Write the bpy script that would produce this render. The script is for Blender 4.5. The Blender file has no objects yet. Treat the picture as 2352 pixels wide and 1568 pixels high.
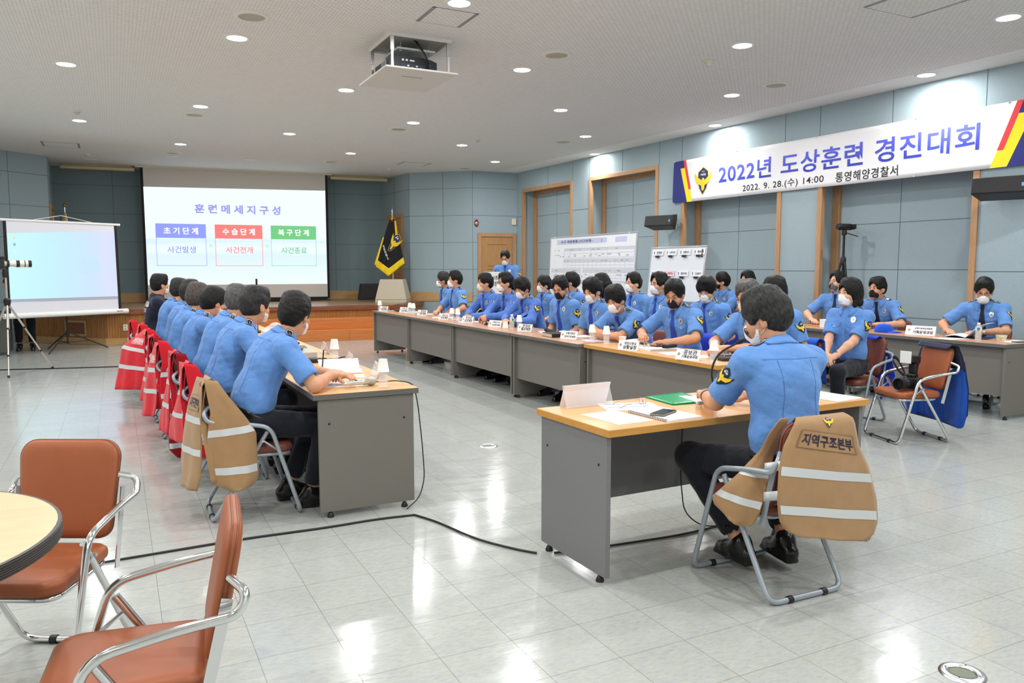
import bpy, bmesh, math, random
import numpy as np
from mathutils import Vector, Matrix, Euler
from math import sin, cos, pi, radians as RD

random.seed(7)
SC = bpy.context.scene
COL = SC.collection

# ------------------------------------------------------------------ camera, world, exposure
cam_data = bpy.data.cameras.new('camera')
cam_data.sensor_width = 36.0
cam_data.lens = 1785.1 / 2352 * 36.0
cam_data.clip_start = 0.05
cam = bpy.data.objects.new('viewpoint', cam_data)
COL.objects.link(cam)
cam.location = (0, 0, 1.4376)
cam.rotation_euler = (RD(90 - 5.362), RD(0.028), RD(-26.995))
SC.camera = cam
SC.view_settings.view_transform = 'Standard'
SC.view_settings.look = 'None'
SC.view_settings.gamma = 1.0
SC.view_settings.exposure = 0.08
SC.view_settings.use_curve_mapping = False
SC.cycles.use_denoising = True
SC.cycles.max_bounces = 8
SC.cycles.diffuse_bounces = 5
SC.cycles.glossy_bounces = 4
SC.cycles.transmission_bounces = 8
SC.cycles.transparent_max_bounces = 12
SC.cycles.caustics_reflective = False
SC.cycles.caustics_refractive = False
SC.cycles.sample_clamp_indirect = 4.0
wd = bpy.data.worlds.new('world')
SC.world = wd
wd.use_nodes = True
wd.node_tree.nodes['Background'].inputs[0].default_value = (0.6, 0.68, 0.75, 1)
wd.node_tree.nodes['Background'].inputs[1].default_value = 0.05
LAMP_WATTS = 26.0          # each ceiling downlight
LAMP_COLOR = (1.0, 0.995, 0.985)
HC = 3.7                   # ceiling height
STAGE_Z = 0.66

# ------------------------------------------------------------------ materials
MATS = {}
def s2l(c):
    return tuple(((v / 12.92) if v <= 0.04045 else ((v + 0.055) / 1.055) ** 2.4) for v in c)
def rgb(r, g, b):
    return s2l((r / 255, g / 255, b / 255))
class NT:
    def __init__(s, m):
        m.use_nodes = True
        s.t = m.node_tree; s.n = s.t.nodes; s.b = s.n['Principled BSDF']
    def add(s, typ, **kw):
        x = s.n.new(typ)
        for k, v in kw.items():
            if k.startswith('i_'):
                x.inputs[k[2:].replace('_', ' ')].default_value = v
            else:
                setattr(x, k, v)
        return x
    def link(s, a, ao, b, bi):
        s.t.links.new(a.outputs[ao], b.inputs[bi])
def mat(name, col=None, rough=0.5, metal=0.0, spec=0.5, var=0.0, vscale=20.0, bump=0.0, bscale=200.0, bdist=0.002,
        stretch=None, emit=None, estr=0.0, trans=0.0, alpha=1.0, ior=1.45, sheen=0.0, coat=0.0, col2=None):
    if name in MATS: return MATS[name]
    m = bpy.data.materials.new(name); MATS[name] = m
    k = NT(m); b = k.b
    b.inputs['Base Color'].default_value = (*col, 1)
    b.inputs['Roughness'].default_value = rough
    b.inputs['Metallic'].default_value = metal
    b.inputs['Specular IOR Level'].default_value = spec
    b.inputs['IOR'].default_value = ior
    if trans: b.inputs['Transmission Weight'].default_value = trans
    if alpha < 1: b.inputs['Alpha'].default_value = alpha
    if sheen: b.inputs['Sheen Weight'].default_value = sheen
    if coat: b.inputs['Coat Weight'].default_value = coat
    if emit:
        b.inputs['Emission Color'].default_value = (*emit, 1); b.inputs['Emission Strength'].default_value = estr
    tc = mp = None
    if var or bump or col2:
        tc = k.add('ShaderNodeTexCoord'); mp = k.add('ShaderNodeMapping')
        k.link(tc, 'Object', mp, 'Vector')
        if stretch: mp.inputs['Scale'].default_value = stretch
    if var or col2:
        nz = k.add('ShaderNodeTexNoise', i_Scale=vscale, i_Detail=4.0, i_Roughness=0.6)
        k.link(mp, 'Vector', nz, 'Vector')
        mx = k.add('ShaderNodeMix', data_type='RGBA')
        c2 = col2 or tuple(min(1, x * (1 + var)) for x in col)
        c1 = col if col2 else tuple(x * (1 - var) for x in col)
        mx.inputs[6].default_value = (*c1, 1); mx.inputs[7].default_value = (*c2, 1)
        rp = k.add('ShaderNodeValToRGB'); rp.color_ramp.elements[0].position = 0.3; rp.color_ramp.elements[1].position = 0.7
        k.link(nz, 'Fac', rp, 'Fac'); k.link(rp, 'Color', mx, 0)
        k.link(mx, 2, b, 'Base Color')
    if bump:
        nz2 = k.add('ShaderNodeTexNoise', i_Scale=bscale, i_Detail=3.0)
        k.link(mp, 'Vector', nz2, 'Vector')
        bp = k.add('ShaderNodeBump', i_Strength=bump, i_Distance=bdist)
        k.link(nz2, 'Fac', bp, 'Height'); k.link(bp, 'Normal', b, 'Normal')
    return m
def wood(name, c1, c2, rough=0.4, stretch=(1, 12, 12), scale=3.0, bump=0.05):
    if name in MATS: return MATS[name]
    m = bpy.data.materials.new(name); MATS[name] = m
    k = NT(m); b = k.b
    tc = k.add('ShaderNodeTexCoord'); mp = k.add('ShaderNodeMapping'); mp.inputs['Scale'].default_value = stretch
    nz = k.add('ShaderNodeTexNoise', i_Scale=scale, i_Detail=6.0, i_Roughness=0.65, i_Distortion=0.6)
    rp = k.add('ShaderNodeValToRGB')
    rp.color_ramp.elements[0].position = 0.35; rp.color_ramp.elements[0].color = (*c1, 1)
    rp.color_ramp.elements[1].position = 0.68; rp.color_ramp.elements[1].color = (*c2, 1)
    k.link(tc, 'Object', mp, 'Vector'); k.link(mp, 'Vector', nz, 'Vector'); k.link(nz, 'Fac', rp, 'Fac'); k.link(rp, 'Color', b, 'Base Color')
    b.inputs['Roughness'].default_value = rough
    bp = k.add('ShaderNodeBump', i_Strength=bump, i_Distance=0.002); k.link(nz, 'Fac', bp, 'Height'); k.link(bp, 'Normal', b, 'Normal')
    return m
def emis(name, col, s):
    if name in MATS: return MATS[name]
    m = bpy.data.materials.new(name); MATS[name] = m
    k = NT(m); b = k.b
    b.inputs['Base Color'].default_value = (0.02, 0.02, 0.02, 1); b.inputs['Roughness'].default_value = 0.8
    b.inputs['Specular IOR Level'].default_value = 0.1
    b.inputs['Emission Color'].default_value = (*col, 1); b.inputs['Emission Strength'].default_value = s
    return m

# ------------------------------------------------------------------ mesh building
class MB:
    def __init__(s, M=None):
        s.v = []; s.f = []; s.m = []; s.M = M or Matrix.Identity(4)
    def verts(s, pts):
        n = len(s.v); s.v += [tuple(s.M @ Vector(p)) for p in pts]; return n
    def face(s, idx, m=0):
        s.f.append(tuple(idx)); s.m.append(m)
    def box(s, x0, x1, y0, y1, z0, z1, m=0):
        n = s.verts([(x0, y0, z0), (x1, y0, z0), (x1, y1, z0), (x0, y1, z0), (x0, y0, z1), (x1, y0, z1), (x1, y1, z1), (x0, y1, z1)])
        for q in ((0, 3, 2, 1), (4, 5, 6, 7), (0, 1, 5, 4), (1, 2, 6, 5), (2, 3, 7, 6), (3, 0, 4, 7)):
            s.face([n + i for i in q], m)
        return s
    def cbox(s, c, d, m=0):
        return s.box(c[0] - d[0] / 2, c[0] + d[0] / 2, c[1] - d[1] / 2, c[1] + d[1] / 2, c[2] - d[2] / 2, c[2] + d[2] / 2, m)
    def prism(s, poly, z0, z1, m=0):
        n = len(poly)
        a = s.verts([(p[0], p[1], z0) for p in poly]); b = s.verts([(p[0], p[1], z1) for p in poly])
        s.face([a + i for i in range(n)][::-1], m); s.face([b + i for i in range(n)], m)
        for i in range(n):
            j = (i + 1) % n; s.face((a + i, a + j, b + j, b + i), m)
        return s
    def tube(s, path, r, n=10, closed=False, m=0, caps=True):
        P = [Vector(p) for p in path]; N = len(P)
        rs = r if isinstance(r, (list, tuple)) else [r] * N
        up = None; rings = []
        for i in range(N):
            if closed: t = P[(i + 1) % N] - P[i - 1]
            else: t = P[min(i + 1, N - 1)] - P[max(i - 1, 0)]
            t.normalize()
            if up is None:
                up = Vector((0, 0, 1)) if abs(t.z) < 0.9 else Vector((1, 0, 0))
            x = t.cross(up)
            if x.length < 1e-6: x = t.orthogonal()
            x.normalize(); y = x.cross(t).normalized(); up = y
            rings.append(s.verts([P[i] + (x * cos(2 * pi * k / n) + y * sin(2 * pi * k / n)) * rs[i] for k in range(n)]))
        for i in range(N if closed else N - 1):
            a, b = rings[i], rings[(i + 1) % N]
            for k in range(n):
                l = (k + 1) % n; s.face((a + k, a + l, b + l, b + k), m)
        if caps and not closed:
            s.face([rings[0] + k for k in range(n)][::-1], m); s.face([rings[-1] + k for k in range(n)], m)
        return s
    def lathe(s, prof, n=24, c=(0, 0, 0), m=0, caps=True):
        rings = []
        for r, z in prof:
            rings.append(s.verts([(c[0] + r * cos(2 * pi * k / n), c[1] + r * sin(2 * pi * k / n), c[2] + z) for k in range(n)]))
        for a, b in zip(rings, rings[1:]):
            for k in range(n):
                l = (k + 1) % n; s.face((a + k, a + l, b + l, b + k), m)
        if caps:
            s.face([rings[0] + k for k in range(n)][::-1], m); s.face([rings[-1] + k for k in range(n)], m)
        return s
    def grid(s, P, m=0, flip=False):
        """P: 2-d list of points"""
        R, Cn = len(P), len(P[0])
        a = s.verts([p for row in P for p in row])
        for i in range(R - 1):
            for j in range(Cn - 1):
                q = (a + i * Cn + j, a + i * Cn + j + 1, a + (i + 1) * Cn + j + 1, a + (i + 1) * Cn + j)
                s.face(q[::-1] if flip else q, m)
        return s
    def quad(s, a, b, c, d, m=0):
        n = s.verts([a, b, c, d]); s.face((n, n + 1, n + 2, n + 3), m); return s
    def raw(s, v, f, m=0):
        n = s.verts(v)
        for q in f: s.face([n + i for i in q], m)
        return s

def link(o, parent=None):
    COL.objects.link(o)
    if parent is not None: o.parent = parent
    return o
def mesh_obj(name, v, f, mats, parent=None, midx=None, smooth=35):
    me = bpy.data.meshes.new(name)
    me.from_pydata(v, [], f)
    for x in (mats if isinstance(mats, (list, tuple)) else [mats]): me.materials.append(x)
    if midx is not None and any(midx): me.polygons.foreach_set('material_index', midx)
    if smooth:
        me.polygons.foreach_set('use_smooth', [True] * len(me.polygons))
        if smooth < 180: me.set_sharp_from_angle(angle=RD(smooth))
    me.update()
    return link(bpy.data.objects.new(name, me), parent)
def obj(name, mb, mats, parent=None, smooth=35, bevel=0.0, seg=2, solid=0.0, sub=0):
    o = mesh_obj(name, mb.v, mb.f, mats, parent, mb.m, smooth)
    if solid:
        x = o.modifiers.new('solid', 'SOLIDIFY'); x.thickness = solid; x.offset = 0
    if sub:
        x = o.modifiers.new('sub', 'SUBSURF'); x.levels = sub; x.render_levels = sub
    if bevel:
        x = o.modifiers.new('bevel', 'BEVEL'); x.width = bevel; x.segments = seg; x.limit_method = 'ANGLE'; x.angle_limit = RD(40)
    return o
def tag(o, label, cat, group=None, kind=None):
    if label: o['label'] = label
    if cat: o['category'] = cat
    if group: o['group'] = group
    if kind: o['kind'] = kind
    return o
def thing(name, label, cat, loc=(0, 0, 0), rz=0.0, group=None):
    o = bpy.data.objects.new(name, None); COL.objects.link(o)
    o.location = loc; o.rotation_euler = (0, 0, RD(rz)); o.empty_display_size = 0.1
    return tag(o, label, cat, group)
def struct(o):
    o['kind'] = 'structure'; return o
def dup(root, loc, rz, label, group=None):
    def cp(o, par):
        c = o.copy(); COL.objects.link(c)
        if par is not None: c.parent = par
        for ch in [x for x in CH.get(o.name, [])]: cp(ch, c)
        return c
    CH = {}
    for x in list(COL.objects):
        if x.parent is not None: CH.setdefault(x.parent.name, []).append(x)
    r = cp(root, None)
    r.location = loc; r.rotation_euler = (0, 0, RD(rz)); r['label'] = label
    if group: r['group'] = group
    return r
def Txyz(x, y, z): return Matrix.Translation((x, y, z))
def Rz(a): return Matrix.Rotation(RD(a), 4, 'Z')
def Rx(a): return Matrix.Rotation(RD(a), 4, 'X')
def Ry(a): return Matrix.Rotation(RD(a), 4, 'Y')
def arc(pts, r=0.05, n=5):
    """round the inner corners of a polyline"""
    P = [Vector(p) for p in pts]; out = [P[0]]
    for i in range(1, len(P) - 1):
        a, b, c = P[i - 1], P[i], P[i + 1]
        u = (a - b); v = (c - b); rr = min(r, u.length * 0.49, v.length * 0.49)
        p = b + u.normalized() * rr; q = b + v.normalized() * rr
        for k in range(n + 1):
            t = k / n; out.append(p * (1 - t) ** 2 + b * 2 * t * (1 - t) + q * t * t)
    out.append(P[-1]); return out
_tc = {}
def text_geo(s, bold=0.0, spacing=1.0):
    """text as flat geometry: height of a Korean glyph = about 1, centred on the origin"""
    key = (s, bold, spacing)
    if key not in _tc:
        c = bpy.data.curves.new('lettering', 'FONT'); c.body = s; c.size = 1; c.offset = bold; c.space_character = spacing
        c.align_x = 'CENTER'; c.resolution_u = 3
        o = bpy.data.objects.new('lettering', c); COL.objects.link(o)
        dg = bpy.context.evaluated_depsgraph_get(); m = o.evaluated_get(dg).to_mesh()
        v = np.array([tuple(x.co) for x in m.vertices]); f = [tuple(p.vertices) for p in m.polygons]
        bpy.data.objects.remove(o); bpy.data.curves.remove(c)
        lo, hi = v.min(0), v.max(0)
        v = v - (lo + hi) / 2
        _tc[key] = (v, f, hi[0] - lo[0], hi[1] - lo[1])
    return _tc[key]
def put_text(mb, s, fn, width=None, height=None, bold=0.0, spacing=1.0, m=0):
    """fn maps (u, v) in metres to a point; text centred at u = v = 0"""
    v, f, w, h = text_geo(s, bold, spacing)
    sx = width / w if width else height / h
    sy = height / h if height else sx
    mb.raw([fn(p[0] * sx, p[1] * sy) for p in v], f, m)
# the police emblem: quads (u, v) in a unit square, by colour, in layers
def wing(sg):
    return [[(0.02 * sg, -.02), (.20 * sg, .05), (.50 * sg, .33), (.46 * sg, .12)], [(0.02 * sg, -.02), (.46 * sg, .12), (.36 * sg, -.10), (.10 * sg, -.20)],
            [(0, -.02), (.10 * sg, -.20), (.07 * sg, -.36), (0, -.42)], [(0, .10), (.07 * sg, .06), (.08 * sg, -.1), (0, -.1)]]
EMB_BACK = [[(0, .56), (-.27, .37), (0, 0), (.27, .37)], [(-.27, .37), (-.26, .12), (0, -.1), (0, 0)], [(.27, .37), (0, 0), (0, -.1), (.26, .12)],
            [(-.26, .14), (-.58, .40), (-.42, -.14), (-.1, -.1)], [(.26, .14), (.1, -.1), (.42, -.14), (.58, .40)],
            [(-.42, -.14), (-.18, -.42), (0, -.56), (0, -.1)], [(.42, -.14), (0, -.1), (0, -.56), (.18, -.42)]]
EMB_SHIELD = [[(0, .5), (-.27, .33), (-.3, 0), (0, 0)], [(0, .5), (0, 0), (.3, 0), (.27, .33)], [(-.3, 0), (-.2, -.3), (0, -.55), (0, 0)], [(.3, 0), (0, 0), (0, -.55), (.2, -.3)]]
EMB_DIA = [[(0, .49), (-.22, .34), (-.2, .13), (0, .08)], [(0, .49), (0, .08), (.2, .13), (.22, .34)]]
EMB_LET = [[(-.14, .30), (-.14, .22), (-.02, .22), (-.02, .30)], [(.02, .30), (.02, .22), (.14, .22), (.14, .30)], [(-.07, .37), (-.07, .34), (.07, .34), (.07, .37)]]
EMB_WING = wing(1) + [q[::-1] for q in wing(-1)]
def sub_quads(mb, quads, fn, n=4, m=0):
    for q in quads:
        P = []
        for i in range(n + 1):
            row = []
            for j in range(n + 1):
                s, t = j / n, i / n
                u = (q[0][0] * (1 - s) + q[1][0] * s) * (1 - t) + (q[3][0] * (1 - s) + q[2][0] * s) * t
                w = (q[0][1] * (1 - s) + q[1][1] * s) * (1 - t) + (q[3][1] * (1 - s) + q[2][1] * s) * t
                row.append(fn(u, w))
            P.append(row)
        mb.grid(P, m)
# ------------------------------------------------------------------ surfaces of the room
M_WALL = mat('wall_panel', rgb(157, 174, 181), 0.85, spec=0.2, var=0.05, vscale=60, bump=0.25, bscale=900, bdist=0.001)
M_WALL_SHADED = mat('wall_panel_shaded', rgb(130, 150, 157), 0.88, spec=0.2, var=0.06, vscale=50, bump=0.25, bscale=900, bdist=0.001)  # same wall panel, with the dimness of the stage put into its colour
M_WALLP = mat('pale_wall', rgb(226, 226, 222), 0.85)  # unseen left and rear walls, coloured pale to bounce more light
M_SEAM = mat('panel_seam', rgb(86, 104, 110), 0.9)
M_TRIM = wood('oak_trim', rgb(176, 132, 92), rgb(190, 148, 108), 0.45, (8, 8, 1), 3.0)
M_DOOR = wood('oak_door', rgb(170, 126, 78), rgb(188, 144, 94), 0.4, (14, 14, 1.2), 3.0)
M_STAGEW = wood('stage_boards', rgb(150, 122, 88), rgb(178, 150, 114), 0.3, (1, 14, 1), 2.0)
M_STEP = wood('step_wood', rgb(186, 108, 50), rgb(204, 126, 64), 0.38, (0.8, 6, 14), 2.5)
M_NOSE = wood('stage_nosing', rgb(112, 62, 36), rgb(134, 78, 46), 0.35, (1, 8, 8), 3.0)
M_BASE = wood('skirting_wood', rgb(186, 146, 96), rgb(200, 160, 108), 0.45, (1, 8, 8), 2.0)
M_BLACK = mat('black_plastic', (0.012, 0.012, 0.013), 0.45)
M_BLACKM = mat('black_matte', (0.01, 0.01, 0.011), 0.8)
M_WHITE = mat('white_plastic', (0.78, 0.78, 0.76), 0.4)
M_CREAM = mat('cream_plastic', rgb(226, 220, 200), 0.45)
M_CHROME = mat('chrome_tube', (0.78, 0.79, 0.8), 0.12, metal=1.0)
M_STEEL = mat('brushed_steel', (0.62, 0.63, 0.64), 0.3, metal=1.0)
M_GREYM = mat('grey_painted_tube', rgb(158, 168, 176), 0.32, metal=0.35, spec=0.6)

def floor_mat():
    m = bpy.data.materials.new('vinyl_tile_floor'); k = NT(m); b = k.b
    tc = k.add('ShaderNodeTexCoord')
    mp = k.add('ShaderNodeMapping'); mp.inputs['Location'].default_value = (-0.4868 % 0.3 * -1 + 0.0, -4.0203 % 0.3 * -1, 0)
    k.link(tc, 'Object', mp, 'Vector')
    # tile joints
    br = k.add('ShaderNodeTexBrick', offset=0.0, squash=1.0)
    br.inputs['Scale'].default_value = 1.0; br.inputs['Brick Width'].default_value = 0.3; br.inputs['Row Height'].default_value = 0.3
    br.inputs['Mortar Size'].default_value = 0.0011; br.inputs['Mortar Smooth'].default_value = 0.1; br.inputs['Bias'].default_value = 0
    br.inputs['Color1'].default_value = (0, 0, 0, 1); br.inputs['Color2'].default_value = (1, 1, 1, 1); br.inputs['Mortar'].default_value = (0.5, 0.5, 0.5, 1)
    sc = k.add('ShaderNodeVectorMath', operation='SUBTRACT'); sc.inputs[1].default_value = (-0.4868, -4.0203, 0)
    k.link(tc, 'Object', sc, 0); k.link(sc, 'Vector', br, 'Vector')
    # marbled flecks, streaked diagonally
    mp2 = k.add('ShaderNodeMapping'); mp2.inputs['Rotation'].default_value = (0, 0, RD(38)); mp2.inputs['Scale'].default_value = (26, 70, 1)
    k.link(tc, 'Object', mp2, 'Vector')
    nz = k.add('ShaderNodeTexNoise', i_Scale=1.0, i_Detail=5.0, i_Roughness=0.7); k.link(mp2, 'Vector', nz, 'Vector')
    rp = k.add('ShaderNodeValToRGB'); e = rp.color_ramp.elements
    e[0].position = 0.34; e[0].color = (*rgb(164, 171, 174), 1); e[1].position = 0.66; e[1].color = (*rgb(186, 186, 176), 1)
    x = e.new(0.5); x.color = (*rgb(176, 180, 176), 1)
    k.link(nz, 'Fac', rp, 'Fac')
    big = k.add('ShaderNodeTexNoise', i_Scale=0.8, i_Detail=3.0); k.link(tc, 'Object', big, 'Vector')
    m1 = k.add('ShaderNodeMix', data_type='RGBA', blend_type='MULTIPLY'); m1.inputs[0].default_value = 0.25
    k.link(rp, 'Color', m1, 6); k.link(big, 'Color', m1, 7)
    m1.inputs[0].default_value = 0.0
    # per tile tint
    m2 = k.add('ShaderNodeMix', data_type='RGBA', blend_type='MULTIPLY'); m2.inputs[0].default_value = 0.05
    k.link(m1, 2, m2, 6); k.link(br, 'Color', m2, 7)
    m3 = k.add('ShaderNodeMix', data_type='RGBA'); m3.inputs[7].default_value = (*rgb(120, 122, 116), 1)
    k.link(br, 'Fac', m3, 0); k.link(m2, 2, m3, 6)
    k.link(m3, 2, b, 'Base Color')
    # waxed gloss with trowel-like waves
    mp3 = k.add('ShaderNodeMapping'); mp3.inputs['Rotation'].default_value = (0, 0, RD(20)); mp3.inputs['Scale'].default_value = (5, 12, 1)
    k.link(tc, 'Object', mp3, 'Vector')
    wv = k.add('ShaderNodeTexNoise', i_Scale=1.0, i_Detail=3.0, i_Roughness=0.55); k.link(mp3, 'Vector', wv, 'Vector')
    rr = k.add('ShaderNodeMapRange', i_From_Min=0.3, i_From_Max=0.7, i_To_Min=0.10, i_To_Max=0.2)
    k.link(wv, 'Fac', rr, 'Value'); k.link(rr, 'Result', b, 'Roughness')
    b.inputs['Specular IOR Level'].default_value = 0.5
    bp = k.add('ShaderNodeBump', i_Strength=0.22, i_Distance=0.004); k.link(wv, 'Fac', bp, 'Height')
    bp2 = k.add('ShaderNodeBump', i_Strength=0.25, i_Distance=0.001); bp2.invert = True
    k.link(br, 'Fac', bp2, 'Height'); k.link(bp, 'Normal', bp2, 'Normal'); k.link(bp2, 'Normal', b, 'Normal')
    return m
def ceiling_mat():
    m = bpy.data.materials.new('embossed_ceiling_board'); k = NT(m); b = k.b
    tc = k.add('ShaderNodeTexCoord')
    br = k.add('ShaderNodeTexBrick', offset=0.5)
    br.inputs['Scale'].default_value = 1.0; br.inputs['Brick Width'].default_value = 0.062; br.inputs['Row Height'].default_value = 0.031
    br.inputs['Mortar Size'].default_value = 0.004; br.inputs['Mortar Smooth'].default_value = 0.5
    br.inputs['Color1'].default_value = (*rgb(240, 239, 236), 1); br.inputs['Color2'].default_value = (*rgb(234, 233, 230), 1); br.inputs['Mortar'].default_value = (*rgb(206, 205, 203), 1)
    k.link(tc, 'Object', br, 'Vector'); k.link(br, 'Color', b, 'Base Color')
    bp = k.add('ShaderNodeBump', i_Strength=0.8, i_Distance=0.006); bp.invert = True
    k.link(br, 'Fac', bp, 'Height'); k.link(bp, 'Normal', b, 'Normal')
    b.inputs['Roughness'].default_value = 0.8; b.inputs['Specular IOR Level'].default_value = 0.2
    return m
M_FLOOR = floor_mat(); M_CEIL = ceiling_mat()

# right wall frame: s runs from the far corner towards the viewpoint, o points into the wall
RW = Matrix(((0.0316, 0.9995, 0, 8.627), (-0.9995, 0.0316, 0, 16.679), (0, 0, 1, 0), (0, 0, 0, 1)))
XL, YR = -3.75, -3.6
def rwp(s, o, z): return RW @ Vector((s, o, z))
E_ = rwp(20.3, 0, 0)
struct(obj('floor', MB().prism([(XL, YR), (9.8, YR), (9.8, 16.6), (8.7, 17.4), (6.4, 20.2), (-1.2, 20.8), (XL, 17.9)], -0.1, 0.0), M_FLOOR))
struct(obj('ceiling', MB().prism([(XL, YR), (9.8, YR), (9.8, 17.4), (6.4, 20.2), (-1.2, 20.8), (XL, 17.9)], HC, HC + 0.1), M_CEIL))

def seams(mb, pts, n=0.004, w=0.005):
    for a in pts: mb.box(*a, m=1)
# right wall with its tall framed recesses
NICHE = [(0.27, 2.42), (3.05, 5.24), (5.87, 8.08), (8.74, 11.01), (11.65, 13.86), (14.52, 16.75), (17.4, 19.6)]
NTOP, ND = 3.285, 0.35
mb = MB(RW); edges = [0.0] + [e for n in NICHE for e in n] + [20.3]
for i in range(0, len(edges), 2):
    a, b = edges[i], edges[i + 1]
    mb.box(a, b, 0, ND, 0, HC)
    for z in (1.40, 2.66): mb.box(a, b, -0.0015, 0.0, z - 0.004, z + 0.004, 1)
for (a, b) in NICHE: mb.box(a, b, 0, ND, NTOP, HC)
mb.box(-0.2, 20.5, ND, ND + 0.12, 0, HC)
for (a, b) in NICHE:
    for z in (0.79, 1.42, 2.045, 2.67): mb.box(a, b, ND - 0.0015, ND, z - 0.004, z + 0.004, 1)
    c = (a + b) / 2 - 0.1
    mb.box(c - 0.004, c + 0.004, ND - 0.0015, ND, 0, NTOP, 1)
for s in (1.42, 2.42, 3.05, 4.16, 5.25, 5.85, 7.0, 8.11, 8.73, 9.85, 11.03, 11.65, 12.75, 13.9):
    mb.box(s - 0.004, s + 0.004, -0.0015, 0, NTOP, HC, 1)
struct(obj('wall_right', mb, [M_WALL, M_SEAM]))
struct(obj('trim_ceiling_right', MB(RW).box(0, 20.3, -.52, 0, HC - .003, HC), mat('plain_ceiling_band', rgb(236, 236, 234), .7)))
for i, (a, b) in enumerate(NICHE):
    mb = MB(RW); w = 0.075
    for x0, x1, z0, z1 in ((a, a + w, 0, NTOP), (b - w, b, 0, NTOP), (a + w, b - w, NTOP - w, NTOP)):
        mb.box(x0, x1, -0.022, 0.05, z0, z1)
    w2 = 0.115
    for x0, x1, z0, z1 in ((a, a + w2, 0, NTOP), (b - w2, b, 0, NTOP), (a + w2, b - w2, NTOP - w2, NTOP)):
        mb.box(x0, x1, ND - 0.05, ND - 0.002, z0, z1)
    mb.box(a + w2, b - w2, ND - 0.03, ND - 0.002, 0, 0.12)
    struct(obj('trim_%d' % (i + 1), mb, M_TRIM, bevel=0.003))

def wall_seg(name, p, q, z0=0.0, th=0.12, vs=(), hs=(0.79, 1.42, 2.05, 2.68, 3.31), m=None):
    """wall from p to q seen on the left-hand side"""
    d = Vector((q[0] - p[0], q[1] - p[1], 0)); L = d.length; d /= L; n = Vector((-d.y, d.x, 0))
    M = Matrix(((d.x, n.x, 0, p[0]), (d.y, n.y, 0, p[1]), (0, 0, 1, 0), (0, 0, 0, 1)))
    mb = MB(M); mb.box(0, L, -th, 0, z0, HC)
    for z in hs:
        if z > z0: mb.box(0, L, 0, 0.0015, z - 0.004, z + 0.004, 1)
    for s in vs: mb.box(s - 0.004, s + 0.004, 0, 0.0015, z0, HC, 1)
    struct(obj(name, mb, [m or M_WALL, M_SEAM])); return M, L
A_, B_, C_, D_ = (8.627, 16.679), (7.51, 16.80), (6.34, 17.86), (6.22, 19.55)
F_, G_, I_ = (-1.14, 20.15), (-1.13, 18.47), (-1.85, 17.93)
MAB, LAB = wall_seg('wall_front_right', A_, B_, vs=(1.11,))
wall_seg('wall_stage_right', B_, C_, vs=(0.72, 1.575))
MCD, LCD = wall_seg('wall_stage_side_right', C_, D_, vs=(0.9,))
MDF, LDF = wall_seg('wall_back', D_, F_, vs=(1.22, 2.44, 3.66, 4.88, 6.2), m=M_WALL_SHADED)
MFG, LFG = wall_seg('wall_stage_side_left', F_, G_, vs=(0.8,))
wall_seg('wall_stage_left', G_, I_, vs=(0.78,))
wall_seg('wall_front_left', I_, (XL, 17.7), vs=(0.9,))
wall_seg('wall_left', (XL, 17.8), (XL, YR), vs=[1.2 * k for k in range(1, 18)], m=M_WALLP)
wall_seg('wall_rear', (XL, YR), (9.8, YR), vs=[1.2 * k for k in range(1, 11)], m=M_WALLP)

# stage
FR = [(-1.75, 17.95), (-0.2, 16.42), (5.45, 15.92), (6.55, 17.6)]
BK = [(6.3, 19.6), (-1.2, 20.2), (-1.2, 18.5)]
mb = MB(); mb.prism([FR[0]] + FR[1:] + BK[:1] + BK[1:], STAGE_Z - 0.04, STAGE_Z)
struct(obj('floor_stage', mb, M_STAGEW))
FLUTE = wood('fluted_wood', rgb(150, 98, 46), rgb(182, 126, 66), 0.45, (10, 10, 0.6), 4.0)
mb = MB(); nose = MB(); base = MB()
for p, q in zip(FR, FR[1:]):
    d = Vector((q[0] - p[0], q[1] - p[1], 0)); L = d.length; d /= L; n = Vector((-d.y, d.x, 0))
    M = Matrix(((d.x, n.x, 0, p[0]), (d.y, n.y, 0, p[1]), (0, 0, 1, 0), (0, 0, 0, 1)))
    for x in (mb, nose, base): x.M = M
    N = int(L / 0.045)
    P0 = []
    for k in range(N * 4 + 1):
        s = k * L / (N * 4); P0.append((s, 0.02 + (0.008 if k % 4 in (1, 2) else 0.0)))
    mb.grid([[(s, y, 0.1) for s, y in P0], [(s, y, 0.58) for s, y in P0]])
    nose.box(-0.02, L + 0.02, -0.03, 0.2, 0.575, STAGE_Z + 0.004)
    base.box(-0.01, L + 0.01, 0.005, 0.06, 0.0, 0.13)
struct(obj('trim_stage_front', mb, FLUTE, smooth=20)); struct(obj('trim_stage_nosing', nose, M_NOSE, bevel=0.006)); struct(obj('baseboard_stage', base, M_BASE, bevel=0.004))
# skirting on the stage walls
def skirt(name, M, L, z0, z1, gaps=()):
    mb = MB(M); xs = [0.0] + [g for gp in gaps for g in gp] + [L]
    for i in range(0, len(xs), 2): mb.box(xs[i], xs[i + 1], 0, 0.02, z0, z1)
    struct(obj(name, mb, M_BASE, bevel=0.004))
skirt('baseboard_back', MDF, LDF, STAGE_Z, STAGE_Z + 0.22)
skirt('baseboard_stage_right', MCD, LCD, STAGE_Z, STAGE_Z + 0.22, [(0.35, 1.35)])
MBC = Matrix(((C_[0] - B_[0], -(C_[1] - B_[1]), 0, B_[0]), (C_[1] - B_[1], C_[0] - B_[0], 0, B_[1]), (0, 0, 1, 0), (0, 0, 0, 1)))
_l = math.hypot(C_[0] - B_[0], C_[1] - B_[1])
for r in range(2):
    for c in range(2): MBC[r][c] /= _l
skirt('baseboard_right', MBC, _l, STAGE_Z, STAGE_Z + 0.22)

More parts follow.
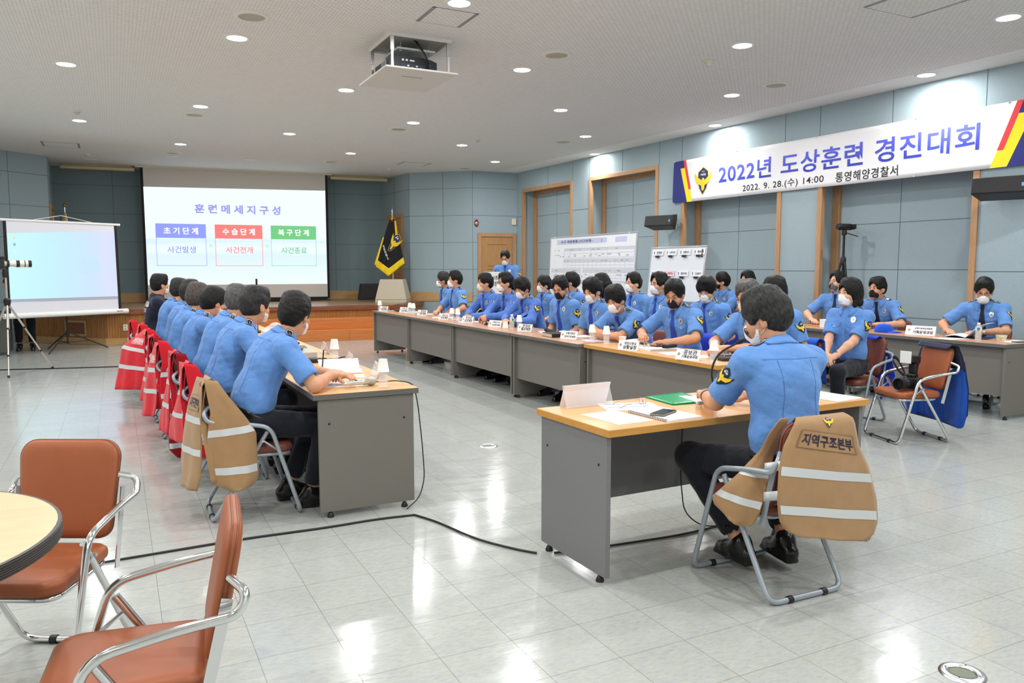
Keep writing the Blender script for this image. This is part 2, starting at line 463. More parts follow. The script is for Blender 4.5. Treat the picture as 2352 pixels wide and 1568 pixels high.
# doors: oak door by the lectern, a door beside the flag, one half hidden on the left of the stage
def door(name, M, s0, s1, z0, z1):
    f = MB(M); w = 0.085
    for a, b, c, d in ((s0, s0 + w, z0, z1), (s1 - w, s1, z0, z1), (s0 + w, s1 - w, z1 - w, z1)): f.box(a, b, 0, 0.035, c, d)
    fr = struct(obj(name, f, M_TRIM, bevel=0.004))
    l = MB(M); a, b = s0 + w + 0.004, s1 - w - 0.004
    l.box(a, b, -0.03, 0.008, z0, z1 - w - 0.004)
    W = b - a
    for zz0, zz1 in ((0.12, 0.28), (0.32, 0.55), (0.58, 0.66), (0.69, 0.93)):
        c, d = z0 + (z1 - z0) * zz0 * 0.95, z0 + (z1 - z0) * zz1 * 0.95
        t = 0.012
        l.box(a + W * .2, b - W * .2, 0.008, 0.0095, c, c + t, 1); l.box(a + W * .2, b - W * .2, 0.008, 0.0095, d - t, d, 1)
    obj('door_leaf', l, [M_DOOR, M_NOSE], fr, bevel=0.003)
    h = MB(M)
    for z in (0.2, 1.1, 1.8): h.box(a - 0.006, a + 0.012, 0.006, 0.018, z0 + z, z0 + z + 0.1)
    obj('hinge', h, M_STEEL, fr)
    k = MB(M @ Txyz(b - 0.07, 0.008, z0 + 1.0) @ Rx(-90)); k.lathe([(0.026, 0), (0.026, 0.008), (0.011, 0.01), (0.011, 0.04), (0.025, 0.05), (0.027, 0.065), (0.016, 0.078)], 16)
    obj('door_knob', k, M_STEEL, fr)
    return fr
door('door_1', MAB, 0.03, 0.99, 0.0, 2.27)
door('door_2', MCD, 0.36, 1.34, STAGE_Z, STAGE_Z + 2.1)
door('door_3', MFG, 0.55, 1.5, STAGE_Z, STAGE_Z + 2.1)

# wooden steps up to the stage
st = thing('stage_steps', 'broad orange wooden two-tread steps in front of the stage', 'steps', (2.9, 15.9, 0), -5.06)
a = MB().box(-2.52, 2.55, -0.42, 0.25, 0, 0.215); obj('lower_step', a, M_STEP, st, bevel=0.006)
a = MB().box(-2.52, 2.55, -0.10, 0.25, 0.216, 0.43); obj('upper_step', a, M_STEP, st, bevel=0.006)
a = MB()
for x in (-1.3, 0.0, 1.3): a.box(x - 0.002, x + 0.002, -0.4225, -0.42, 0.0, 0.215)
obj('panel_joint', a, M_NOSE, st)

# ------------------------------------------------------------------ ceiling fittings
M_LED = emis('led_diffuser', (1.0, 1.0, 0.98), 14.0)
def downlight(x, y, label, group):
    t = thing('downlight', label, 'ceiling light', (x, y, HC), 0, group)
    obj('trim_ring', MB().lathe([(0.096, 0.0), (0.096, -0.012), (0.120, -0.01), (0.126, 0.0)], 28, caps=False), M_WHITE, t)
    obj('diffuser', MB().lathe([(0.0, -0.006), (0.097, -0.006)], 28, caps=False), M_LED, t)
    ld = bpy.data.lights.get('downlight_lamp')
    if ld is None:
        ld = bpy.data.lights.new('downlight_lamp', 'AREA'); ld.shape = 'DISK'; ld.size = 0.15
        ld.energy = LAMP_WATTS; ld.color = LAMP_COLOR; ld.spread = RD(180)
    o = bpy.data.objects.new('lamp', ld); COL.objects.link(o); o.parent = t; o.location = (0, 0, -0.016)
    return t
ORD = ['first', 'second', 'third', 'fourth', 'fifth', 'sixth', 'seventh', 'eighth']
def place_lights():
    rows = {-3.45: [2.9, 6.5, 10.1], -1.95: [1.0, 4.6, 8.2, 12.0], -0.38: [-1.0, 2.7, 6.45, 10.14, 13.84], 1.17: [-2.6, 0.95, 4.6, 8.25, 11.88, 15.59], 2.72: [-1.0, 2.65, 6.33, 9.98, 13.58],
            4.24: [-2.6, 0.9, 4.45, 8.07, 11.7, 15.31], 5.79: [-1.0, 2.6, 6.2, 9.83, 13.39], 7.3: [0.9, 4.44, 7.99, 11.55, 15.11], 8.58: [2.55, 6.14, 9.75, 13.23]}
    seen = {-1.95: 'above the portable screen', -0.38: 'nearest the left wall', 1.17: 'over the left-hand row of people', 2.72: 'over the open floor', 4.24: 'over the right-hand desk fronts', 5.79: 'over the middle right-hand seats', 7.3: 'over the back desks', 8.58: 'washing the recessed wall'}
    for x, ys in rows.items():
        vis = [y for y in sorted(ys, reverse=True) if (x, y) in VIS]
        for y in ys:
            if y in vis:
                i = vis.index(y)
                lab = 'round white ceiling downlight %s, %s from the stage' % (seen[x], ORD[i])
                g = 'recessed ceiling downlights'
            else:
                lab, g = 'round white ceiling downlight outside the photographed part of the ceiling', 'downlights out of the picture'
            downlight(x, y, lab, g)
VIS = {(-0.38, 10.14), (-0.38, 13.84), (1.17, 8.25), (1.17, 11.88), (1.17, 15.59), (2.72, 6.33), (2.72, 9.98), (2.72, 13.58), (4.24, 8.07), (4.24, 11.7), (4.24, 15.31),
       (5.79, 6.2), (5.79, 9.83), (5.79, 13.39), (7.3, 7.99), (7.3, 11.55), (7.3, 15.11), (8.58, 6.14), (8.58, 9.75), (8.58, 13.23), (7.3, 4.44)}
place_lights()
def ceil_speaker(x, y, lab):
    t = thing('ceiling_speaker', lab, 'ceiling speaker', (x, y, HC), 0, 'round ceiling speakers')
    obj('rim', MB().lathe([(0.118, 0), (0.118, -0.012), (0.14, -0.014), (0.155, -0.006), (0.158, 0)], 32, caps=False), mat('speaker_rim', rgb(226, 224, 212), 0.5), t)
    obj('grille', MB().lathe([(0.0, -0.009), (0.06, -0.008), (0.119, -0.004)], 32, caps=False), mat('speaker_grille', rgb(176, 174, 158), 0.6, bump=0.8, bscale=500, bdist=0.002), t)
for x, y, l in ((1.2, 7.52, 'large round ceiling speaker nearest the viewpoint, in line with the left-hand people'), (1.15, 12.57, 'round ceiling speaker just stageward of a downlight over the left-hand people'),
                (4.22, 12.35, 'round ceiling speaker beyond the projector lift, over the right-hand desk fronts'), (4.29, 7.37, 'round ceiling speaker to the right of the projector lift'),
                (7.4, 7.32, 'round ceiling speaker in front of the banner'), (7.26, 12.23, 'round ceiling speaker over the whiteboards'),
                (1.12, 16.87, 'small far round ceiling speaker above the left edge of the projected slide'), (4.2, 16.71, 'small far round ceiling speaker above the right edge of the projected slide'), (7.17, 16.42, 'small far round ceiling speaker above the oak door')):
    ceil_speaker(x, y, l)
def detector(x, y, lab):
    t = thing('smoke_detector', lab, 'smoke detector', (x, y, HC), 0, 'ceiling smoke detectors')
    obj('base', MB().lathe([(0.06, 0), (0.062, -0.012), (0.055, -0.02)], 24), M_CREAM, t)
    obj('sensor_head', MB().lathe([(0.045, -0.02), (0.03, -0.045), (0.012, -0.058)], 24), mat('detector_grey', rgb(196, 192, 180), 0.5), t)
for x, y, l in ((-0.38, 13.03, 'cream smoke detector beside the downlight above the portable screen'), (-0.39, 17.76, 'cream smoke detector near the left stage corner'), (5.9, 6.83, 'cream smoke detector between two downlights over the right-hand desks'),
                (5.79, 12.71, 'cream smoke detector over the middle of the right-hand rows, near the whiteboards'), (5.7, 17.34, 'cream smoke detector on the ceiling above the flag')):
    detector(x, y, l)
def hatch(x0, x1, y0, y1, lab, dark=True):
    t = thing('access_hatch', lab, 'ceiling hatch', ((x0 + x1) / 2, (y0 + y1) / 2, HC), 0, 'ceiling access hatches')
    w, d = (x1 - x0) / 2, (y1 - y0) / 2; a = MB(); e = 0.035
    a.box(-w, -w + e, -d, d, -0.004, 0.0); a.box(w - e, w, -d, d, -0.004, 0)
    a.box(-w, w, -d, -d + 0.006, -0.004, 0); a.box(-w, w, d - 0.006, d, -0.004, 0)
    obj('frame', a, mat('hatch_metal', rgb(150, 150, 158), 0.5, metal=0.3), t)
    a = MB().box(-w + e, w - e, -d + 0.006, d - 0.006, -0.003, 0.0)
    obj('panel', a, M_CEIL, t)
hatch(2.56, 3.0, 6.53, 6.97, 'square ceiling access hatch just in front of the projector lift')
hatch(-1.08, -0.47, 16.4, 17.0, 'wide ceiling access hatch above the left stage corner')
hatch(5.58, 6.22, 16.03, 16.5, 'ceiling access hatch above the black flag')
hatch(5.9, 6.55, 4.1, 4.85, 'ceiling access hatch over the near end of the right-hand desks')
# small rectangular stage lights, unlit
for i, (x, y, l) in enumerate(((1.15, 17.3, 'small unlit rectangular ceiling light over the left of the stage'), (2.62, 17.1, 'small unlit rectangular ceiling light over the middle of the stage'), (-0.35, 18.6, 'thin unlit ceiling strip in the far left stage corner'), (5.6, 18.1, 'thin unlit ceiling strip in the far right stage corner'))):
    o = obj('stage_light', MB().box(-0.12, 0.12, -0.05, 0.05, -0.012, 0), M_WHITE, bevel=0.003); o.location = (x, y, HC); tag(o, l, 'ceiling light', 'unlit stage lights')
# ------------------------------------------------------------------ desks
M_LAM = wood('beech_laminate', rgb(214, 164, 108), rgb(224, 176, 122), 0.32, (1, 9, 9), 2.2, 0.02)
M_LAMD = wood('brown_laminate', rgb(184, 138, 104), rgb(196, 150, 116), 0.32, (1, 9, 9), 2.2, 0.02)
M_EDGEO = wood('beech_edge', rgb(196, 138, 62), rgb(208, 150, 74), 0.4, (1, 9, 9), 2.0, 0.02)
M_EDGEG = mat('grey_edge', rgb(66, 64, 62), 0.5); M_EDGEL = mat('pale_edge_line', rgb(150, 148, 142), 0.5)
M_DESKG = mat('grey_desk_panel', rgb(118, 114, 108), 0.55, spec=0.35, var=0.06, vscale=300)
M_DESKC = mat('cool_grey_desk_panel', rgb(122, 122, 124), 0.5, spec=0.35, var=0.05, vscale=300)
def desk(label, loc, rz, L=1.72, d=0.62, top=None, striped=True, group='meeting desks', panel=None):
    t = thing('meeting_desk', label, 'desk', (*loc, 0), rz, group); zt = 0.725; P = panel or M_DESKG
    obj('desk_top', MB().box(-L / 2 + .002, L / 2 - .002, -d / 2, d / 2, zt - 0.003, zt), top or M_LAM, t)
    a = MB(); h = 0.03
    if striped:
        N = 9
        for i in range(N):
            a.box(-L / 2 + (0 if i % 2 == 0 else .001), L / 2 - (0 if i % 2 == 0 else .001), -d / 2 + (0 if i % 2 == 0 else .001), d / 2 - (0 if i % 2 == 0 else .001), zt - h - .003 + i * h / N, zt - h - .003 + (i + 1) * h / N, 0 if i % 2 == 0 else 1)
    else: a.box(-L / 2, L / 2, -d / 2, d / 2, zt - h - 0.003, zt - 0.003)
    obj('edge_band', a, [M_EDGEG, M_EDGEL] if striped else [M_EDGEO], t)
    for s in (-1, 1):
        x0, x1 = sorted((s * (L / 2 - 0.012), s * (L / 2 - 0.037)))
        obj('side_panel', MB().box(x0, x1, -d / 2 + 0.03, d / 2 - 0.03, 0.035, zt - h - .004), P, t, bevel=0.001)
        for y in (-d / 2 + 0.09, d / 2 - 0.09):
            xm = (x0 + x1) / 2
            obj('levelling_foot', MB().lathe([(0.019, 0), (0.02, 0.008), (0.012, 0.026), (0.006, 0.03), (0.006, 0.042)], 14, (xm, y, 0)), M_BLACK, t)
            b = MB(Txyz(s * (L / 2 - 0.012), y, 0.55) @ Ry(90 * s)); b.lathe([(0.007, 0), (0.006, 0.002)], 10); obj('screw_cap', b, M_BLACK, t)
    obj('modesty_panel', MB().box(-L / 2 + 0.037, L / 2 - 0.037, d / 2 - 0.085, d / 2 - 0.065, 0.22, zt - h - .004), P, t)
    return t
desk('beech-topped grey desk standing alone where the person with the khaki vest sits', (2.775, 3.155), 1.5, 1.74, 0.63, striped=False, panel=M_DESKC)
for i, (y, l) in enumerate(((5.24, 'nearest desk of the left-hand row, bare grey end panel facing the viewer'), (6.97, 'second desk of the left-hand row, behind the nearest one'), (8.7, 'third desk of the left-hand row'), (10.43, 'farthest desk of the left-hand row, by the person in navy'))):
    desk(l, (1.285, y), -90, 1.72, 0.63)
for i, (y, l) in enumerate(((12.03, 'farthest grey desk of the long right-hand row, nearest the stage'), (10.29, 'second desk from the stage in the long right-hand row'), (8.55, 'third desk from the stage in the long right-hand row, lone capped bottle on it'), (6.95, 'fourth desk from the stage in the long right-hand row'))):
    desk(l, (4.19, y), 90, 1.74 if i < 3 else 1.42, 0.62, M_LAMD)
desk('nearest desk of the long right-hand row, with an orange beech edge', (4.24, 5.3), 90, 1.84, 0.62, M_LAM, striped=False)
for i, (y, l) in enumerate(((5.22, 'back desk by the recessed wall where someone reads papers'), (6.96, 'back desk by the recessed wall with two blue caps at its near end'), (8.7, 'farthest back desk by the recessed wall'))):
    desk(l, (7.72, y), 90, 1.73, 0.62, M_LAMD)

# ------------------------------------------------------------------ round table
t = thing('round_table', 'round beech table with a ridged dark edge at the near left', 'table', (-0.725, 2.53, 0))
obj('table_top', MB().lathe([(0.0, 0.717), (0.548, 0.717), (0.55, 0.72), (0.0, 0.72)], 72, caps=False), wood('pale_beech', rgb(222, 178, 136), rgb(232, 190, 150), 0.35, (1, 6, 6), 2.5, 0.02), t)
pr = [(0.552, 0.68)]
for i in range(6): pr += [(0.560, 0.681 + i * 0.0062), (0.560, 0.685 + i * 0.0062), (0.553, 0.6865 + i * 0.0062)]
pr += [(0.558, 0.719), (0.549, 0.7205)]
obj('edge_band', MB().lathe(pr, 72, caps=False), mat('ridged_rubber', rgb(70, 68, 66), 0.45), t, smooth=20)
obj('table_underside', MB().lathe([(0.0, 0.68), (0.552, 0.68), (0.552, 0.69)], 72, caps=False), M_DESKG, t)
obj('pedestal', MB().lathe([(0.04, 0.06), (0.04, 0.68)], 24), M_GREYM, t)
for a in (10, 100, 190, 280):
    m = MB(Rz(a)); m.box(0, 0.38, -0.03, 0.03, 0.015, 0.06); obj('foot', m, M_GREYM, t, bevel=0.008)

# ------------------------------------------------------------------ folding armchairs
M_TAN = mat('tan_vinyl', rgb(158, 88, 54), 0.42, spec=0.45, var=0.08, vscale=4, bump=0.15, bscale=350, bdist=0.0008)
M_TAND = mat('tan_vinyl_piping', rgb(128, 70, 42), 0.45)
M_MAROON = mat('maroon_vinyl', rgb(124, 68, 56), 0.42, spec=0.45, var=0.08, vscale=4, bump=0.15, bscale=350, bdist=0.0008)
M_MAROOND = mat('maroon_piping', rgb(88, 44, 36), 0.45)
def pad(w0, w1, h, r, th, n=8, taper=1.0):
    """rounded cushion outline in the xy plane, from y=0 (width w0) to y=h (width w1), with puffed faces"""
    out = []
    cs = [(-w0 / 2 + r, r, 180, 270), (w0 / 2 - r, r, 270, 360), (w1 / 2 - r * 1.3, h - r * 1.3, 0, 90), (-w1 / 2 + r * 1.3, h - r * 1.3, 90, 180)]
    for i, (cx, cy, a0, a1) in enumerate(cs):
        rr = r if i < 2 else r * 1.3
        for k in range(n + 1):
            a = RD(a0 + (a1 - a0) * k / n); out.append((cx + rr * cos(a), cy + rr * sin(a)))
    c = (0, h / 2); mb = MB(); rings = []
    for s, z in ((0.55, th * .5), (0.8, th * .49), (0.93, th * .42), (0.985, th * .25), (1.0, th * .06), (0.992, 0), (1.0, -th * .06), (0.985, -th * .25), (0.93, -th * .42), (0.8, -th * .49), (0.55, -th * .5)):
        rings.append([(c[0] + (x - c[0]) * s, c[1] + (y - c[1]) * s, z) for x, y in out])
    N = len(out); ids = [mb.verts(rg) for rg in rings]
    for a, b in zip(ids, ids[1:]):
        for k in range(N): mb.face((a + k, b + k, b + (k + 1) % N, a + (k + 1) % N))
    mb.face([ids[0] + k for k in range(N)]); mb.face([ids[-1] + k for k in range(N)][::-1])
    return mb
def tmb(mb, M):
    o = MB(); o.v = [tuple(M @ Vector(p)) for p in mb.v]; o.f = mb.f; o.m = mb.m; return o
def make_chair(label, loc, rz, vinyl, piping, metal, group='folding armchairs'):
    t = thing('folding_armchair', label, 'chair', (*loc, 0), rz, group)
    seat = tmb(pad(0.36, 0.40, 0.40, 0.05, 0.062), Txyz(0, -0.19, 0.396)); obj('seat', seat, vinyl, t, smooth=60)
    B = Txyz(0, -0.195, 0.435) @ Rx(90 + 11)
    obj('backrest', tmb(pad(0.345, 0.375, 0.365, 0.05, 0.048), B), vinyl, t, smooth=60)
    pb = pad(0.345, 0.375, 0.365, 0.05, 0.048); N = 36
    pp = tmb(pb, B); loop = pp.v[5 * N:6 * N]
    a = MB()
    for off in (-0.007, 0.007):
        d = (B.to_3x3() @ Vector((0, 0, 1))) * off
        a.tube([Vector(p) + d for p in loop], 0.0035, 6, True)
    obj('piping', a, piping, t)
    r = 0.0125; W = 0.240; w = 0.214
    front = [(-0.178, -0.245, 0.665), (-0.232, -0.285, 0.64), (-W, -0.262, 0.590), (-W, -0.13, 0.575), (-W, 0.075, 0.535), (-W, 0.235, 0.0135), (W, 0.235, 0.0135), (W, 0.075, 0.535), (W, -0.13, 0.575), (W, -0.262, 0.590), (0.232, -0.285, 0.64), (0.178, -0.245, 0.665)]
    obj('front_leg_frame', MB().tube(arc(front, 0.06, 6), r, 12), metal, t, smooth=60)
    rear = [(-w, 0.06, 0.505), (-w, -0.245, 0.0135), (w, -0.245, 0.0135), (w, 0.06, 0.505)]
    obj('rear_leg_frame', MB().tube(arc(rear, 0.06, 6), r, 12), metal, t, smooth=60)
    ring = [(-.165, -.17, .362), (.165, -.17, .362), (.185, .19, .362), (-.185, .19, .362)]
    rl = arc([((ring[0][0] + ring[1][0]) / 2, ring[0][1], .362)] + ring[1:] + [ring[0]] + [((ring[0][0] + ring[1][0]) / 2, ring[0][1], .362)], 0.06, 5)
    obj('seat_ring', MB().tube(rl[:-1], 0.0105, 10, True), metal, t, smooth=60)
    for s in (-1, 1):
        a = MB(); p0, p1 = Vector((s * .198, -.170, .33)), Vector((s * .198, -.238, .62)); q = Vector((0, 0.014, 0.003))
        a.raw([p0 - q, p0 + q, p1 + q, p1 - q] + [x + Vector((s * .004, 0, 0)) for x in (p0 - q, p0 + q, p1 + q, p1 - q)], [(0, 1, 2, 3), (4, 7, 6, 5), (0, 4, 5, 1), (1, 5, 6, 2), (2, 6, 7, 3), (3, 7, 4, 0)])
        obj('back_upright', a, metal, t)
        a = MB(); a.tube([(s * .228, 0.125, .385), (s * .228, 0.035, .455)], 0.006, 6); obj('hinge_link', a, metal, t)
        a = MB(Txyz(s * .228, 0.03, .455) @ Ry(90)); a.lathe([(0.007, -0.012), (0.007, 0.012)], 10); obj('rivet', a, M_STEEL, t)
        for y, x in ((0.235, 0.12), (-0.245, 0.10)):
            a = MB(Txyz(s * x, y, 0.0135) @ Ry(90)); a.lathe([(0.0165, -0.013), (0.0165, 0.013)], 12); obj('floor_cap', a, M_BLACK, t)
    return t
CH_TAN = make_chair('tan vinyl armchair with chrome frame drawn up behind the round table', (-0.295, 3.11), 152, M_TAN, M_TAND, M_CHROME)
dup(CH_TAN, (0.0, 2.21, 0), 84, 'tan vinyl armchair seen side-on at the bottom of the picture, by the round table')
dup(CH_TAN, (5.93, 4.27, 0), 71, 'tan vinyl armchair with a camera on its seat and a blue vest over its back')
CH_RED = make_chair('maroon armchair with grey frame under the lone person, khaki vest draped over it', (2.645, 2.585), -1.5, M_MAROON, M_MAROOND, M_GREYM)
LROW = [4.78, 5.64, 6.48, 7.28, 8.08, 8.95, 9.8, 10.6]
LROWX = [0.72, 0.68, 0.66, 0.60, 0.57, 0.57, 0.53, 0.45]
LCH = ['maroon armchair draped with the khaki vest, nearest of the left-hand row', 'maroon armchair second in the left-hand row, red vest over it', 'maroon armchair third in the left-hand row, bare padded edge showing above a long red vest',
       'maroon armchair fourth in the left-hand row', 'maroon armchair fifth in the left-hand row', 'maroon armchair sixth in the left-hand row', 'maroon armchair seventh in the left-hand row', 'maroon armchair of the person in navy, farthest of the left-hand row']
for y, x, l in zip(LROW, LROWX, LCH): dup(CH_RED, (x - .03, y, 0), -90 + random.uniform(-4, 4), l)

RCH = {'R1': (5.12, 12.3), 'R2': (4.78, 11.13), 'R3': (4.8, 9.87), 'R4': (4.84, 9.3), 'R5': (4.8, 8.74), 'R7': (4.78, 7.85), 'R9': (4.78, 7.15), 'R11': (4.78, 6.42), 'R14': (4.8, 5.75), 'R18': (4.78, 4.77),
       'R6': (5.98, 10.45), 'R8': (5.98, 9.65), 'R10': (5.98, 8.85), 'R12': (6.16, 8.38), 'R13': (5.74, 7.32), 'R15': (5.6, 6.3), 'R19': (5.34, 5.1), 'T2': (6.10, 5.0), 'R16': (8.54, 9.3), 'R17': (8.26, 8.52), 'T1': (8.37, 7.05), 'T3': (8.36, 6.37), 'T4': (8.38, 5.16)}
RWHO = {'R1': 'the person at the stage end', 'R2': 'the upright person near the stage', 'R3': 'the long-sleeved person in the beige mask', 'R4': 'the person with clasped hands and black-rimmed glasses', 'R5': 'the long-sleeved person looking down', 'R7': 'the person in black mask and round glasses',
        'R9': 'the bowed person in white mask', 'R11': 'the person leaning low over the desk', 'R14': 'the person holding a pencil', 'R18': 'the clasped-hands person near the corner', 'R6': 'the person in clear glasses', 'R8': 'the person with gold-barred shoulder strap', 'R10': 'the person facing the chart board',
        'R12': 'the person between the two whiteboards', 'R13': 'the person before the small whiteboard', 'R15': 'the person reading by the small whiteboard', 'R19': 'the half-hidden person behind the lone person', 'T2': 'the person with hands in lap', 'R16': 'the person at the far end of the back desks', 'R17': 'the second person at the back desks',
        'T1': 'the person in the grey mask', 'T3': 'the person behind the two caps', 'T4': 'the person reading at the back desk end'}
RFACE = {'T1': 104, 'T3': 100, 'T4': 106, 'T2': 98}
for k, (x, y) in RCH.items():
    f_ = RD(RFACE.get(k, 92)); dup(CH_RED, (x + .03 * sin(f_), y - .03 * cos(f_), 0), RFACE.get(k, 92), 'maroon armchair with grey frame under ' + RWHO[k])
# ------------------------------------------------------------------ organic bodies: signed distance shapes meshed with surface nets
DRY = False
class Shape:
    """smooth union / cut of simple shapes; each entry keeps its own bounding box"""
    PAD = 0.1
    def __init__(s): s.e = []
    def _add(s, fn, lo, hi, k, op):
        s.e.append((fn, np.asarray(lo, float) - s.PAD, np.asarray(hi, float) + s.PAD, k, op)); return s
    def cap(s, a, b, ra, rb=None, k=0.02, op='u', flat=None):
        a = np.asarray(a, float); b = np.asarray(b, float); rb = ra if rb is None else rb
        ab = b - a; L2 = max(ab @ ab, 1e-9); R = max(ra, rb)
        def fn(P):
            t = np.clip(((P - a) @ ab) / L2, 0, 1)
            q = P - a - t[:, None] * ab
            return np.sqrt((q * q).sum(1)) - (ra + (rb - ra) * t)
        return s._add(fn, np.minimum(a, b) - R, np.maximum(a, b) + R, k, op)
    def tcap(s, a, b, ra, rb, e, d, k):
        n = len(s.e); s.cap(a, b, ra, rb, k); fn, lo, hi, k, op = s.e[n]
        s.e[n] = (lambda P: np.maximum(fn(P), (P - e) @ d), lo, hi, k, op); return s
    def ell(s, c, r, M=None, k=0.02, op='u'):
        c = np.asarray(c, float); r = np.asarray(r, float); R = r.max()
        def fn(P):
            q = P - c
            if M is not None: q = q @ M            # columns of M = local axes
            k0 = np.sqrt(((q / r) ** 2).sum(1)); k1 = np.sqrt(((q / (r * r)) ** 2).sum(1))
            return k0 * (k0 - 1) / np.maximum(k1, 1e-6)
        return s._add(fn, c - R, c + R, k, op)
    def box(s, c, h, M=None, rnd=0.01, k=0.01, op='u'):
        c = np.asarray(c, float); h = np.asarray(h, float) - rnd; R = np.sqrt((h * h).sum()) + rnd
        def fn(P):
            q = P - c
            if M is not None: q = q @ M
            q = np.abs(q) - h
            return np.sqrt((np.maximum(q, 0) ** 2).sum(1)) + np.minimum(q.max(1), 0) - rnd
        return s._add(fn, c - R, c + R, k, op)
    def half(s, p, n, k=0.004):
        """keep only the side of the plane that n points away from"""
        p = np.asarray(p, float); n = np.asarray(n, float); n = n / np.linalg.norm(n)
        return s._add(lambda P: (P - p) @ n, [-9] * 3, [9] * 3, k, 'i')
    def disp(s, fn):
        return s._add(fn, [-9] * 3, [9] * 3, 0, 'd')
    def __call__(s, P):
        d = np.full(len(P), 0.5)
        for fn, lo, hi, k, op in s.e:
            m = np.nonzero(((P > lo) & (P < hi)).all(1))[0]
            if not len(m): continue
            q = fn(P[m]); x = d[m]
            if op == 'u':
                h = np.clip(0.5 + 0.5 * (x - q) / k, 0, 1); d[m] = x * (1 - h) + q * h - k * h * (1 - h)
            elif op == 'd': d[m] = x + q
            else:
                if op == 's': q = -q
                h = np.clip(0.5 - 0.5 * (x - q) / k, 0, 1); d[m] = x * (1 - h) + q * h + k * h * (1 - h)
        return d
    def bounds(s):
        u = [e for e in s.e if e[4] == 'u']
        return np.min([e[1] for e in u], 0) + 0.07, np.max([e[2] for e in u], 0) - 0.07
_OFF = np.array([(i, j, k) for i in (0, 1) for j in (0, 1) for k in (0, 1)])
_EDG = [(a, b) for a in range(8) for b in range(a + 1, 8) if np.abs(_OFF[a] - _OFF[b]).sum() == 1]
def grad(f, P, e=0.0015):
    g = np.empty_like(P)
    for i in range(3):
        d = np.zeros(3); d[i] = e; g[:, i] = f(P + d) - f(P - d)
    n = np.linalg.norm(g, axis=1); return g / np.maximum(n, 1e-9)[:, None]
def snet(f, h, proj=True):
    lo, hi = f.bounds(); n = np.ceil((hi - lo) / h).astype(int) + 1
    S = 4; nc = np.ceil(n / S).astype(int)
    ci = np.stack(np.meshgrid(*[np.arange(x) for x in nc], indexing='ij'), -1).reshape(-1, 3)
    v = f(lo + (ci * S + S / 2) * h)
    ci = ci[np.abs(v) < h * S * 1.15]
    sub = np.stack(np.meshgrid(*[np.arange(S)] * 3, indexing='ij'), -1).reshape(-1, 3)
    cells = (ci[:, None] * S + sub[None]).reshape(-1, 3)
    D = n + S + 2
    def key(a): return (a[..., 0] * D[1] + a[..., 1]) * D[2] + a[..., 2]
    ck = key(cells[:, None] + _OFF[None]); uk, inv = np.unique(ck, return_inverse=True); inv = inv.reshape(ck.shape)
    uc = np.stack([uk // (D[1] * D[2]), (uk // D[2]) % D[1], uk % D[2]], -1)
    val = f(lo + uc * h)[inv]
    neg = val < 0; act = neg.any(1) & ~neg.all(1)
    cells, val, neg = cells[act], val[act], neg[act]
    acc = np.zeros((len(cells), 3)); cnt = np.zeros(len(cells))
    for a, b in _EDG:
        m = neg[:, a] != neg[:, b]
        t = (val[:, a] / np.where(m, val[:, a] - val[:, b], 1))[:, None]
        acc += np.where(m[:, None], _OFF[a] + t * (_OFF[b] - _OFF[a]), 0); cnt += m
    V = lo + (cells + acc / cnt[:, None]) * h
    kk = key(cells); order = np.argsort(kk); ks = kk[order]
    def find(c):
        q = key(c); i = np.searchsorted(ks, q); i = np.minimum(i, len(ks) - 1)
        return np.where(ks[i] == q, order[i], -1)
    F = []
    for ax in range(3):
        e = np.zeros(3, int); e[ax] = 1; b = 4 >> ax
        u = np.zeros(3, int); w = np.zeros(3, int); u[(ax + 1) % 3] = 1; w[(ax + 2) % 3] = 1
        m = np.nonzero(neg[:, 0] != neg[:, b])[0]
        c = cells[m]; q = np.stack([m, find(c - u), find(c - u - w), find(c - w)], -1)
        ok = (q >= 0).all(1); q = q[ok]; fl = neg[m, 0][ok]
        q = np.where(fl[:, None], q, q[:, ::-1]); F.append(q)
    F = np.concatenate(F)
    if proj:
        for _ in range(1):
            d = f(V); g = grad(f, V); V = V - g * np.clip(d, -h * .6, h * .6)[:, None]
    return V, F
def sdf_obj(name, f, h, m, parent):
    V, F = snet(f, h)
    me = bpy.data.meshes.new(name)
    me.vertices.add(len(V)); me.vertices.foreach_set('co', V.ravel().astype(np.float32))
    me.loops.add(F.size); me.loops.foreach_set('vertex_index', F.ravel().astype(np.int32))
    me.polygons.add(len(F)); me.polygons.foreach_set('loop_start', np.arange(0, F.size, 4, dtype=np.int32))
    me.polygons.foreach_set('use_smooth', np.ones(len(F), bool))
    me.materials.append(m); me.update(calc_edges=True); me.validate()
    return link(bpy.data.objects.new(name, me), parent)
def waves(seed, scale, amp, stretch=(1, 1, 1), n=7, sharp=False):
    r = np.random.RandomState(seed); K = r.normal(size=(n, 3)); K /= np.linalg.norm(K, axis=1)[:, None]
    K = K * np.asarray(stretch) * scale * r.uniform(.6, 1.5, (n, 1)); ph = r.uniform(0, 6.28, n); A = r.uniform(.5, 1, n)
    def fn(P):
        x = np.sin(P @ K.T + ph)
        if sharp: x = 1 - 2 * np.abs(x) ** 0.7
        return amp * (x * A).sum(1) / n * 1.6
    return fn
def unit(v): v = np.asarray(v, float); return v / np.linalg.norm(v)
def rotm(yaw=0, pitch=0, roll=0):
    """columns = right, forward, up of a head turned yaw deg to its left, pitched pitch deg down"""
    y, p, r = RD(yaw), RD(-pitch), RD(roll)
    Y = np.array([[cos(y), -sin(y), 0], [sin(y), cos(y), 0], [0, 0, 1]])
    X = np.array([[1, 0, 0], [0, cos(p), -sin(p)], [0, sin(p), cos(p)]])
    R = np.array([[cos(r), 0, sin(r)], [0, 1, 0], [-sin(r), 0, cos(r)]])
    return Y @ X @ R
def to_m4(R, p): return Matrix([[*map(float, R[i]), float(p[i])] for i in range(3)] + [[0, 0, 0, 1]])
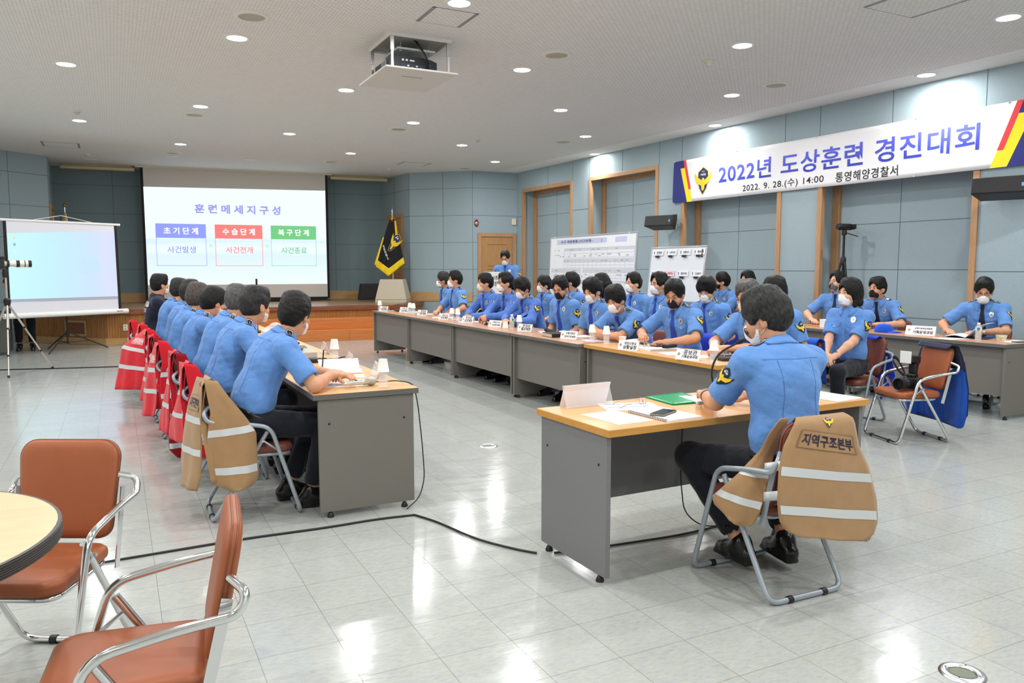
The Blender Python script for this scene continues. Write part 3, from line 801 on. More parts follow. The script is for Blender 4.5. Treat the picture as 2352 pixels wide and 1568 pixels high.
def ik(S, W, a, b, pole):
    S, W, pole = np.asarray(S, float), np.asarray(W, float), np.asarray(pole, float)
    d = W - S; L = np.linalg.norm(d)
    if L > (a + b) * 0.985: W = S + d / L * (a + b) * 0.985; d = W - S; L = np.linalg.norm(d)
    x = (a * a - b * b + L * L) / (2 * L); y = math.sqrt(max(a * a - x * x, 1e-6))
    u = d / L; p = pole - (pole @ u) * u; p = p / np.linalg.norm(p)
    return S + u * x + p * y, W

M_SKIN = [mat('skin_%s' % n, c, 0.52, spec=0.35, var=0.05, vscale=30, bump=0.08, bscale=300, bdist=0.0006) for n, c in (('warm', rgb(206, 152, 120)), ('fair', rgb(222, 172, 142)), ('tan', rgb(186, 132, 100)))]
def shirt_mat(n, c): return mat(n, c, 0.72, spec=0.25, var=0.035, vscale=9, bump=0.6, bscale=18, bdist=0.014, sheen=0.15)
M_SHIRT = shirt_mat('blue_uniform_shirt', rgb(96, 142, 206)); M_SHIRTL = shirt_mat('deep_blue_uniform_shirt', rgb(80, 120, 198))
M_NAVY = shirt_mat('navy_shirt', rgb(24, 32, 52)); M_TROU = shirt_mat('navy_trousers', rgb(22, 24, 34))
M_COLLAR = M_SHIRT
M_TIE = mat('royal_blue_tie', rgb(32, 66, 168), 0.6); M_TIEN = mat('navy_tie', rgb(18, 26, 56), 0.6)
def hair_mat(n, c, c2): return mat(n, c, 0.5, spec=0.28, vscale=90, col2=c2, bump=0.5, bscale=110, bdist=0.005, stretch=(1, 1, .35))
M_HAIR = {'black': hair_mat('black_hair', (0.004, 0.004, 0.004), (0.012, 0.011, 0.011)), 'grey': hair_mat('grey_hair', (0.03, 0.03, 0.03), (0.13, 0.13, 0.13)),
          'salt': hair_mat('greying_hair', (0.007, 0.007, 0.007), (0.038, 0.038, 0.037)), 'brown': hair_mat('brown_grey_hair', (0.03, 0.024, 0.02), (0.10, 0.085, 0.075))}
M_MASK = {'white': mat('white_mask', rgb(236, 236, 236), 0.8, bump=0.1, bscale=120), 'black': mat('black_mask', (0.008, 0.008, 0.009), 0.8), 'grey': mat('grey_mask', rgb(96, 98, 104), 0.8), 'beige': mat('beige_mask', rgb(226, 204, 180), 0.8), 'cream': mat('cream_mask', rgb(226, 216, 200), 0.8)}
M_SHOE = mat('polished_black_shoe', (0.008, 0.008, 0.008), 0.22); M_EYE = mat('dark_eye', (0.015, 0.01, 0.008), 0.15); M_BROW = mat('dark_brow', (0.02, 0.016, 0.014), 0.8)
M_PATCHK = mat('patch_black', (0.01, 0.01, 0.014), 0.75); M_YEL = mat('emblem_yellow', rgb(232, 198, 44), 0.6); M_DIA = mat('emblem_navy', rgb(34, 42, 78), 0.6); M_LETW = mat('lettering_white', rgb(225, 225, 225), 0.6)
M_SILV = mat('silver_badge', (0.75, 0.76, 0.78), 0.28, metal=0.9); M_SPEC = mat('spectacle_frame', (0.03, 0.028, 0.03), 0.3, metal=0.3); M_GSPEC = mat('thin_metal_frame', (0.35, 0.33, 0.32), 0.25, metal=1.0)

HAIRCUT = {'short': dict(top=.025, side=.009, back=.013, fringe=.030), 'crop': dict(top=.017, side=.004, back=.007, fringe=.045), 'full': dict(top=.034, side=.016, back=.018, fringe=.012),
           'mop': dict(top=.036, side=.018, back=.020, fringe=-.008), 'quiff': dict(top=.032, side=.008, back=.010, fringe=.050)}
def add_head(S, c, R, fat=1.0):
    def p(x, y, z): return c + R @ np.array([x, y, z])
    S.ell(p(0, -.014, .034), (.076, .094, .086), R, .02)
    S.ell(p(0, .020, -.025), (.063 * fat, .070, .092), R, .03)
    S.ell(p(0, .034, -.075), (.047 * fat, .050, .044), R, .03)
    S.cap(p(-.012, .072, -.100), p(.012, .072, -.100), .018, k=.025)
    for s in (-1, 1):
        S.ell(p(.040 * s, .060, -.030), (.026, .026, .028), R, .025)
        S.cap(p(.012 * s, .083, .024), p(.048 * s, .070, .022), .009, k=.014)
        S.ell(p(.031 * s, .098, .006), (.017, .014, .011), R, .012, 's')
        S.ell(p(.031 * s, .079, .005), (.014, .011, .010), R, .006)
        S.ell(p(.077 * s, -.010, -.012), (.012, .020, .033), R, .008)
        S.ell(p(.091 * s, -.004, -.012), (.009, .010, .020), R, .008, 's')
        S.ell(p(.074 * s, -.002, -.038), (.008, .010, .011), R, .006)
        S.ell(p(.010 * s, .100, -.034), (.009, .010, .008), R, .008)
    S.cap(p(0, .084, .018), p(0, .106, -.026), .008, .0115, .012)
    S.ell(p(0, .090, -.060), (.021, .012, .006), R, .006); S.ell(p(0, .087, -.071), (.018, .012, .007), R, .006)
def add_hand(S, W, d, n, curl=0.5, side=1, sc=1.0, k=.006, spread=.06):
    """W wrist, d pointing out along the hand, n = back of the hand; side +1 right hand"""
    d = unit(d); n = unit(n - (n @ d) * d); x = np.cross(n, d) * side      # x points to the thumb side
    M = np.stack([x, d, n], 1)
    S.cap(W - d * .02, W + d * .025, .026 * sc, .027 * sc, .02)
    S.box(W + d * .052 * sc, (.040 * sc, .046 * sc, .0145 * sc), M, .013, .02)
    S.ell(W + d * .035 * sc + x * .026 * sc - n * .006, (.020 * sc, .032 * sc, .017 * sc), M, .015)
    for i, (off, ln) in enumerate(((.029, .075), (.0105, .083), (-.0085, .077), (-.0265, .061))):
        b = W + d * (.094 - .004 * abs(i - 1)) * sc + x * off * sc; a = RD(12 + 40 * curl * (1 + .08 * i)); dirv = unit(d + x * (spread * (1.5 - i) * .5)); ang = a * .7
        p = b
        for j, (fr, rr) in enumerate(((.44, .0094), (.31, .0085), (.25, .0076))):
            q = p + (dirv * cos(ang) - n * sin(ang)) * ln * fr * sc
            S.cap(p, q, rr * sc, rr * .92 * sc, k); p = q; ang += a
    t0 = W + d * .028 * sc + x * .030 * sc - n * .008; td = unit(d * .75 + x * .62 - n * (.25 + .3 * curl)); t1 = t0 + td * .038 * sc
    td2 = unit(d * .95 + x * (.30 - .5 * curl) - n * (.25 + .3 * curl)); t2 = t1 + td2 * .030 * sc; t3 = t2 + unit(td2 + d * .2 - x * .2) * .024 * sc
    S.cap(t0, t1, .0125 * sc, .0115 * sc, .012); S.cap(t1, t2, .0112 * sc, .0098 * sc, k); S.cap(t2, t3, .0098 * sc, .008 * sc, k)
    return M

def trace(f, P, D, maxd=0.35, off=0.0015):
    P = np.array(P, float); D = np.asarray(D, float); t = np.zeros(len(P))
    for _ in range(28):
        d = f(P + D * t[:, None]); t = np.minimum(t + np.minimum(d * .8, .03), maxd)
    return P + D * (t - off)[:, None]
class Decals:
    """flat sewn-on or pinned-on pieces that follow the cloth"""
    def __init__(s, f, root): s.f = f; s.root = root
    def add(s, name, layers, c, out, up, size, parent=None, rot=0, th=None):
        """layers: list of (material, quads in unit coords, lift); c a point outside the cloth, traced along -out"""
        out = unit(out); up = unit(np.asarray(up, float) - (np.asarray(up) @ out) * out); x = np.cross(up, out)
        if rot: up, x = up * cos(RD(rot)) + x * sin(RD(rot)), x * cos(RD(rot)) - up * sin(RD(rot))
        first = None
        for nm, m, quads, lift, nsub in layers:
            mb = MB(); uv = []
            sub_quads(mb, quads, lambda u, w: (u, w, 0), nsub)
            P = np.array([c + x * p[0] * size[0] + up * p[1] * size[1] for p in mb.v])
            Q = trace(s.f, P, -out, 0.4, lift)
            mb.v = [tuple(q) for q in Q]
            o = obj(nm, mb, m, parent or s.root if first is None else first, smooth=180)
            if first is None: first = o
        return first
SQ = [[(-.5, -.5), (.5, -.5), (.5, .5), (-.5, .5)]]
def strip(pts, w):
    """thin ribbon along 2-d points in unit coords"""
    out = []
    for (a, b) in zip(pts, pts[1:]):
        d = np.subtract(b, a); d = d / np.linalg.norm(d); n = np.array([-d[1], d[0]]) * w / 2
        out.append([tuple(a - n), tuple(b - n), tuple(b + n), tuple(a + n)])
    return out
def ring_strip(hw, hh, w):
    return [[(-hw, -hh), (hw, -hh), (hw, -hh + w), (-hw, -hh + w)], [(-hw, hh - w), (hw, hh - w), (hw, hh), (-hw, hh)], [(-hw, -hh + w), (-hw + w, -hh + w), (-hw + w, hh - w), (-hw, hh - w)], [(hw - w, -hh + w), (hw, -hh + w), (hw, hh - w), (hw - w, hh - w)]]
DISC = [[(0, -.5), (.35, -.35), (.5, 0), (0, 0)], [(.5, 0), (.35, .35), (0, .5), (0, 0)], [(0, .5), (-.35, .35), (-.5, 0), (0, 0)], [(-.5, 0), (-.35, -.35), (0, -.5), (0, 0)]]

def person(label, loc, face, h=.0085, seated=True, lean=8, hunch=6, twist=0, hyaw=0, hpitch=0, hroll=0, hl=None, hr=None, sleeve='short', shirt=None, tie=None, trous=None,
           mask='white', hair='short', hcol='black', skin=0, sc=1.0, wide=1.0, belly=0.0, specs=None, patch=True, badge=True, front=True, back=False, feet=None, knees=None, seat=.462, curl=.5, epau=2,
           pole_l=None, pole_r=None, stand_z=0.0, group='uniformed people', hnl=None, hnr=None, seed=None, belt=False, extra=None, handk=.006, key_elbow=True):
    """face: heading in degrees (0 = +Y, 90 = -X); everything below is in the person's own frame, y forward, x to their right"""
    seed = seed if seed is not None else int(abs(loc[0] * 131 + loc[1] * 517)) % 9999
    root = thing('person', label, 'person', (loc[0], loc[1], stand_z), face, group)
    A = np.array
    sh = shirt or (M_SHIRT if sleeve == 'short' else M_SHIRTL); tr = trous or M_TROU; sk = M_SKIN[skin]
    hipz = seat + .085 if seated else .93 * sc
    hips = A([0, -.02 if seated else 0, hipz])
    def dr(a): return A([0, sin(RD(a)), cos(RD(a))])
    waist = hips + dr(lean * .35) * .15 * sc; chest = waist + dr(lean) * .21 * sc; neck = chest + dr(lean + hunch) * .175 * sc
    tw = rotm(twist)[:, 0]
    up = dr(lean + hunch * .5); fwd = np.cross(up, tw)
    R = rotm(hyaw, hpitch, hroll); neckdir = unit(dr(lean * .6 + hunch + hpitch * .25))
    hc = neck + neckdir * .105 * sc + R @ A([0, .018, .045]) * sc
    base = hc + R @ A([0, -.018, -.055])
    hw = .168 * sc * wide
    SHL = neck - tw * hw - up * .068; SHR = neck + tw * hw - up * .068
    ua, fa = .275 * sc, .245 * sc
    hl = A(hl, float) if hl is not None else hips + A([-.14, .22, .10]); hr = A(hr, float) if hr is not None else hips + A([.14, .22, .10])
    def arm(Sh, hd, pole, s):
        pole = A(pole if pole is not None else ((.8 * s, -.1, -.35) if seated and hd[2] > .7 else (.55 * s, -.5, -.8)), float)
        E, W = ik(Sh, hd, ua, fa, pole)
        for _ in range(14):
            if not (seated and hd[2] > .7 and E[2] < .783 and key_elbow): break
            pole = pole + A([0, 0, .12]); E, W = ik(Sh, hd, ua, fa, pole)
        return E, W
    EL, WL = arm(SHL, hl, pole_l, -1); ER, WR = arm(SHR, hr, pole_r, 1)
    if seated:
        kn = knees or ((-.13, .40, seat + .06), (.13, .40, seat + .06)); ft = feet or ((-.13, .38, .085), (.13, .38, .085))
    else:
        kn = knees or ((-.095, .02, .49 * sc), (.095, .02, .49 * sc)); ft = feet or ((-.10, -.02, .085), (.10, -.02, .085))
    HJ = [hips + A([-.09, .02, -.01]), hips + A([.09, .02, -.01])]
    if DRY: return dict(EL=EL, ER=ER, hc=hc, root=root, SHL=SHL, SHR=SHR, WL=WL, WR=WR, neck=neck)
    # ---- body: one skin surface from head to feet
    S = Shape(); S.PAD = 0.09
    add_head(S, hc, R)
    S.cap(neck - up * .03, base, .054 * sc, .052 * sc, .03)
    S.ell(chest, (.12 * sc * wide, .07 * sc, .13 * sc), None, .05); S.ell(waist - up * .03, (.115, .075, .13), None, .05)
    S.cap(SHL - up * .01, SHR - up * .01, .040 * sc, k=.03)
    for H, (kx, fx) in zip(HJ, zip(kn, ft)):
        kx, fx = A(kx, float), A(fx, float)
        S.cap(H, kx, .07, .05, .04); S.cap(kx, fx, .048, .033, .03); S.cap(fx, fx + A([0, .05, -.045]), .03, .022, .03)
    for s, (Sh, El, Wr, hn) in ((-1, (SHL, EL, WL, hnl)), (1, (SHR, ER, WR, hnr))):
        S.cap(Sh, El, .046 * sc, .039 * sc, .03)
        mid = El + (Wr - El) * .3
        S.cap(El, mid, .039 * sc, .041 * sc, .02); S.cap(mid, Wr, .041 * sc, .025 * sc, .02)
        d = unit(Wr - El); n = A(hn, float) if hn is not None else A([0.25 * s, 0, 1.0])
        dd = unit(d * .8 + A([-s * .25, .3, -.05])) if hn is None else unit(d * .75 + A([-s * .35, .15, -.02]))
        cu = curl[0 if s < 0 else 1] if isinstance(curl, tuple) else curl
        if seated and Wr[2] > .7 and hn is None:
            dd = unit(A([dd[0], dd[1], .03 if cu < .65 else -.02])); n = A([0, 0, 1.0]); cu = .28 if cu < .65 else cu
        add_hand(S, Wr, dd, n, cu, s, sc, handk)
    body = sdf_obj('body', S, h, sk, root)
    # ---- shirt
    f = Shape(); f.PAD = 0.1
    f.ell(chest + fwd * .004, (.170 * sc * wide, .118 * sc, .19 * sc), rotm(twist, lean), .05)
    f.ell(waist - up * .02 + fwd * (.012 + belly * .6), (.164 * sc * wide + belly * .5, .122 * sc + belly, .18 * sc), rotm(twist * .5, lean * .5), .06)
    f.cap(SHL, SHR, .056 * sc, k=.05)
    f.cap(neck - up * .03 - fwd * .01, SHL + up * .006, .058 * sc, .052 * sc, .04); f.cap(neck - up * .03 - fwd * .01, SHR + up * .006, .058 * sc, .052 * sc, .04)
    f.cap(neck - up * .05, neck + up * .012, .075 * sc, .063 * sc, .03)
    ends = []
    for s, (Sh, El, Wr) in ((-1, (SHL, EL, WL)), (1, (SHR, ER, WR))):
        if sleeve == 'short':
            e = Sh + (El - Sh) * .80; d = unit(El - Sh); f.tcap(Sh, Sh + (El - Sh) * 1.05, .058 * sc, .064 * sc, e, d, .03)
            f.cap(e - d * .035, El, .048 * sc, .048 * sc, .003, 's')
        else:
            f.cap(Sh, El, .058 * sc, .052 * sc, .03); e = El + (Wr - El) * .93; f.cap(El, e, .055 * sc, .040 * sc, .03)
            f.cap(e, Wr, .031 * sc, .028 * sc, .003, 's'); 
    w1 = waves(seed, 34, .0085, (1, 1, .4), 6, True); w2 = waves(seed + 1, 60, .0026, (.5, .5, 1), 5, True)
    f.disp(lambda P: w1(P) + w2(P))
    pz = hips + up * .035
    f.half(pz, -up if lean < 25 else -unit(up + A([0, 0, .6])))
    f.cap(neck + up * .005, neck + unit(base - neck) * .12, .060 * sc, .064 * sc, .004, 's')
    sobj = sdf_obj('shirt', f, h * 1.15, sh, root)
    # ---- trousers
    g = Shape(); g.PAD = 0.1
    g.ell(hips + A([0, 0, .0]), (.168 * sc * wide, .128 + belly * .5, .105), None, .05)
    if belly: g.ell(hips + A([0, .03, .02]), (.16, .12, .09), None, .05)
    for H, (kx, fx) in zip(HJ, zip(kn, ft)):
        kx, fx = A(kx, float), A(fx, float)
        g.cap(H, kx, .086 * sc, .066 * sc, .05); g.cap(kx, fx + (kx - fx) * .22, .068 * sc, .056 * sc, .03)
        sh_d = unit(fx - kx); g.cap(fx + (kx - fx) * .25, fx, .044, .04, .003, 's')
    w3 = waves(seed + 2, 40, .0035, (1, 1, .7), 6, True); g.disp(w3)
    sdf_obj('trousers', g, max(h * 1.5, .011), tr, root)
    for kx, fx in zip(kn, ft):
        kx, fx = A(kx, float), A(fx, float)
        q = Shape(); b = fx - A([0, 0, .03]); dn = A([(fx[0]) * .8, 1.0, 0]); dn = unit(dn)
        q.cap(b - dn * .045 - A([0, 0, .005]), b + dn * .14 - A([0, 0, .022]), .040, .031, .03); q.cap(b + dn * .02, fx + A([0, 0, .015]), .042, .046, .03); q.cap(fx, b + dn * .09 - A([0, 0, .008]), .042, .036, .03)
        q.box(b + dn * .05 - A([0, 0, .045]), (.033, .120, .009), np.stack([np.cross(dn, A([0, 0, 1])), dn, A([0, 0, 1])], 1), .006, .022)
        q.half((0, 0, fx[2] - .085), (0, 0, -1)); sdf_obj('shoe', q, max(h * 1.1, .009), M_SHOE, root)
    # ---- hair
    def hp(x, y, z): return hc + R @ A([x, y, z]) 
    if hair != 'none':
        H = Shape(); st = HAIRCUT.get(hair, HAIRCUT['full']); tp, sd, bk, fr = st['top'], st['side'], st['back'], st['fringe']
        H.ell(hp(0, -.016, .036), (.076 + sd, .096 + bk * .7, .086 + sd), R, .02)
        H.ell(hp(0, .000, .044), (.075 + sd * .8, .092, .074 + tp), R, .03); H.box(hp(0, .005, .085), (.062, .075, .035 + tp * .6), R, .034, .03)
        H.ell(hp(0, -.045, -.012), (.066 + sd * .6, .060 + bk * .6, .070), R, .03)
        if hair == 'bob':
            for s in (-1, 1): H.cap(hp(.074 * s, -.01, .02), hp(.074 * s, .000, -.105), .018, .015, .03)
            H.cap(hp(0, -.085, .0), hp(0, -.085, -.10), .05, .045, .04); H.cap(hp(-.06, -.06, -.08), hp(.06, -.06, -.08), .035, k=.04)
        if hair == 'ponytail':
            H.cap(hp(0, -.11, .045), hp(.0, -.150, .02), .024, .03, .02); H.cap(hp(0, -.150, .02), hp(0, -.165, -.17), .032, .014, .02)
            for s in (-1, 1): H.cap(hp(.068 * s, .050, .02), hp(.074 * s, .040, -.05), .012, .006, .012)
        if hair == 'bun': H.ell(hp(0, -.128, -.02), (.042, .036, .042), R, .01)
        if hair == 'long':
            H.cap(hp(0, -.09, -.02), hp(0, -.105, -.26), .066, .05, .04)
            for s in (-1, 1): H.cap(hp(.07 * s, -.03, .0), hp(.075 * s, -.05, -.22), .032, .025, .03)
        cut_z = -.062 if hair in ('bob', 'long') else 0
        # open the face
        fr_z = .052 + fr
        H.ell(hp(0, .112, fr_z - .115), (.066, .085, .115), R, .010, 's')
        if hair not in ('bob', 'long'):
            for s in (-1, 1): H.ell(hp(.088 * s, .012, -.052), (.040, .036, .058), R, .010, 's')
            H.half(hp(0, 0, -.085 if hair not in ('bun', 'ponytail') else -.07), R @ A([0, .42, -1]))
        if hair == 'thin': pass
        seedw = waves(seed + 5, 210, .0042, (1, .55, .45), 10, True); big = waves(seed + 6, 60, .005, n=5)
        H.disp(lambda P: seedw(P) + big(P))
        if hair != 'ponytail' or True: pass
        sdf_obj('hair', H, h * .85, M_HAIR[hcol], root)
    if front:
        e = MB()
        for s in (-1, 1):
            b = MB(); b.tube([hp(.016 * s, .0965, .024), hp(.032 * s, .0945, .030), hp(.047 * s, .083, .026)], [.0022, .0034, .0018], 6); obj('eyebrow', b, M_BROW, root, smooth=180)
            b = MB(to_m4(R, hp(.031 * s, .0865, .0055)))
            b.lathe([(.0, .0042), (.006, .003), (.0105, 0), (.006, -.003), (.0, -.0042)], 10, m=0, caps=False); obj('eye', b, M_EYE, root, smooth=180)
    # ---- mask
    if mask:
        K = Shape(); K.PAD = .06
        K.ell(hp(0, .040, -.055), (.0665, .064, .062), R, .02); K.cap(hp(0, .102, -.030), hp(0, .104, -.066), .017, .016, .03); K.ell(hp(0, .052, -.095), (.045, .045, .030), R, .02)
        K.half(hp(0, .108, .004), R @ A([0, .42, 1])); K.half(hp(0, .022, -.05), R @ A([0, -1, -.25])); K.half(hp(0, 0, -.122), R @ A([0, 0.2, -1]))
        K.ell(hp(0, .030, -.055), (.062, .060, .058), R, .004, 's')
        mo = sdf_obj('face_mask', K, min(h * .75, .0065), M_MASK[mask], root)
        for s in (-1, 1):
            b = MB(); b.tube([hp(.058 * s, .034, -.038), hp(.074 * s, .012, -.014), hp(.083 * s, -.006, .018), hp(.084 * s, -.026, .008), hp(.082 * s, -.024, -.026), hp(.073 * s, .000, -.056), hp(.058 * s, .030, -.076)], .0016, 6)
            obj('ear_loop', b, M_MASK[mask], mo, smooth=180)
    if specs:
        b = MB(); gm = M_SPEC if specs == 'dark' else M_GSPEC; rr = .0015 if specs == 'dark' else .0011
        for s in (-1, 1):
            b.tube([hp(.032 * s + .023 * cos(a), .103 - .25 * abs(.023 * cos(a) * s + .0) - (.004 if cos(a) * s > 0 else 0), .002 + .017 * sin(a)) for a in np.linspace(0, 2 * pi, 16, endpoint=False)], rr, 6, True)
            b.tube([hp(.055 * s, .096, .006), hp(.073 * s, .075, .010), hp(.084 * s, -.008, .014), hp(.083 * s, -.026, -.004)], rr, 6)
        b.tube([hp(-.009, .102, .004), hp(0, .1045, .007), hp(.009, .102, .004)], rr, 6)
        obj('glasses', b, gm, root, smooth=180)
    # ---- collar
    nd = unit(base - neck); ndx = unit(tw - (tw @ nd) * nd); ndf = np.cross(nd, ndx)
    rows = [[], [], []]; NP = 25
    for i in range(NP):
        ph = RD(-158 + 316 * i / (NP - 1)); c_, s_ = cos(ph), sin(ph)       # ph = 0 at the nape
        fr_ = (1 - c_) / 2; q = neck + nd * (.022 - .030 * fr_) ; dirv = -ndf * c_ + ndx * s_
        rx = .064 * sc + .004
        rows[0].append(q + dirv * (rx - .003) - nd * .012); rows[1].append(q + dirv * (rx + .001) + nd * (.020 + .004 * (1 - fr_)))
        w = .036 + (.040 * max(0, (fr_ - .80) / .2) if fr_ > .8 else 0)
        rows[2].append(q + dirv * (rx + .017 + .012 * fr_) - nd * (w - .012))
    mb = MB(); G = [rows[0], rows[1]]
    for t_ in (.1, .35, .7, 1.0): G.append([a * (1 - t_) + b * t_ + unit(b - neck) * .004 * sin(pi * t_) for a, b in zip(rows[1], rows[2])])
    for r_ in G[2:]:
        P = A(r_); d = f(P); gg = grad(f, P)
        for i in range(NP):
            if d[i] < .004: r_[i] = P[i] + gg[i] * (.004 - d[i])
    mb.grid([[tuple(p) for p in r_] for r_ in G]); obj('collar', mb, sh, root, smooth=180, solid=.003)
    # ---- insignia
    D = Decals(f, root)
    fo = fwd
    if front:
        tb = chest + up * .125
        if tie is not None:
            tq = [[(-.18, .02), (.18, .02), (.26, .20), (-.26, .20)]] + [[(-.5, -1), (.5, -1), (.36, -.45), (-.36, -.45)], [(-.36, -.45), (.36, -.45), (.18, .02), (-.18, .02)], [(-.5, -1), (0, -1.08), (0, -1.08), (.5, -1)]]
            D.add('tie', [('tie', tie, tq, .004, 6)], tb + fo * .3 - up * .01, fo, up, (.085, .26))
            c0 = neck + ndf * .08 - nd * .008
            b = MB(); b.tube([c0 + nd * .022, c0 - nd * .02 + ndf * .006], [.020, .014], 10); obj('tie_knot', b, tie, root, smooth=60)
        else:
            D.add('button_placket', [('button_placket', sh, strip([(0, .5), (0, -.5)], .12), .003, 8)], chest + fo * .3 - up * .02, fo, up, (.25, .30))
        if badge:
            for s in (-1, 1):
                pc = chest + tw * .088 * s * sc + fo * .3 + up * .035
                D.add('pocket_flap', [('pocket_flap', sh, [[(-.5, -.1), (0, -.5), (0, .5), (-.5, .5)], [(0, -.5), (.5, -.1), (.5, .5), (0, .5)]], .0035, 4), ('button', M_SILV, DISC_S(.10, -.22), .005, 1)], pc, fo, up, (.105, .055))
            D.add('chest_badge', [('chest_badge', M_SILV, [[(-.5, .1), (0, -.5), (.5, .1), (0, .5)], [(-.5, .1), (0, .5), (-.25, .45), (-.45, .3)], [(.5, .1), (.45, .3), (.25, .45), (0, .5)]] + DISC, .006, 3), ('badge_centre', M_GSPEC, [[(x * .45, y * .45) for x, y in q] for q in DISC], .008, 1)], chest - tw * .085 * sc + fo * .3 + up * .085, fo, up, (.042, .056))
            D.add('name_tape', [('name_tape', M_DIA, [[(x - .5, -.2), (x - .3, -.2), (x - .3, .2), (x - .5, .2)] for x in (0, .4, .8)], .0035, 1)], chest + tw * .088 * sc + fo * .3 + up * .030, fo, up, (.05, .014))
    if epau:
        for s, Sh in ((-1, SHL), (1, SHR)):
            c = neck * .40 + Sh * .60 + up * .25 - fwd * .005; ax = unit(Sh - neck)
            lay = [('epaulette', M_PATCHK, SQ, .005, 4), ('piping', M_LETW, ring_strip(.44, .42, .05), .0065, 3)]
            lay.append(('rank_mark', M_SILV, [[(x * .22 + o, y * .45) for x, y in q] for o in ({1: [0], 2: [0], 3: [-.22, 0, .22], 4: [-.3, -.1, .1, .3]}[epau]) for q in DISC], .0075, 1))
            D.add('epaulette', lay, c, up, ax, (.044, .082))
    if patch:
        for s, Sh, El in ((-1, SHL, EL),) if patch is True else ((-1, SHL, EL), (1, SHR, ER)):
            ax = unit(Sh - El); o = tw * s + fwd * .25; o = unit(o - (o @ ax) * ax)
            D.add('shoulder_patch', [('shoulder_patch', M_PATCHK, EMB_BACK, .003, 4), ('crest', M_DIA, EMB_DIA, .0042, 3), ('lettering', M_LETW, EMB_LET, .0054, 2), ('wings', M_YEL, EMB_WING, .0046, 4)], Sh + (El - Sh) * .36 + o * .2, o, ax, (.088, .098))
    if back:
        for nm, pts in (('yoke_seam', [(-.5, .30), (0, .27), (.5, .30)]), ('back_seam', [(-.30, .27), (-.27, -.3), (-.33, -.9)]), ('back_seam', [(.30, .27), (.27, -.3), (.33, -.9)])):
            D.add(nm, [(nm, mat('shirt_seam', rgb(66, 104, 168), .8), strip(pts, .009), .0012, 6)], chest - fo * .3 + up * .03, -fo, up, (.30, .28))
    if belt:
        b = Shape(); b.ell(hips + up * .03, (.172 * sc * wide + .004, .134 + belly, .3), rotm(twist * .5), .02); b.half(hips + up * .050, up); b.half(hips + up * .012, -up)
        sdf_obj('belt', b, .008, M_SHOE, root)
    info = dict(root=root, hc=hc, R=R, EL=EL, WL=WL, ER=ER, WR=WR, neck=neck, chest=chest, up=up, fwd=fwd, tw=tw, f=f, D=D, hips=hips)
    return info
def DISC_S(r, y): return [[(a * r, b * r * 2 + y) for a, b in q] for q in DISC]
def cuff_ring(info, which, r0, w, m, name):
    E, W = (info['EL'], info['WL']) if which == 'l' else (info['ER'], info['WR'])
    d = unit(W - E); c = W - d * .03
    b = MB(); b.tube([tuple(c - d * w / 2), tuple(c - d * w / 2), tuple(c + d * w / 2), tuple(c + d * w / 2)], [r0 * .8, r0, r0, r0 * .8], 20)
    return obj(name, b, m, info['root'], smooth=60)
# ------------------------------------------------------------------ the people
DESKZ = 0.776
CAST = {}
def cast(key, label, x, y, face, **kw):
    CAST[key] = person(label, (x, y), face, **kw); return CAST[key]
def pens(fl, fr, yl, yr, z=DESKZ): return dict(hl=(fl, yl, z), hr=(fr, yr, z))
# left-hand row, seen from behind, facing the right-hand row
tl = dict(back=True, lean=20, hunch=12, belt=True, front=True, badge=False)
cast('L8', 'person in blue short-sleeved shirt nearest in the left-hand row, writing at the desk end', 0.70, 4.75, -88, h=.0065, **{**tl, 'lean': 24}, hyaw=48, hpitch=14, specs='metal', hair='short', hcol='black', hl=(.02, .50, .785), hr=(.12, .43, .795), pole_r=(1.5, -.75, -.5), key_elbow=False, wide=1.04, feet=((-.12, .22, .085), (.10, .30, .085)), knees=((-.13, .40, .50), (.13, .40, .50)), hnr=(.3, 0, 1), curl=.75, tie=M_TIE)
cast('L7', 'person in blue shirt second in the left-hand row, cream mask straps showing', 0.64, 5.66, -90, h=.0075, **tl, hyaw=35, hpitch=8, mask='cream', hair='short', hcol='salt', wide=1.05, **pens(-.14, .14, .40, .40))
cast('L6', 'person in blue shirt third in the left-hand row, head turned away to the slide', 0.64, 6.5, -90, h=.0085, **tl, hyaw=50, hpitch=10, hair='crop', hcol='grey', **pens(-.12, .12, .42, .42))
cast('L5', 'person in blue shirt fourth in the left-hand row, white mask showing at the cheek', 0.57, 7.3, -90, h=.0085, **{**tl, 'lean': 16}, hyaw=32, hpitch=16, hair='short', **pens(-.12, .12, .44, .44), sc=0.93)
cast('L4', 'person in blue shirt fifth in the left-hand row, seen from behind', 0.53, 8.1, -90, h=.009, **{**tl, 'lean': 16}, hyaw=45, hpitch=4, hair='full', hcol='brown', **pens(-.12, .12, .46, .46), sc=0.94)
cast('L3', 'person in blue shirt sixth in the left-hand row, mostly hidden by others', 0.55, 8.95, -90, h=.010, **{**tl, 'lean': 14}, hyaw=45, hair='full', hcol='salt', **pens(-.12, .12, .46, .46), sc=0.96)
cast('L2', 'person in blue shirt sitting next to the person in navy at the far left', 0.51, 9.8, -90, h=.010, **{**tl, 'lean': 12}, hyaw=45, hair='crop', hcol='salt', **pens(-.12, .12, .46, .46), sc=0.98)
n = cast('L1', 'person in navy short-sleeved shirt with white lettering on the back, far end of left-hand row', 0.42, 10.6, -90, h=.010, lean=6, hunch=5, hyaw=28, hair='crop', hcol='black', shirt=M_NAVY, patch=False, badge=False, epau=0, **pens(-.12, .12, .46, .46), sc=1.02)
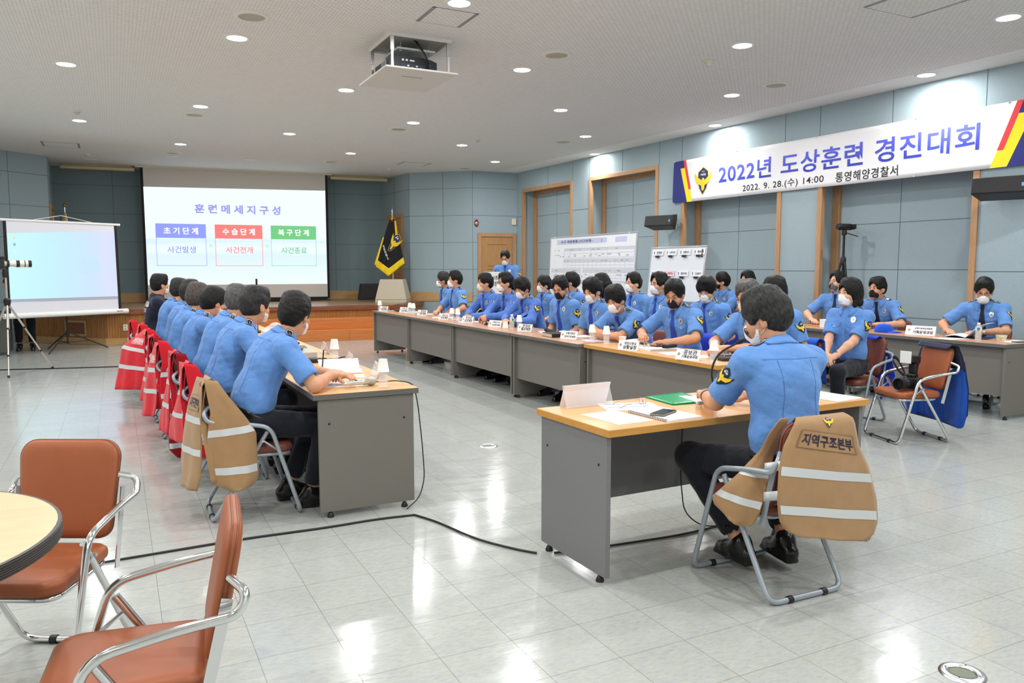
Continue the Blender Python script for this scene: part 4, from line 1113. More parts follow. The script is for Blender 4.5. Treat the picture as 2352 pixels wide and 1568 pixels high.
if not DRY:
    mb = MB(); c = n['chest'] - n['fwd'] * .3 + n['up'] * .08
    put_text(mb, '해양경찰', lambda u, v: (u, v, 0), width=.26, bold=.03); put_text(mb, 'POLICE', lambda u, v: (u, v - .08, 0), width=.2, bold=.02)
    P = np.array([c + n['tw'] * p[0] + n['up'] * p[1] for p in mb.v]); mb.v = [tuple(q) for q in trace(n['f'], P, n['fwd'], .4, .003)]
    obj('back_lettering', mb, M_LETW, n['root'], smooth=0)
# right-hand row, front line at the desks
FX = 4.74
rr = dict(tie=M_TIE)
cast('R1', 'person in white mask at the stage end of the right-hand desks, behind an upright neighbour', 5.08, 12.3, 90, h=.010, **rr, lean=10, hyaw=-18, hair='full', hcol='salt', skin=2, sc=1.03)
cast('R2', 'person in short sleeves sitting upright, second from the stage in the right-hand row', FX, 11.15, 92, h=.010, **rr, lean=2, hyaw=-14, hair='quiff', hl=(-.2, .26, .74), hr=(.1, .3, DESKZ), sc=1.05)
cast('R3', 'person in deep blue long sleeves and beige mask, looking left', FX, 9.87, 94, h=.0095, sleeve='long', **rr, lean=12, hyaw=-14, hair='short', mask='beige', hl=(-.05, .36, DESKZ), hr=(.1, .36, DESKZ), sc=1.03)
cast('R4', 'person in deep blue long sleeves and black-rimmed glasses, hands clasped on the desk', FX + .05, 9.3, 94, h=.0095, sleeve='long', **rr, lean=14, hyaw=-10, hair='quiff', specs='dark', hl=(-.02, .44, .80), hr=(.07, .42, .80), curl=.9, sc=1.05)
cast('R5', 'person in deep blue long sleeves with bowed head, one arm across the desk', FX + .05, 8.74, 98, h=.0095, sleeve='long', **rr, lean=20, hyaw=14, hpitch=18, hair='mop', hl=(-.04, .34, DESKZ), hr=(.12, .38, DESKZ), pole_l=(-1, 0, -.6))
cast('R7', 'person in black mask and thin round glasses looking down at a black notebook', FX, 7.85, 98, h=.009, **rr, lean=8, hyaw=18, hpitch=22, mask='black', hair='quiff', specs='metal', hl=(-.14, .22, .60), hr=(.14, .24, .60))
cast('R9', 'person in white mask with bowed head, left of the one leaning on folded arms', FX, 7.15, 98, h=.009, tie=M_TIE, lean=10, sc=0.98, hyaw=10, hpitch=20, hair='ponytail', skin=1, hl=(-.12, .26, .62), hr=(.12, .26, .62))
cast('R11', 'person leaning low over the desk on folded bare arms', FX - .02, 6.42, 100, h=.0085, tie=M_TIE, lean=34, hunch=10, hyaw=16, hpitch=20, hair='mop', hl=(.06, .36, DESKZ), hr=(-.06, .42, DESKZ), pole_l=(-1, -.2, -.15), pole_r=(1, -.2, -.15), curl=.35, sc=1.03)
cast('R14', 'person in black mask and glasses holding a pencil over papers', FX, 5.75, 102, h=.0075, tie=M_TIE, lean=12, hyaw=18, hpitch=24, mask='black', hair='short', specs='metal', wide=1.06, belly=.02, hl=(-.10, .34, DESKZ), hr=(.16, .40, .83), pole_l=(-1, -.1, -.25), pole_r=(1, -.2, -.5), curl=(.3, .8))
cast('R18', 'person in beige mask with hands clasped near the corner of the right-hand desks', FX, 4.77, 96, h=.0085, tie=M_TIE, lean=14, hyaw=0, hpitch=16, mask='beige', hair='short', hcol='grey', hl=(.0, .44, .80), hr=(.08, .44, .80), curl=.9, pole_l=(-1, -.2, -.6))
# second line behind them
BX = 5.95
cast('R6', 'person in short sleeves and clear glasses behind the long-sleeved people', BX, 10.45, 94, h=.010, tie=M_TIE, sc=.94, lean=6, hyaw=-8, hair='bun', specs='metal', skin=1)
cast('R8', 'person turned away, gold-barred shoulder strap, in front of the chart board', BX, 9.65, 92, h=.010, tie=M_TIE, lean=4, hyaw=-45, hair='full', front=False, sc=1.02)
cast('R10', 'person facing the chart board, only dark back of the head showing', BX, 8.85, 90, h=.010, sc=1.0, lean=6, hyaw=-60, hair='long', front=False, mask=None)
cast('R12', 'person in pointed white mask sitting between the two whiteboards', 6.12, 8.38, 94, h=.0095, tie=M_TIE, lean=4, hyaw=-8, hair='quiff', skin=1, sc=1.02)
cast('R13', 'person sitting tall in white mask in front of the small whiteboard', 5.7, 7.32, 96, h=.009, tie=M_TIE, lean=2, hyaw=-8, hair='quiff', sc=1.03)
cast('R15', 'person in low white mask reading, just right of the small whiteboard', 5.55, 6.3, 104, h=.0085, tie=M_TIE, lean=6, hyaw=16, hpitch=22, hair='mop', skin=1)
cast('R19', 'person mostly hidden behind the lone person, only head and shoulder showing', 5.3, 5.1, 96, h=.010, tie=M_TIE, lean=8, hyaw=-10, hair='full')
# back desks by the wall
WX = 8.33
cast('R16', 'person turned away at the far end of the back desks', 8.5, 9.3, 94, h=.0105, lean=8, hyaw=-40, hair='full', specs='dark', mask='black', hl=(-.1, .36, DESKZ), hr=(.1, .36, DESKZ), sc=1.02)
cast('R17', 'person in black mask looking left, second at the back desks', 8.22, 8.52, 94, h=.0105, lean=2, hyaw=-12, hair='quiff', mask='black', hl=(-.1, .3, DESKZ), hr=(.1, .36, DESKZ), sc=1.04)
cast('T1', 'person in grey mask and navy tie below the wall camcorder, looking up left', WX, 7.05, 108, h=.0095, tie=M_TIEN, lean=2, hyaw=-24, hpitch=-6, hair='quiff', mask='grey', specs='metal', epau=2, skin=1, hl=(-.2, .32, DESKZ), hr=(.2, .32, DESKZ), sc=1.04)
cast('T3', 'person in black mask behind the two blue caps, looking left', WX, 6.37, 104, h=.0095, tie=M_TIEN, lean=20, hyaw=-16, hair='short', mask='black', epau=3, hl=(-.1, .36, DESKZ), hr=(.1, .36, DESKZ))
cast('T4', 'person in glasses and white mask reading papers at the end of the back desks', WX + .03, 5.15, 112, h=.008, tie=M_TIEN, lean=14, hyaw=8, hpitch=22, hair='short', specs='dark', mask='white', epau=4, skin=0, wide=1.05, hl=(-.02, .36, .77), hr=(.28, .40, DESKZ), pole_l=(-1, -.2, -.5), pole_r=(1, -.2, -.5))
t2 = cast('T2', 'person in white mask sitting upright beside the tan chair, hands folded in the lap', 6.05, 4.98, 100, h=.007, lean=2, hunch=2, sc=.96, hyaw=-16, hpitch=-4, hair='bob', skin=1, hl=(-.05, .36, .625), hr=(.02, .36, .63), curl=.5, belt=True, hnl=(-.2, .3, 1), hnr=(.2, .3, 1))
# the lone person in the foreground
n0 = cast('N', 'person in blue shirt seen from behind at the lone desk, black band on left wrist', 2.72, 2.57, -8, h=.0055, lean=8, hunch=12, back=True, belt=True, badge=False, hyaw=34, hpitch=16, hroll=0, hair='full', hcol='salt', wide=1.06, hl=(-.12, .47, .79), hr=(.16, .44, .785), pole_l=(-.6, -.1, -1), pole_r=(1, -.1, -.4), curl=.6, tie=M_TIE, key_elbow=False,
          feet=((-.12, .14, .12), (.10, .10, .12)), knees=((-.27, .37, .51), (.20, .40, .51)), handk=.005)
# the presenter at the lectern
cast('P', 'person standing at the lectern by the oak door, glasses and white mask, looking down', 6.45, 12.87, 138, h=.010, seated=False, lean=3, hyaw=0, hpitch=24, hair='crop', specs='metal', tie=M_TIE, hl=(-.14, .30, 1.12), hr=(.14, .30, 1.12), sc=1.02)
# someone behind the portable screen, and the photographer at the left edge
cast('X1', 'person in dark clothes behind the portable screen, only legs and black shoes showing', -1.45, 16.1, 180, h=.012, seated=False, shirt=M_NAVY, patch=False, badge=False, epau=0, hair='short', mask='white', lean=2)
cast('X2', 'person in dark clothes at the far left edge beside the tripod camera', -1.86, 12.30, -80, h=.010, seated=False, shirt=M_NAVY, patch=False, badge=False, epau=0, hair='short', lean=4, hl=(-.1, .34, 1.22), hr=(.1, .34, 1.2), sc=.93)
# ------------------------------------------------------------------ banner on the right wall
M_BANNER = mat('banner_cloth', rgb(236, 236, 238), 0.7, bump=0.15, bscale=6, bdist=0.02)
M_BNAVY = mat('banner_navy', rgb(38, 44, 120), 0.7); M_BYEL = mat('banner_yellow', rgb(240, 220, 36), 0.7); M_BRED = mat('banner_red', rgb(226, 60, 70), 0.7)
def grad_mat(name, c1, c2, z0, z1):
    m = bpy.data.materials.new(name); k = NT(m); tc = k.add('ShaderNodeTexCoord'); sp = k.add('ShaderNodeSeparateXYZ'); k.link(tc, 'Object', sp, 'Vector')
    r = k.add('ShaderNodeMapRange', i_From_Min=z0, i_From_Max=z1); k.link(sp, 'Z', r, 'Value')
    mx = k.add('ShaderNodeMix', data_type='RGBA'); mx.inputs[6].default_value = (*c1, 1); mx.inputs[7].default_value = (*c2, 1)
    k.link(r, 'Result', mx, 0); k.link(mx, 2, k.b, 'Base Color'); k.b.inputs['Roughness'].default_value = 0.7; return m
M_BBLUE = grad_mat('banner_blue_print', rgb(44, 60, 176), rgb(92, 100, 220), 2.8, 3.11)
bn = thing('banner', 'long white banner with big blue lettering hung across the recessed wall', 'banner')
def bo(s, z): return -0.035 - 0.008 * sin(s * 2.3 + z * 3) - 0.004 * sin(s * 6.1 - z * 5)
def bp_(lift): return lambda s, z: rwp(s, bo(s, z) - lift, z)
B0, B1 = 5.68, 11.80
f0 = bp_(0.0)
mb = MB(); mb.grid([[f0(B0 + (B1 - B0) * i / 120, 2.57 + 0.71 * j / 12) for i in range(121)] for j in range(13)]); obj('banner_cloth', mb, M_BANNER, bn, smooth=180, solid=0.002)
def bquads(nm, qs, m, lift, n=6):
    mb = MB(); sub_quads(mb, qs, bp_(lift), n); return obj(nm, mb, m, bn, smooth=180)
bquads('corner_stripe', [[(B0, 2.57), (6.10, 2.57), (5.93, 3.28), (B0, 3.28)]], M_BNAVY, .003)
bquads('corner_stripe', [[(6.04, 2.57), (6.17, 2.57), (6.00, 3.15), (5.86, 3.15)]], M_BYEL, .004)
bquads('corner_stripe', [[(6.07, 2.78), (6.125, 2.78), (5.99, 3.28), (5.935, 3.28)]], M_BRED, .005)
bquads('corner_stripe', [[(11.30, 2.57), (B1, 2.57), (B1, 3.28), (11.44, 3.28)]], M_BNAVY, .003)
bquads('corner_stripe', [[(11.13, 2.57), (11.32, 2.57), (11.56, 3.14), (11.36, 3.14)]], M_BYEL, .004)
bquads('corner_stripe', [[(11.20, 2.76), (11.27, 2.76), (11.46, 3.28), (11.39, 3.28)]], M_BRED, .005)
def btext(nm, s, s0, s1, z0, z1, m, bold, sp=1.0):
    mb = MB(); f = bp_(.004); put_text(mb, s, lambda u, v: f((s0 + s1) / 2 + u, (z0 + z1) / 2 + v), s1 - s0, z1 - z0, bold, sp); obj(nm, mb, m, bn, smooth=0)
btext('headline_lettering', '2022년 도상훈련 경진대회', 6.79, 11.0, 2.80, 3.11, M_BBLUE, 0.016, 1.08)
M_INK = mat('black_print', (0.012, 0.012, 0.014), 0.6)
btext('date_lettering', '2022. 9. 28.(수) 14:00', 7.32, 8.85, 2.61, 2.745, M_INK, 0.008, 1.1)
btext('date_lettering', '통영해양경찰서', 9.04, 9.98, 2.61, 2.745, M_INK, 0.012, 1.1)
def emblem(parent, fn, size, name='emblem', n=3, text=False, lifts=(0, .0012, .002, .0016)):
    """fn(lift) -> map of (u, v) metres"""
    base = None
    for nm, qs, m, l in ((name, [[(a * 1.08, b * 1.06) for a, b in q] for q in EMB_SHIELD], M_YEL, lifts[0]), ('shield', EMB_SHIELD, M_DIA, lifts[1]), ('wings', EMB_WING, M_YEL, lifts[3]), ('lettering', EMB_LET, M_LETW, lifts[2])):
        mb = MB(); f = fn(l)
        if nm == 'lettering' and text:
            put_text(mb, '해양경찰', lambda u, v: f(u, v + .22 * size), .30 * size, None, .03); put_text(mb, 'POLICE', lambda u, v: f(u, v + .34 * size), .16 * size, None, .02)
        else: sub_quads(mb, [[(a * size, b * size) for a, b in q] for q in qs], f, n)
        o = obj(nm, mb, m, base or parent, smooth=0)
        if base is None: base = o
    return base
emblem(bn, lambda l: (lambda u, v: bp_(.005 + l)(6.42 + u, 2.90 + v)), 0.42, text=True)
for s in (5.7, 7.2, 8.7, 10.2, 11.3):
    for z in (2.575, 3.275):
        b = MB(RW @ Txyz(s, bo(s, z) - .004, z) @ Rx(90)); b.lathe([(.010, 0), (.010, .003), (.005, .004)], 12); obj('eyelet', b, M_STEEL, bn)

# ------------------------------------------------------------------ loudspeakers on the right wall
def wall_speaker(s, z, label):
    M = RW @ Txyz(s, -0.30, z) @ Rz(22) @ Rx(-14)
    t = thing('wall_loudspeaker', label, 'loudspeaker', group='wall loudspeakers')
    b = MB(M); b.prism([(-.27, -.12), (.27, -.12), (.21, .14), (-.21, .14)], -.095, .095); obj('cabinet', b, M_BLACK, t, bevel=.008)
    b = MB(M); b.box(-.255, .255, -.128, -.121, -.085, .085); obj('grille', b, mat('speaker_mesh', (.018, .018, .02), .6, bump=1, bscale=400, bdist=.002), t, bevel=.004)
    b = MB(M); b.box(.20, .225, -.131, -.128, -.03, .01); obj('maker_badge', b, mat('blue_badge', rgb(90, 150, 200), .4), t)
    b = MB(M); b.tube([(-.24, 0, .10), (-.24, 0, .115), (.24, 0, .115), (.24, 0, .10)], .008, 6)
    b.M = RW; p = Vector((s, -0.30, z + .11)); b.tube([p, (s, -.10, z + .09), (s, 0.0, z + .09)], .014, 8); b.box(s - .05, s + .05, -.012, 0, z + .03, z + .15); obj('bracket', b, M_BLACK, t)
wall_speaker(5.70, 2.23, 'black loudspeaker on the wall between the second and third recess, above the whiteboards')
wall_speaker(11.42, 2.31, 'black loudspeaker on the wall below the right end of the banner')

# alarm bell, wall box
t = thing('fire_alarm', 'small red oval fire alarm on the wall left of the oak door', 'fire alarm')
M = MAB @ Txyz(1.02, 0, 2.50) @ Rx(-90)
b = MB(M @ Matrix.Diagonal((.8, 1.35, 1, 1))); b.lathe([(.062, 0), (.064, .02), (.05, .034), (0, .034)], 28, caps=False); obj('red_body', b, mat('alarm_red', rgb(150, 44, 40), .4), t)
b = MB(M @ Txyz(.006, .006, .03)); b.lathe([(.04, 0), (.038, .016), (.022, .03), (0, .034)], 24, caps=False); obj('silver_dome', b, M_STEEL, t)
o = obj('sensor_box', MB(MAB).box(.03, .14, 0, .05, 2.47, 2.62), M_CREAM, bevel=.008); tag(o, 'small cream wall box high in the corner right of the oak door', 'wall box')

# ------------------------------------------------------------------ big projection screen on the stage
SX0, SY0, SX1, SY1 = 0.60, 19.32, 4.66, 18.93
_d = Vector((SX1 - SX0, SY1 - SY0, 0)); SL = _d.length; _d /= SL
MS = Matrix(((_d.x, -_d.y, 0, SX0), (_d.y, _d.x, 0, SY0), (0, 0, 1, 0), (0, 0, 0, 1)))
M_SCR = mat('screen_fabric', rgb(214, 208, 202), .9, spec=.1)
sc_ = thing('projection_screen', 'large projection screen on the stage showing a slide with three coloured boxes', 'projection screen')
obj('fabric', MB(MS).box(.055, SL - .055, .0, .01, .76, HC - .02), M_SCR, sc_)
b = MB(MS); b.box(0, .055, -.002, .012, .72, HC - .02); b.box(SL - .055, SL, -.002, .012, .72, HC - .02); b.box(.055, SL - .055, -.002, .012, .70, .76); obj('black_border', b, M_BLACKM, sc_)
obj('bottom_bar', MB(MS).box(-.01, SL + .01, -.02, .03, .68, .70), M_BLACK, sc_, bevel=.005)
obj('case', MB(MS).box(-.1, SL + .1, -.04, .10, HC - .03, HC), M_CREAM, sc_)
def scr_img(name, M, corners, stops, strength):
    """projected picture: a quad whose content colour runs down the slide"""
    m = bpy.data.materials.new(name); k = NT(m)
    tc = k.add('ShaderNodeTexCoord'); sp = k.add('ShaderNodeSeparateXYZ'); k.link(tc, 'UV', sp, 'Vector')
    nz = k.add('ShaderNodeTexNoise', i_Scale=1.0, i_Detail=5.0); mp = k.add('ShaderNodeMapping'); mp.inputs['Scale'].default_value = (2.5, 22, 1)
    k.link(tc, 'UV', mp, 'Vector'); k.link(mp, 'Vector', nz, 'Vector')
    ad = k.add('ShaderNodeMath', operation='MULTIPLY_ADD'); ad.inputs[1].default_value = .12; k.link(nz, 'Fac', ad, 0)
    ad2 = k.add('ShaderNodeMath', operation='SUBTRACT'); ad2.inputs[1].default_value = .06
    src = stops['axis']; k.link(sp, src, ad, 2); k.link(ad, 'Value', ad2, 0)
    rp = k.add('ShaderNodeValToRGB'); e = rp.color_ramp.elements
    st = stops['c']; e[0].position = st[0][0]; e[0].color = (*rgb(*st[0][1]), 1); e[1].position = st[-1][0]; e[1].color = (*rgb(*st[-1][1]), 1)
    for p, c in st[1:-1]:
        x = e.new(p); x.color = (*rgb(*c), 1)
    k.link(ad2, 'Value', rp, 'Fac'); k.link(rp, 'Color', k.b, 'Emission Color'); k.b.inputs['Emission Strength'].default_value = strength
    k.b.inputs['Base Color'].default_value = (.05, .05, .05, 1); k.b.inputs['Roughness'].default_value = .9; k.b.inputs['Specular IOR Level'].default_value = .1
    return m
SLIDE = [(.05, 3.25), (SL - .06, 3.30), (SL - .06, 1.07), (.06, 1.07)]
def slide_fn(lift): return lambda u, z: MS @ Vector((u, -.003 - lift, z))
def uvquad(name, pts, m, parent, n=8):
    P = [[((pts[0] * (1 - i / n) + pts[1] * i / n) * (j / n) + (pts[3] * (1 - i / n) + pts[2] * i / n) * (1 - j / n)) for i in range(n + 1)] for j in range(n + 1)]
    mb = MB(); mb.grid([[tuple(p) for p in r] for r in P]); o = obj(name, mb, m, parent, smooth=0)
    uv = o.data.uv_layers.new(name='UVMap')
    for l in o.data.loops:
        i, j = l.vertex_index % (n + 1), l.vertex_index // (n + 1); uv.data[l.index].uv = (i / n, j / n)
    return o
f = slide_fn(0)
img = uvquad('projected_slide', [f(*SLIDE[0]), f(*SLIDE[1]), f(*SLIDE[2]), f(*SLIDE[3])],
       scr_img('slide_picture', MS, None, dict(axis='Y', c=[(0, (224, 238, 255)), (.30, (208, 228, 252)), (.38, (226, 240, 254)), (.46, (206, 226, 250)), (.50, (226, 246, 254)), (1.0, (228, 252, 255))]), 1.12), sc_)
def lit(n, c, s=1.0): return emis('slide_' + n, rgb(*c), s)
XW = lambda X: (X - .65) / 3.98 * (SL - .12) + .06
def slide_q(nm, x0, x1, z0, z1, m, l=.002):
    b = MB(); g = slide_fn(l); b.quad(g(XW(x0), z0), g(XW(x1), z0), g(XW(x1), z1), g(XW(x0), z1)); obj(nm, b, m, img, smooth=0)
def slide_t(s, x0, x1, z, m, l=.004, bold=.02, sp=1.0, h=None):
    b = MB(); g = slide_fn(l); put_text(b, s, lambda u, v: g(XW((x0 + x1) / 2) + u, z + v), x1 - x0, h, bold, sp); obj('slide_lettering', b, m, img, smooth=0)
slide_t('훈 련 메 세 지 구 성', 1.69, 3.57, 2.80, lit('title', (158, 160, 232)), bold=.035, h=.21)
for x0, x1, head, sub, c, c2 in ((.85, 1.91, '초 기 단 계', '사건발생', (148, 160, 246), (176, 188, 250)), (2.10, 3.15, '수 습 단 계', '사건전개', (252, 132, 128), (252, 160, 156)), (3.34, 4.39, '복 구 단 계', '사건종료', (116, 206, 132), (168, 222, 176))):
    m = lit('box_%d' % x0, c); m2 = lit('line_%d' % x0, c2)
    slide_q('box_header', x0, x1, 2.13, 2.45, m)
    b = MB(); g = slide_fn(.002); w = .014
    for a0, a1, z0, z1 in ((x0, x0 + w, 1.51, 2.13), (x1 - w, x1, 1.51, 2.13), (x0, x1, 1.50, 1.50 + w)): b.quad(g(XW(a0), z0), g(XW(a1), z0), g(XW(a1), z1), g(XW(a0), z1))
    obj('box_outline', b, m2, img, smooth=0)
    slide_t(head, x0 + .17, x1 - .17, 2.29, lit('white', (252, 254, 255)), bold=.03); slide_t(sub, x0 + .23, x1 - .23, 1.87, m, bold=.012)
for x in (2.0, 3.25): slide_q('arrow', x - .035, x + .035, 1.93, 2.0, lit('cyan', (180, 250, 240)))
# housings left and right of it
for x0, x1, l in ((-.95, .5, 'long cream screen housing under the stage ceiling left of the big screen'), (4.75, 6.15, 'long cream screen housing under the stage ceiling right of the big screen')):
    y = lambda x: SY0 - .096 * (x - SX0)
    b = MB(); d = Vector((1, -.096, 0)).normalized(); M = Matrix(((d.x, -d.y, 0, x0), (d.y, d.x, 0, y(x0) + .1), (0, 0, 1, 0), (0, 0, 0, 1)))
    b.M = M; b.box(0, x1 - x0, -.05, .09, HC - .11, HC - .045); b.box(0.05, x1 - x0 - .05, 0, .04, HC - .045, HC)
    tag(obj('screen_housing', b, mat('aged_cream', rgb(208, 196, 160), .5), bevel=.012), l, 'screen housing')

# ------------------------------------------------------------------ portable tripod screen at the left
ps = thing('tripod_screen', 'portable white tripod screen showing a pale blue computer desktop', 'projection screen')
TL, TR, BR, BL = Vector((-1.60, 15.22, 2.225)), Vector((.07, 16.16, 2.225)), Vector((.085, 16.02, .70)), Vector((-1.59, 15.06, .70))
def pf(u, v, o=0.0):
    n = (TR - TL).cross(TL - BL).normalized()
    if n.y > 0: n = -n
    return (TL * (1 - u) + TR * u) * v + (BL * (1 - u) + BR * u) * (1 - v) + n * o
b = MB(); b.grid([[pf(i / 6, j / 6) for i in range(7)] for j in range(7)]); obj('fabric', b, mat('screen_grey_white', rgb(216, 216, 224), .9, spec=.1), ps, smooth=0, solid=.003)
for u0, u1 in ((0, .028), (.972, 1.0)): b = MB(); b.quad(pf(u0, 0, .003), pf(u1, 0, .003), pf(u1, 1, .003), pf(u0, 1, .003)); obj('border_strip', b, M_BLACKM, ps, smooth=0)
b = MB(); b.tube([pf(-.02, 1.01), pf(1.03, 1.01)], .022, 12); obj('top_bar', b, M_WHITE, ps, smooth=60)
b = MB(); b.tube([pf(-.03, -.025), pf(1.06, -.025)], .045, 16); obj('roller_case', b, M_WHITE, ps, smooth=60)
b = MB(); b.tube([pf(1.0, -.025, .047) - Vector((0, 0, .0)), pf(.94, -.025, .047)], .006, 4); obj('label_strip', b, mat('label_brown', rgb(110, 86, 84), .5), ps)
dk = uvquad('projected_desktop', [pf(.03, .865, .006), pf(.972, .93, .006), pf(.972, .14, .006), pf(.03, .12, .006)],
     scr_img('desktop_picture', None, None, dict(axis='X', c=[(0, (188, 236, 250)), (.45, (186, 226, 250)), (.75, (194, 216, 252)), (.9, (206, 214, 250)), (1.0, (204, 210, 238))]), 1.05), ps)
def dq(nm, u0, u1, v0, v1, c, s=.9):
    b = MB(); b.quad(pf(u0, v0, .008), pf(u1, v0, .008), pf(u1, v1, .008), pf(u0, v1, .008)); obj(nm, b, emis('desk_' + nm + str(c), rgb(*c), s), dk, smooth=0)
dq('window_logo', .64, .715, .52, .60, (206, 238, 255)); dq('window_logo', .725, .80, .52, .605, (206, 238, 255)); dq('window_logo', .64, .715, .435, .51, (206, 238, 255)); dq('window_logo', .725, .80, .43, .51, (206, 238, 255))
dq('taskbar', .03, .972, .125, .155, (176, 176, 190)); dq('search_field', .075, .25, .127, .15, (236, 250, 190))
for u, v, c in ((.075, .80, (240, 236, 170)), (.04, .73, (214, 244, 252)), (.075, .73, (150, 190, 206)), (.04, .655, (222, 246, 252)), (.075, .655, (236, 250, 252)), (.16, .65, (230, 240, 244)), (.04, .575, (226, 248, 250))): dq('icon', u, u + .018, v, v + .03, c)
for u in (.29, .32, .345, .9, .935): dq('task_icon', u, u + .01, .133, .147, (236, 240, 250))
P0 = Vector((-.79, 15.80, 0)); b = MB(); b.tube([P0 + Vector((0, 0, .14)), P0 + Vector((0, 0, 2.36))], .014, 10); obj('pole', b, M_BLACK, ps, smooth=60)
b = MB(); b.tube([pf(.22, 1.015), P0 + Vector((0, -.02, 2.36)), pf(.80, 1.015)], .006, 6); obj('hanging_cord', b, M_WHITE, ps)
b = MB(); b.lathe([(.028, .26), (.03, .34), (.02, .35)], 14, P0); b.lathe([(.022, .12), (.022, .16)], 14, P0); obj('leg_collar', b, M_BLACK, ps)
for q in ((-1.04, 15.14), (-.16, 15.90), (-1.12, 16.16)):
    e = Vector((*q, .012)); b = MB(); b.tube([P0 + Vector((0, 0, .33)), e], .011, 8); b.tube([P0 + Vector((0, 0, .14)), P0 * .45 + e * .55 + Vector((0, 0, .15))], .007, 6); obj('leg', b, M_BLACK, ps, smooth=60)

# ------------------------------------------------------------------ flag, plinth, monitor speaker
FG = Vector((5.78, 17.45, STAGE_Z))
t = thing('flag_plinth', 'tapered cream plinth on the right of the stage under the black flag', 'plinth', FG)
b = MB(Rz(-28)); w, v, h = .36, .26, .53
b.raw([(-w, -w, .07), (w, -w, .07), (w, w, .07), (-w, w, .07), (-v, -v, h), (v, -v, h), (v, v, h), (-v, v, h)], [(0, 3, 2, 1), (4, 5, 6, 7), (0, 1, 5, 4), (1, 2, 6, 5), (2, 3, 7, 6), (3, 0, 4, 7)])
obj('tapered_body', b, mat('plinth_cream', rgb(196, 186, 166), .6), t, bevel=.006)
b = MB(Rz(-28)); b.box(-w, w, -w, w, 0, .065); obj('base_block', b, mat('plinth_cream', None), t, bevel=.004)
t = thing('flag', 'black flag with yellow fringe and winged emblem hanging from a pole on the plinth', 'flag', FG + Vector((0, 0, .531)))
b = MB(); b.tube([(0, 0, 0), (0, 0, 1.49)], .013, 10); obj('pole', b, M_STEEL, t, smooth=60)
b = MB(); b.lathe([(.016, 1.47), (.02, 1.50), (.008, 1.52), (.02, 1.56), (.012, 1.60), (.002, 1.66)], 12); obj('finial', b, M_CHROME, t, smooth=60)
b = MB()
for a in range(3): b.tube([(0.02 * cos(a * 2), .02 * sin(a * 2), 1.42), (.06 * cos(a * 2), .06 * sin(a * 2), 1.39), (.03 * cos(a * 2 + .5), .03 * sin(a * 2 + .5), 1.33), (.01, -.02, 1.36)], .007, 6)
b.lathe([(.02, 1.40), (.024, 1.43), (.018, 1.46)], 10); obj('tassel_cord', b, mat('flag_cord', rgb(226, 150, 20), .6), t)
M_FLK = mat('flag_black', (.006, .006, .008), .8); M_FLY = mat('flag_fringe', rgb(240, 206, 20), .6, bump=.6, bscale=120, bdist=.01, stretch=(1, 1, .1))
VIEW = Rz(-18)
def flagp(u, v, o=0.0):
    """u across -1..1, v down 0..1; hangs in folds from the pole head"""
    wl, wr = -.06 - .33 * v ** .9, .07 + .20 * v ** 1.1
    x = wl + (wr - wl) * (u + 1) / 2
    y = -.03 - .05 * v - .035 * sin(u * 4.2 + .6) * v - .02 * sin(u * 9 + v * 4) * v
    zb = 1.37 - 1.30 * v * (.80 + .20 * (1 - abs(u + .15)) if True else 1)
    return VIEW @ Vector((x, y - o, zb))
b = MB(); b.grid([[flagp(-1 + 2 * i / 28, j / 30 * .86) for i in range(29)] for j in range(31)]); obj('cloth', b, M_FLK, t, smooth=180, solid=.003)
b = MB(); b.grid([[flagp(-1 + 2 * i / 28, .86 + .14 * j / 4, .002) for i in range(29)] for j in range(5)])
b.grid([[flagp(-1.12 + .14 * i / 2, .38 + .60 * j / 16, .003) for i in range(3)] for j in range(17)])
b.grid([[flagp(.62 + .46 * i / 2 * (1 - .5 * j / 16), .02 + .5 * j / 16, .006) for i in range(3)] for j in range(17)])
obj('fringe', b, M_FLY, t, smooth=180, solid=.004)
ca, sa = cos(RD(-52)), sin(RD(-52))
def fe(l):
    def g(u, v):
        U, V = u * ca - v * sa, u * sa + v * ca
        return flagp(.42 + U * 4.2, .45 - V * .80, .012 + l * 3)
    return g
emblem(t, fe, .40, lifts=(0, .002, .004, .003), n=4)
b = MB(); put_text(b, '해양경찰서', lambda u, v: flagp(-.55 + (u * .62 + v * .78) * 3.4, .62 - (-u * .78 + v * .5) * .8, .012), .30, None, .03); obj('lettering', b, M_LETW, t, smooth=0)
t = thing('flag_stand', 'white and gold flag with a gold ball finial, mostly hidden behind the portable screen', 'flag', (-.86, 18.6, STAGE_Z))
b = MB(); b.tube([(0, 0, .03), (0, 0, 2.05)], .016, 10); obj('pole', b, M_STEEL, t, smooth=60)
b = MB(); b.lathe([(.22, 0), (.22, .02), (.03, .05)], 20); obj('base', b, M_BLACK, t)
b = MB(); b.lathe([(.0, 2.03), (.03, 2.045), (.045, 2.08), (.03, 2.115), (0, 2.125)], 16, caps=False); obj('finial', b, mat('old_gold', rgb(130, 108, 70), .35, metal=.6), t, smooth=60)
for x0, x1, m in ((-.13, .02, mat('gold_cloth', rgb(206, 160, 60), .7)), (-.02, .13, mat('ivory_cloth', rgb(226, 220, 200), .8))):
    b = MB(); b.grid([[((x0 + (x1 - x0) * i / 8) * (.15 + .85 * min(1, (j / 14) * 2)), -.03 - .03 * sin(i * 1.3 + j * .2), 1.93 - 1.3 * j / 14) for i in range(9)] for j in range(15)]); obj('cloth', b, m, t, smooth=180, solid=.003)
t = thing('stage_monitor', 'black monitor loudspeaker on the stage floor left of the cream plinth', 'loudspeaker', (5.72, 19.1, STAGE_Z), -6)
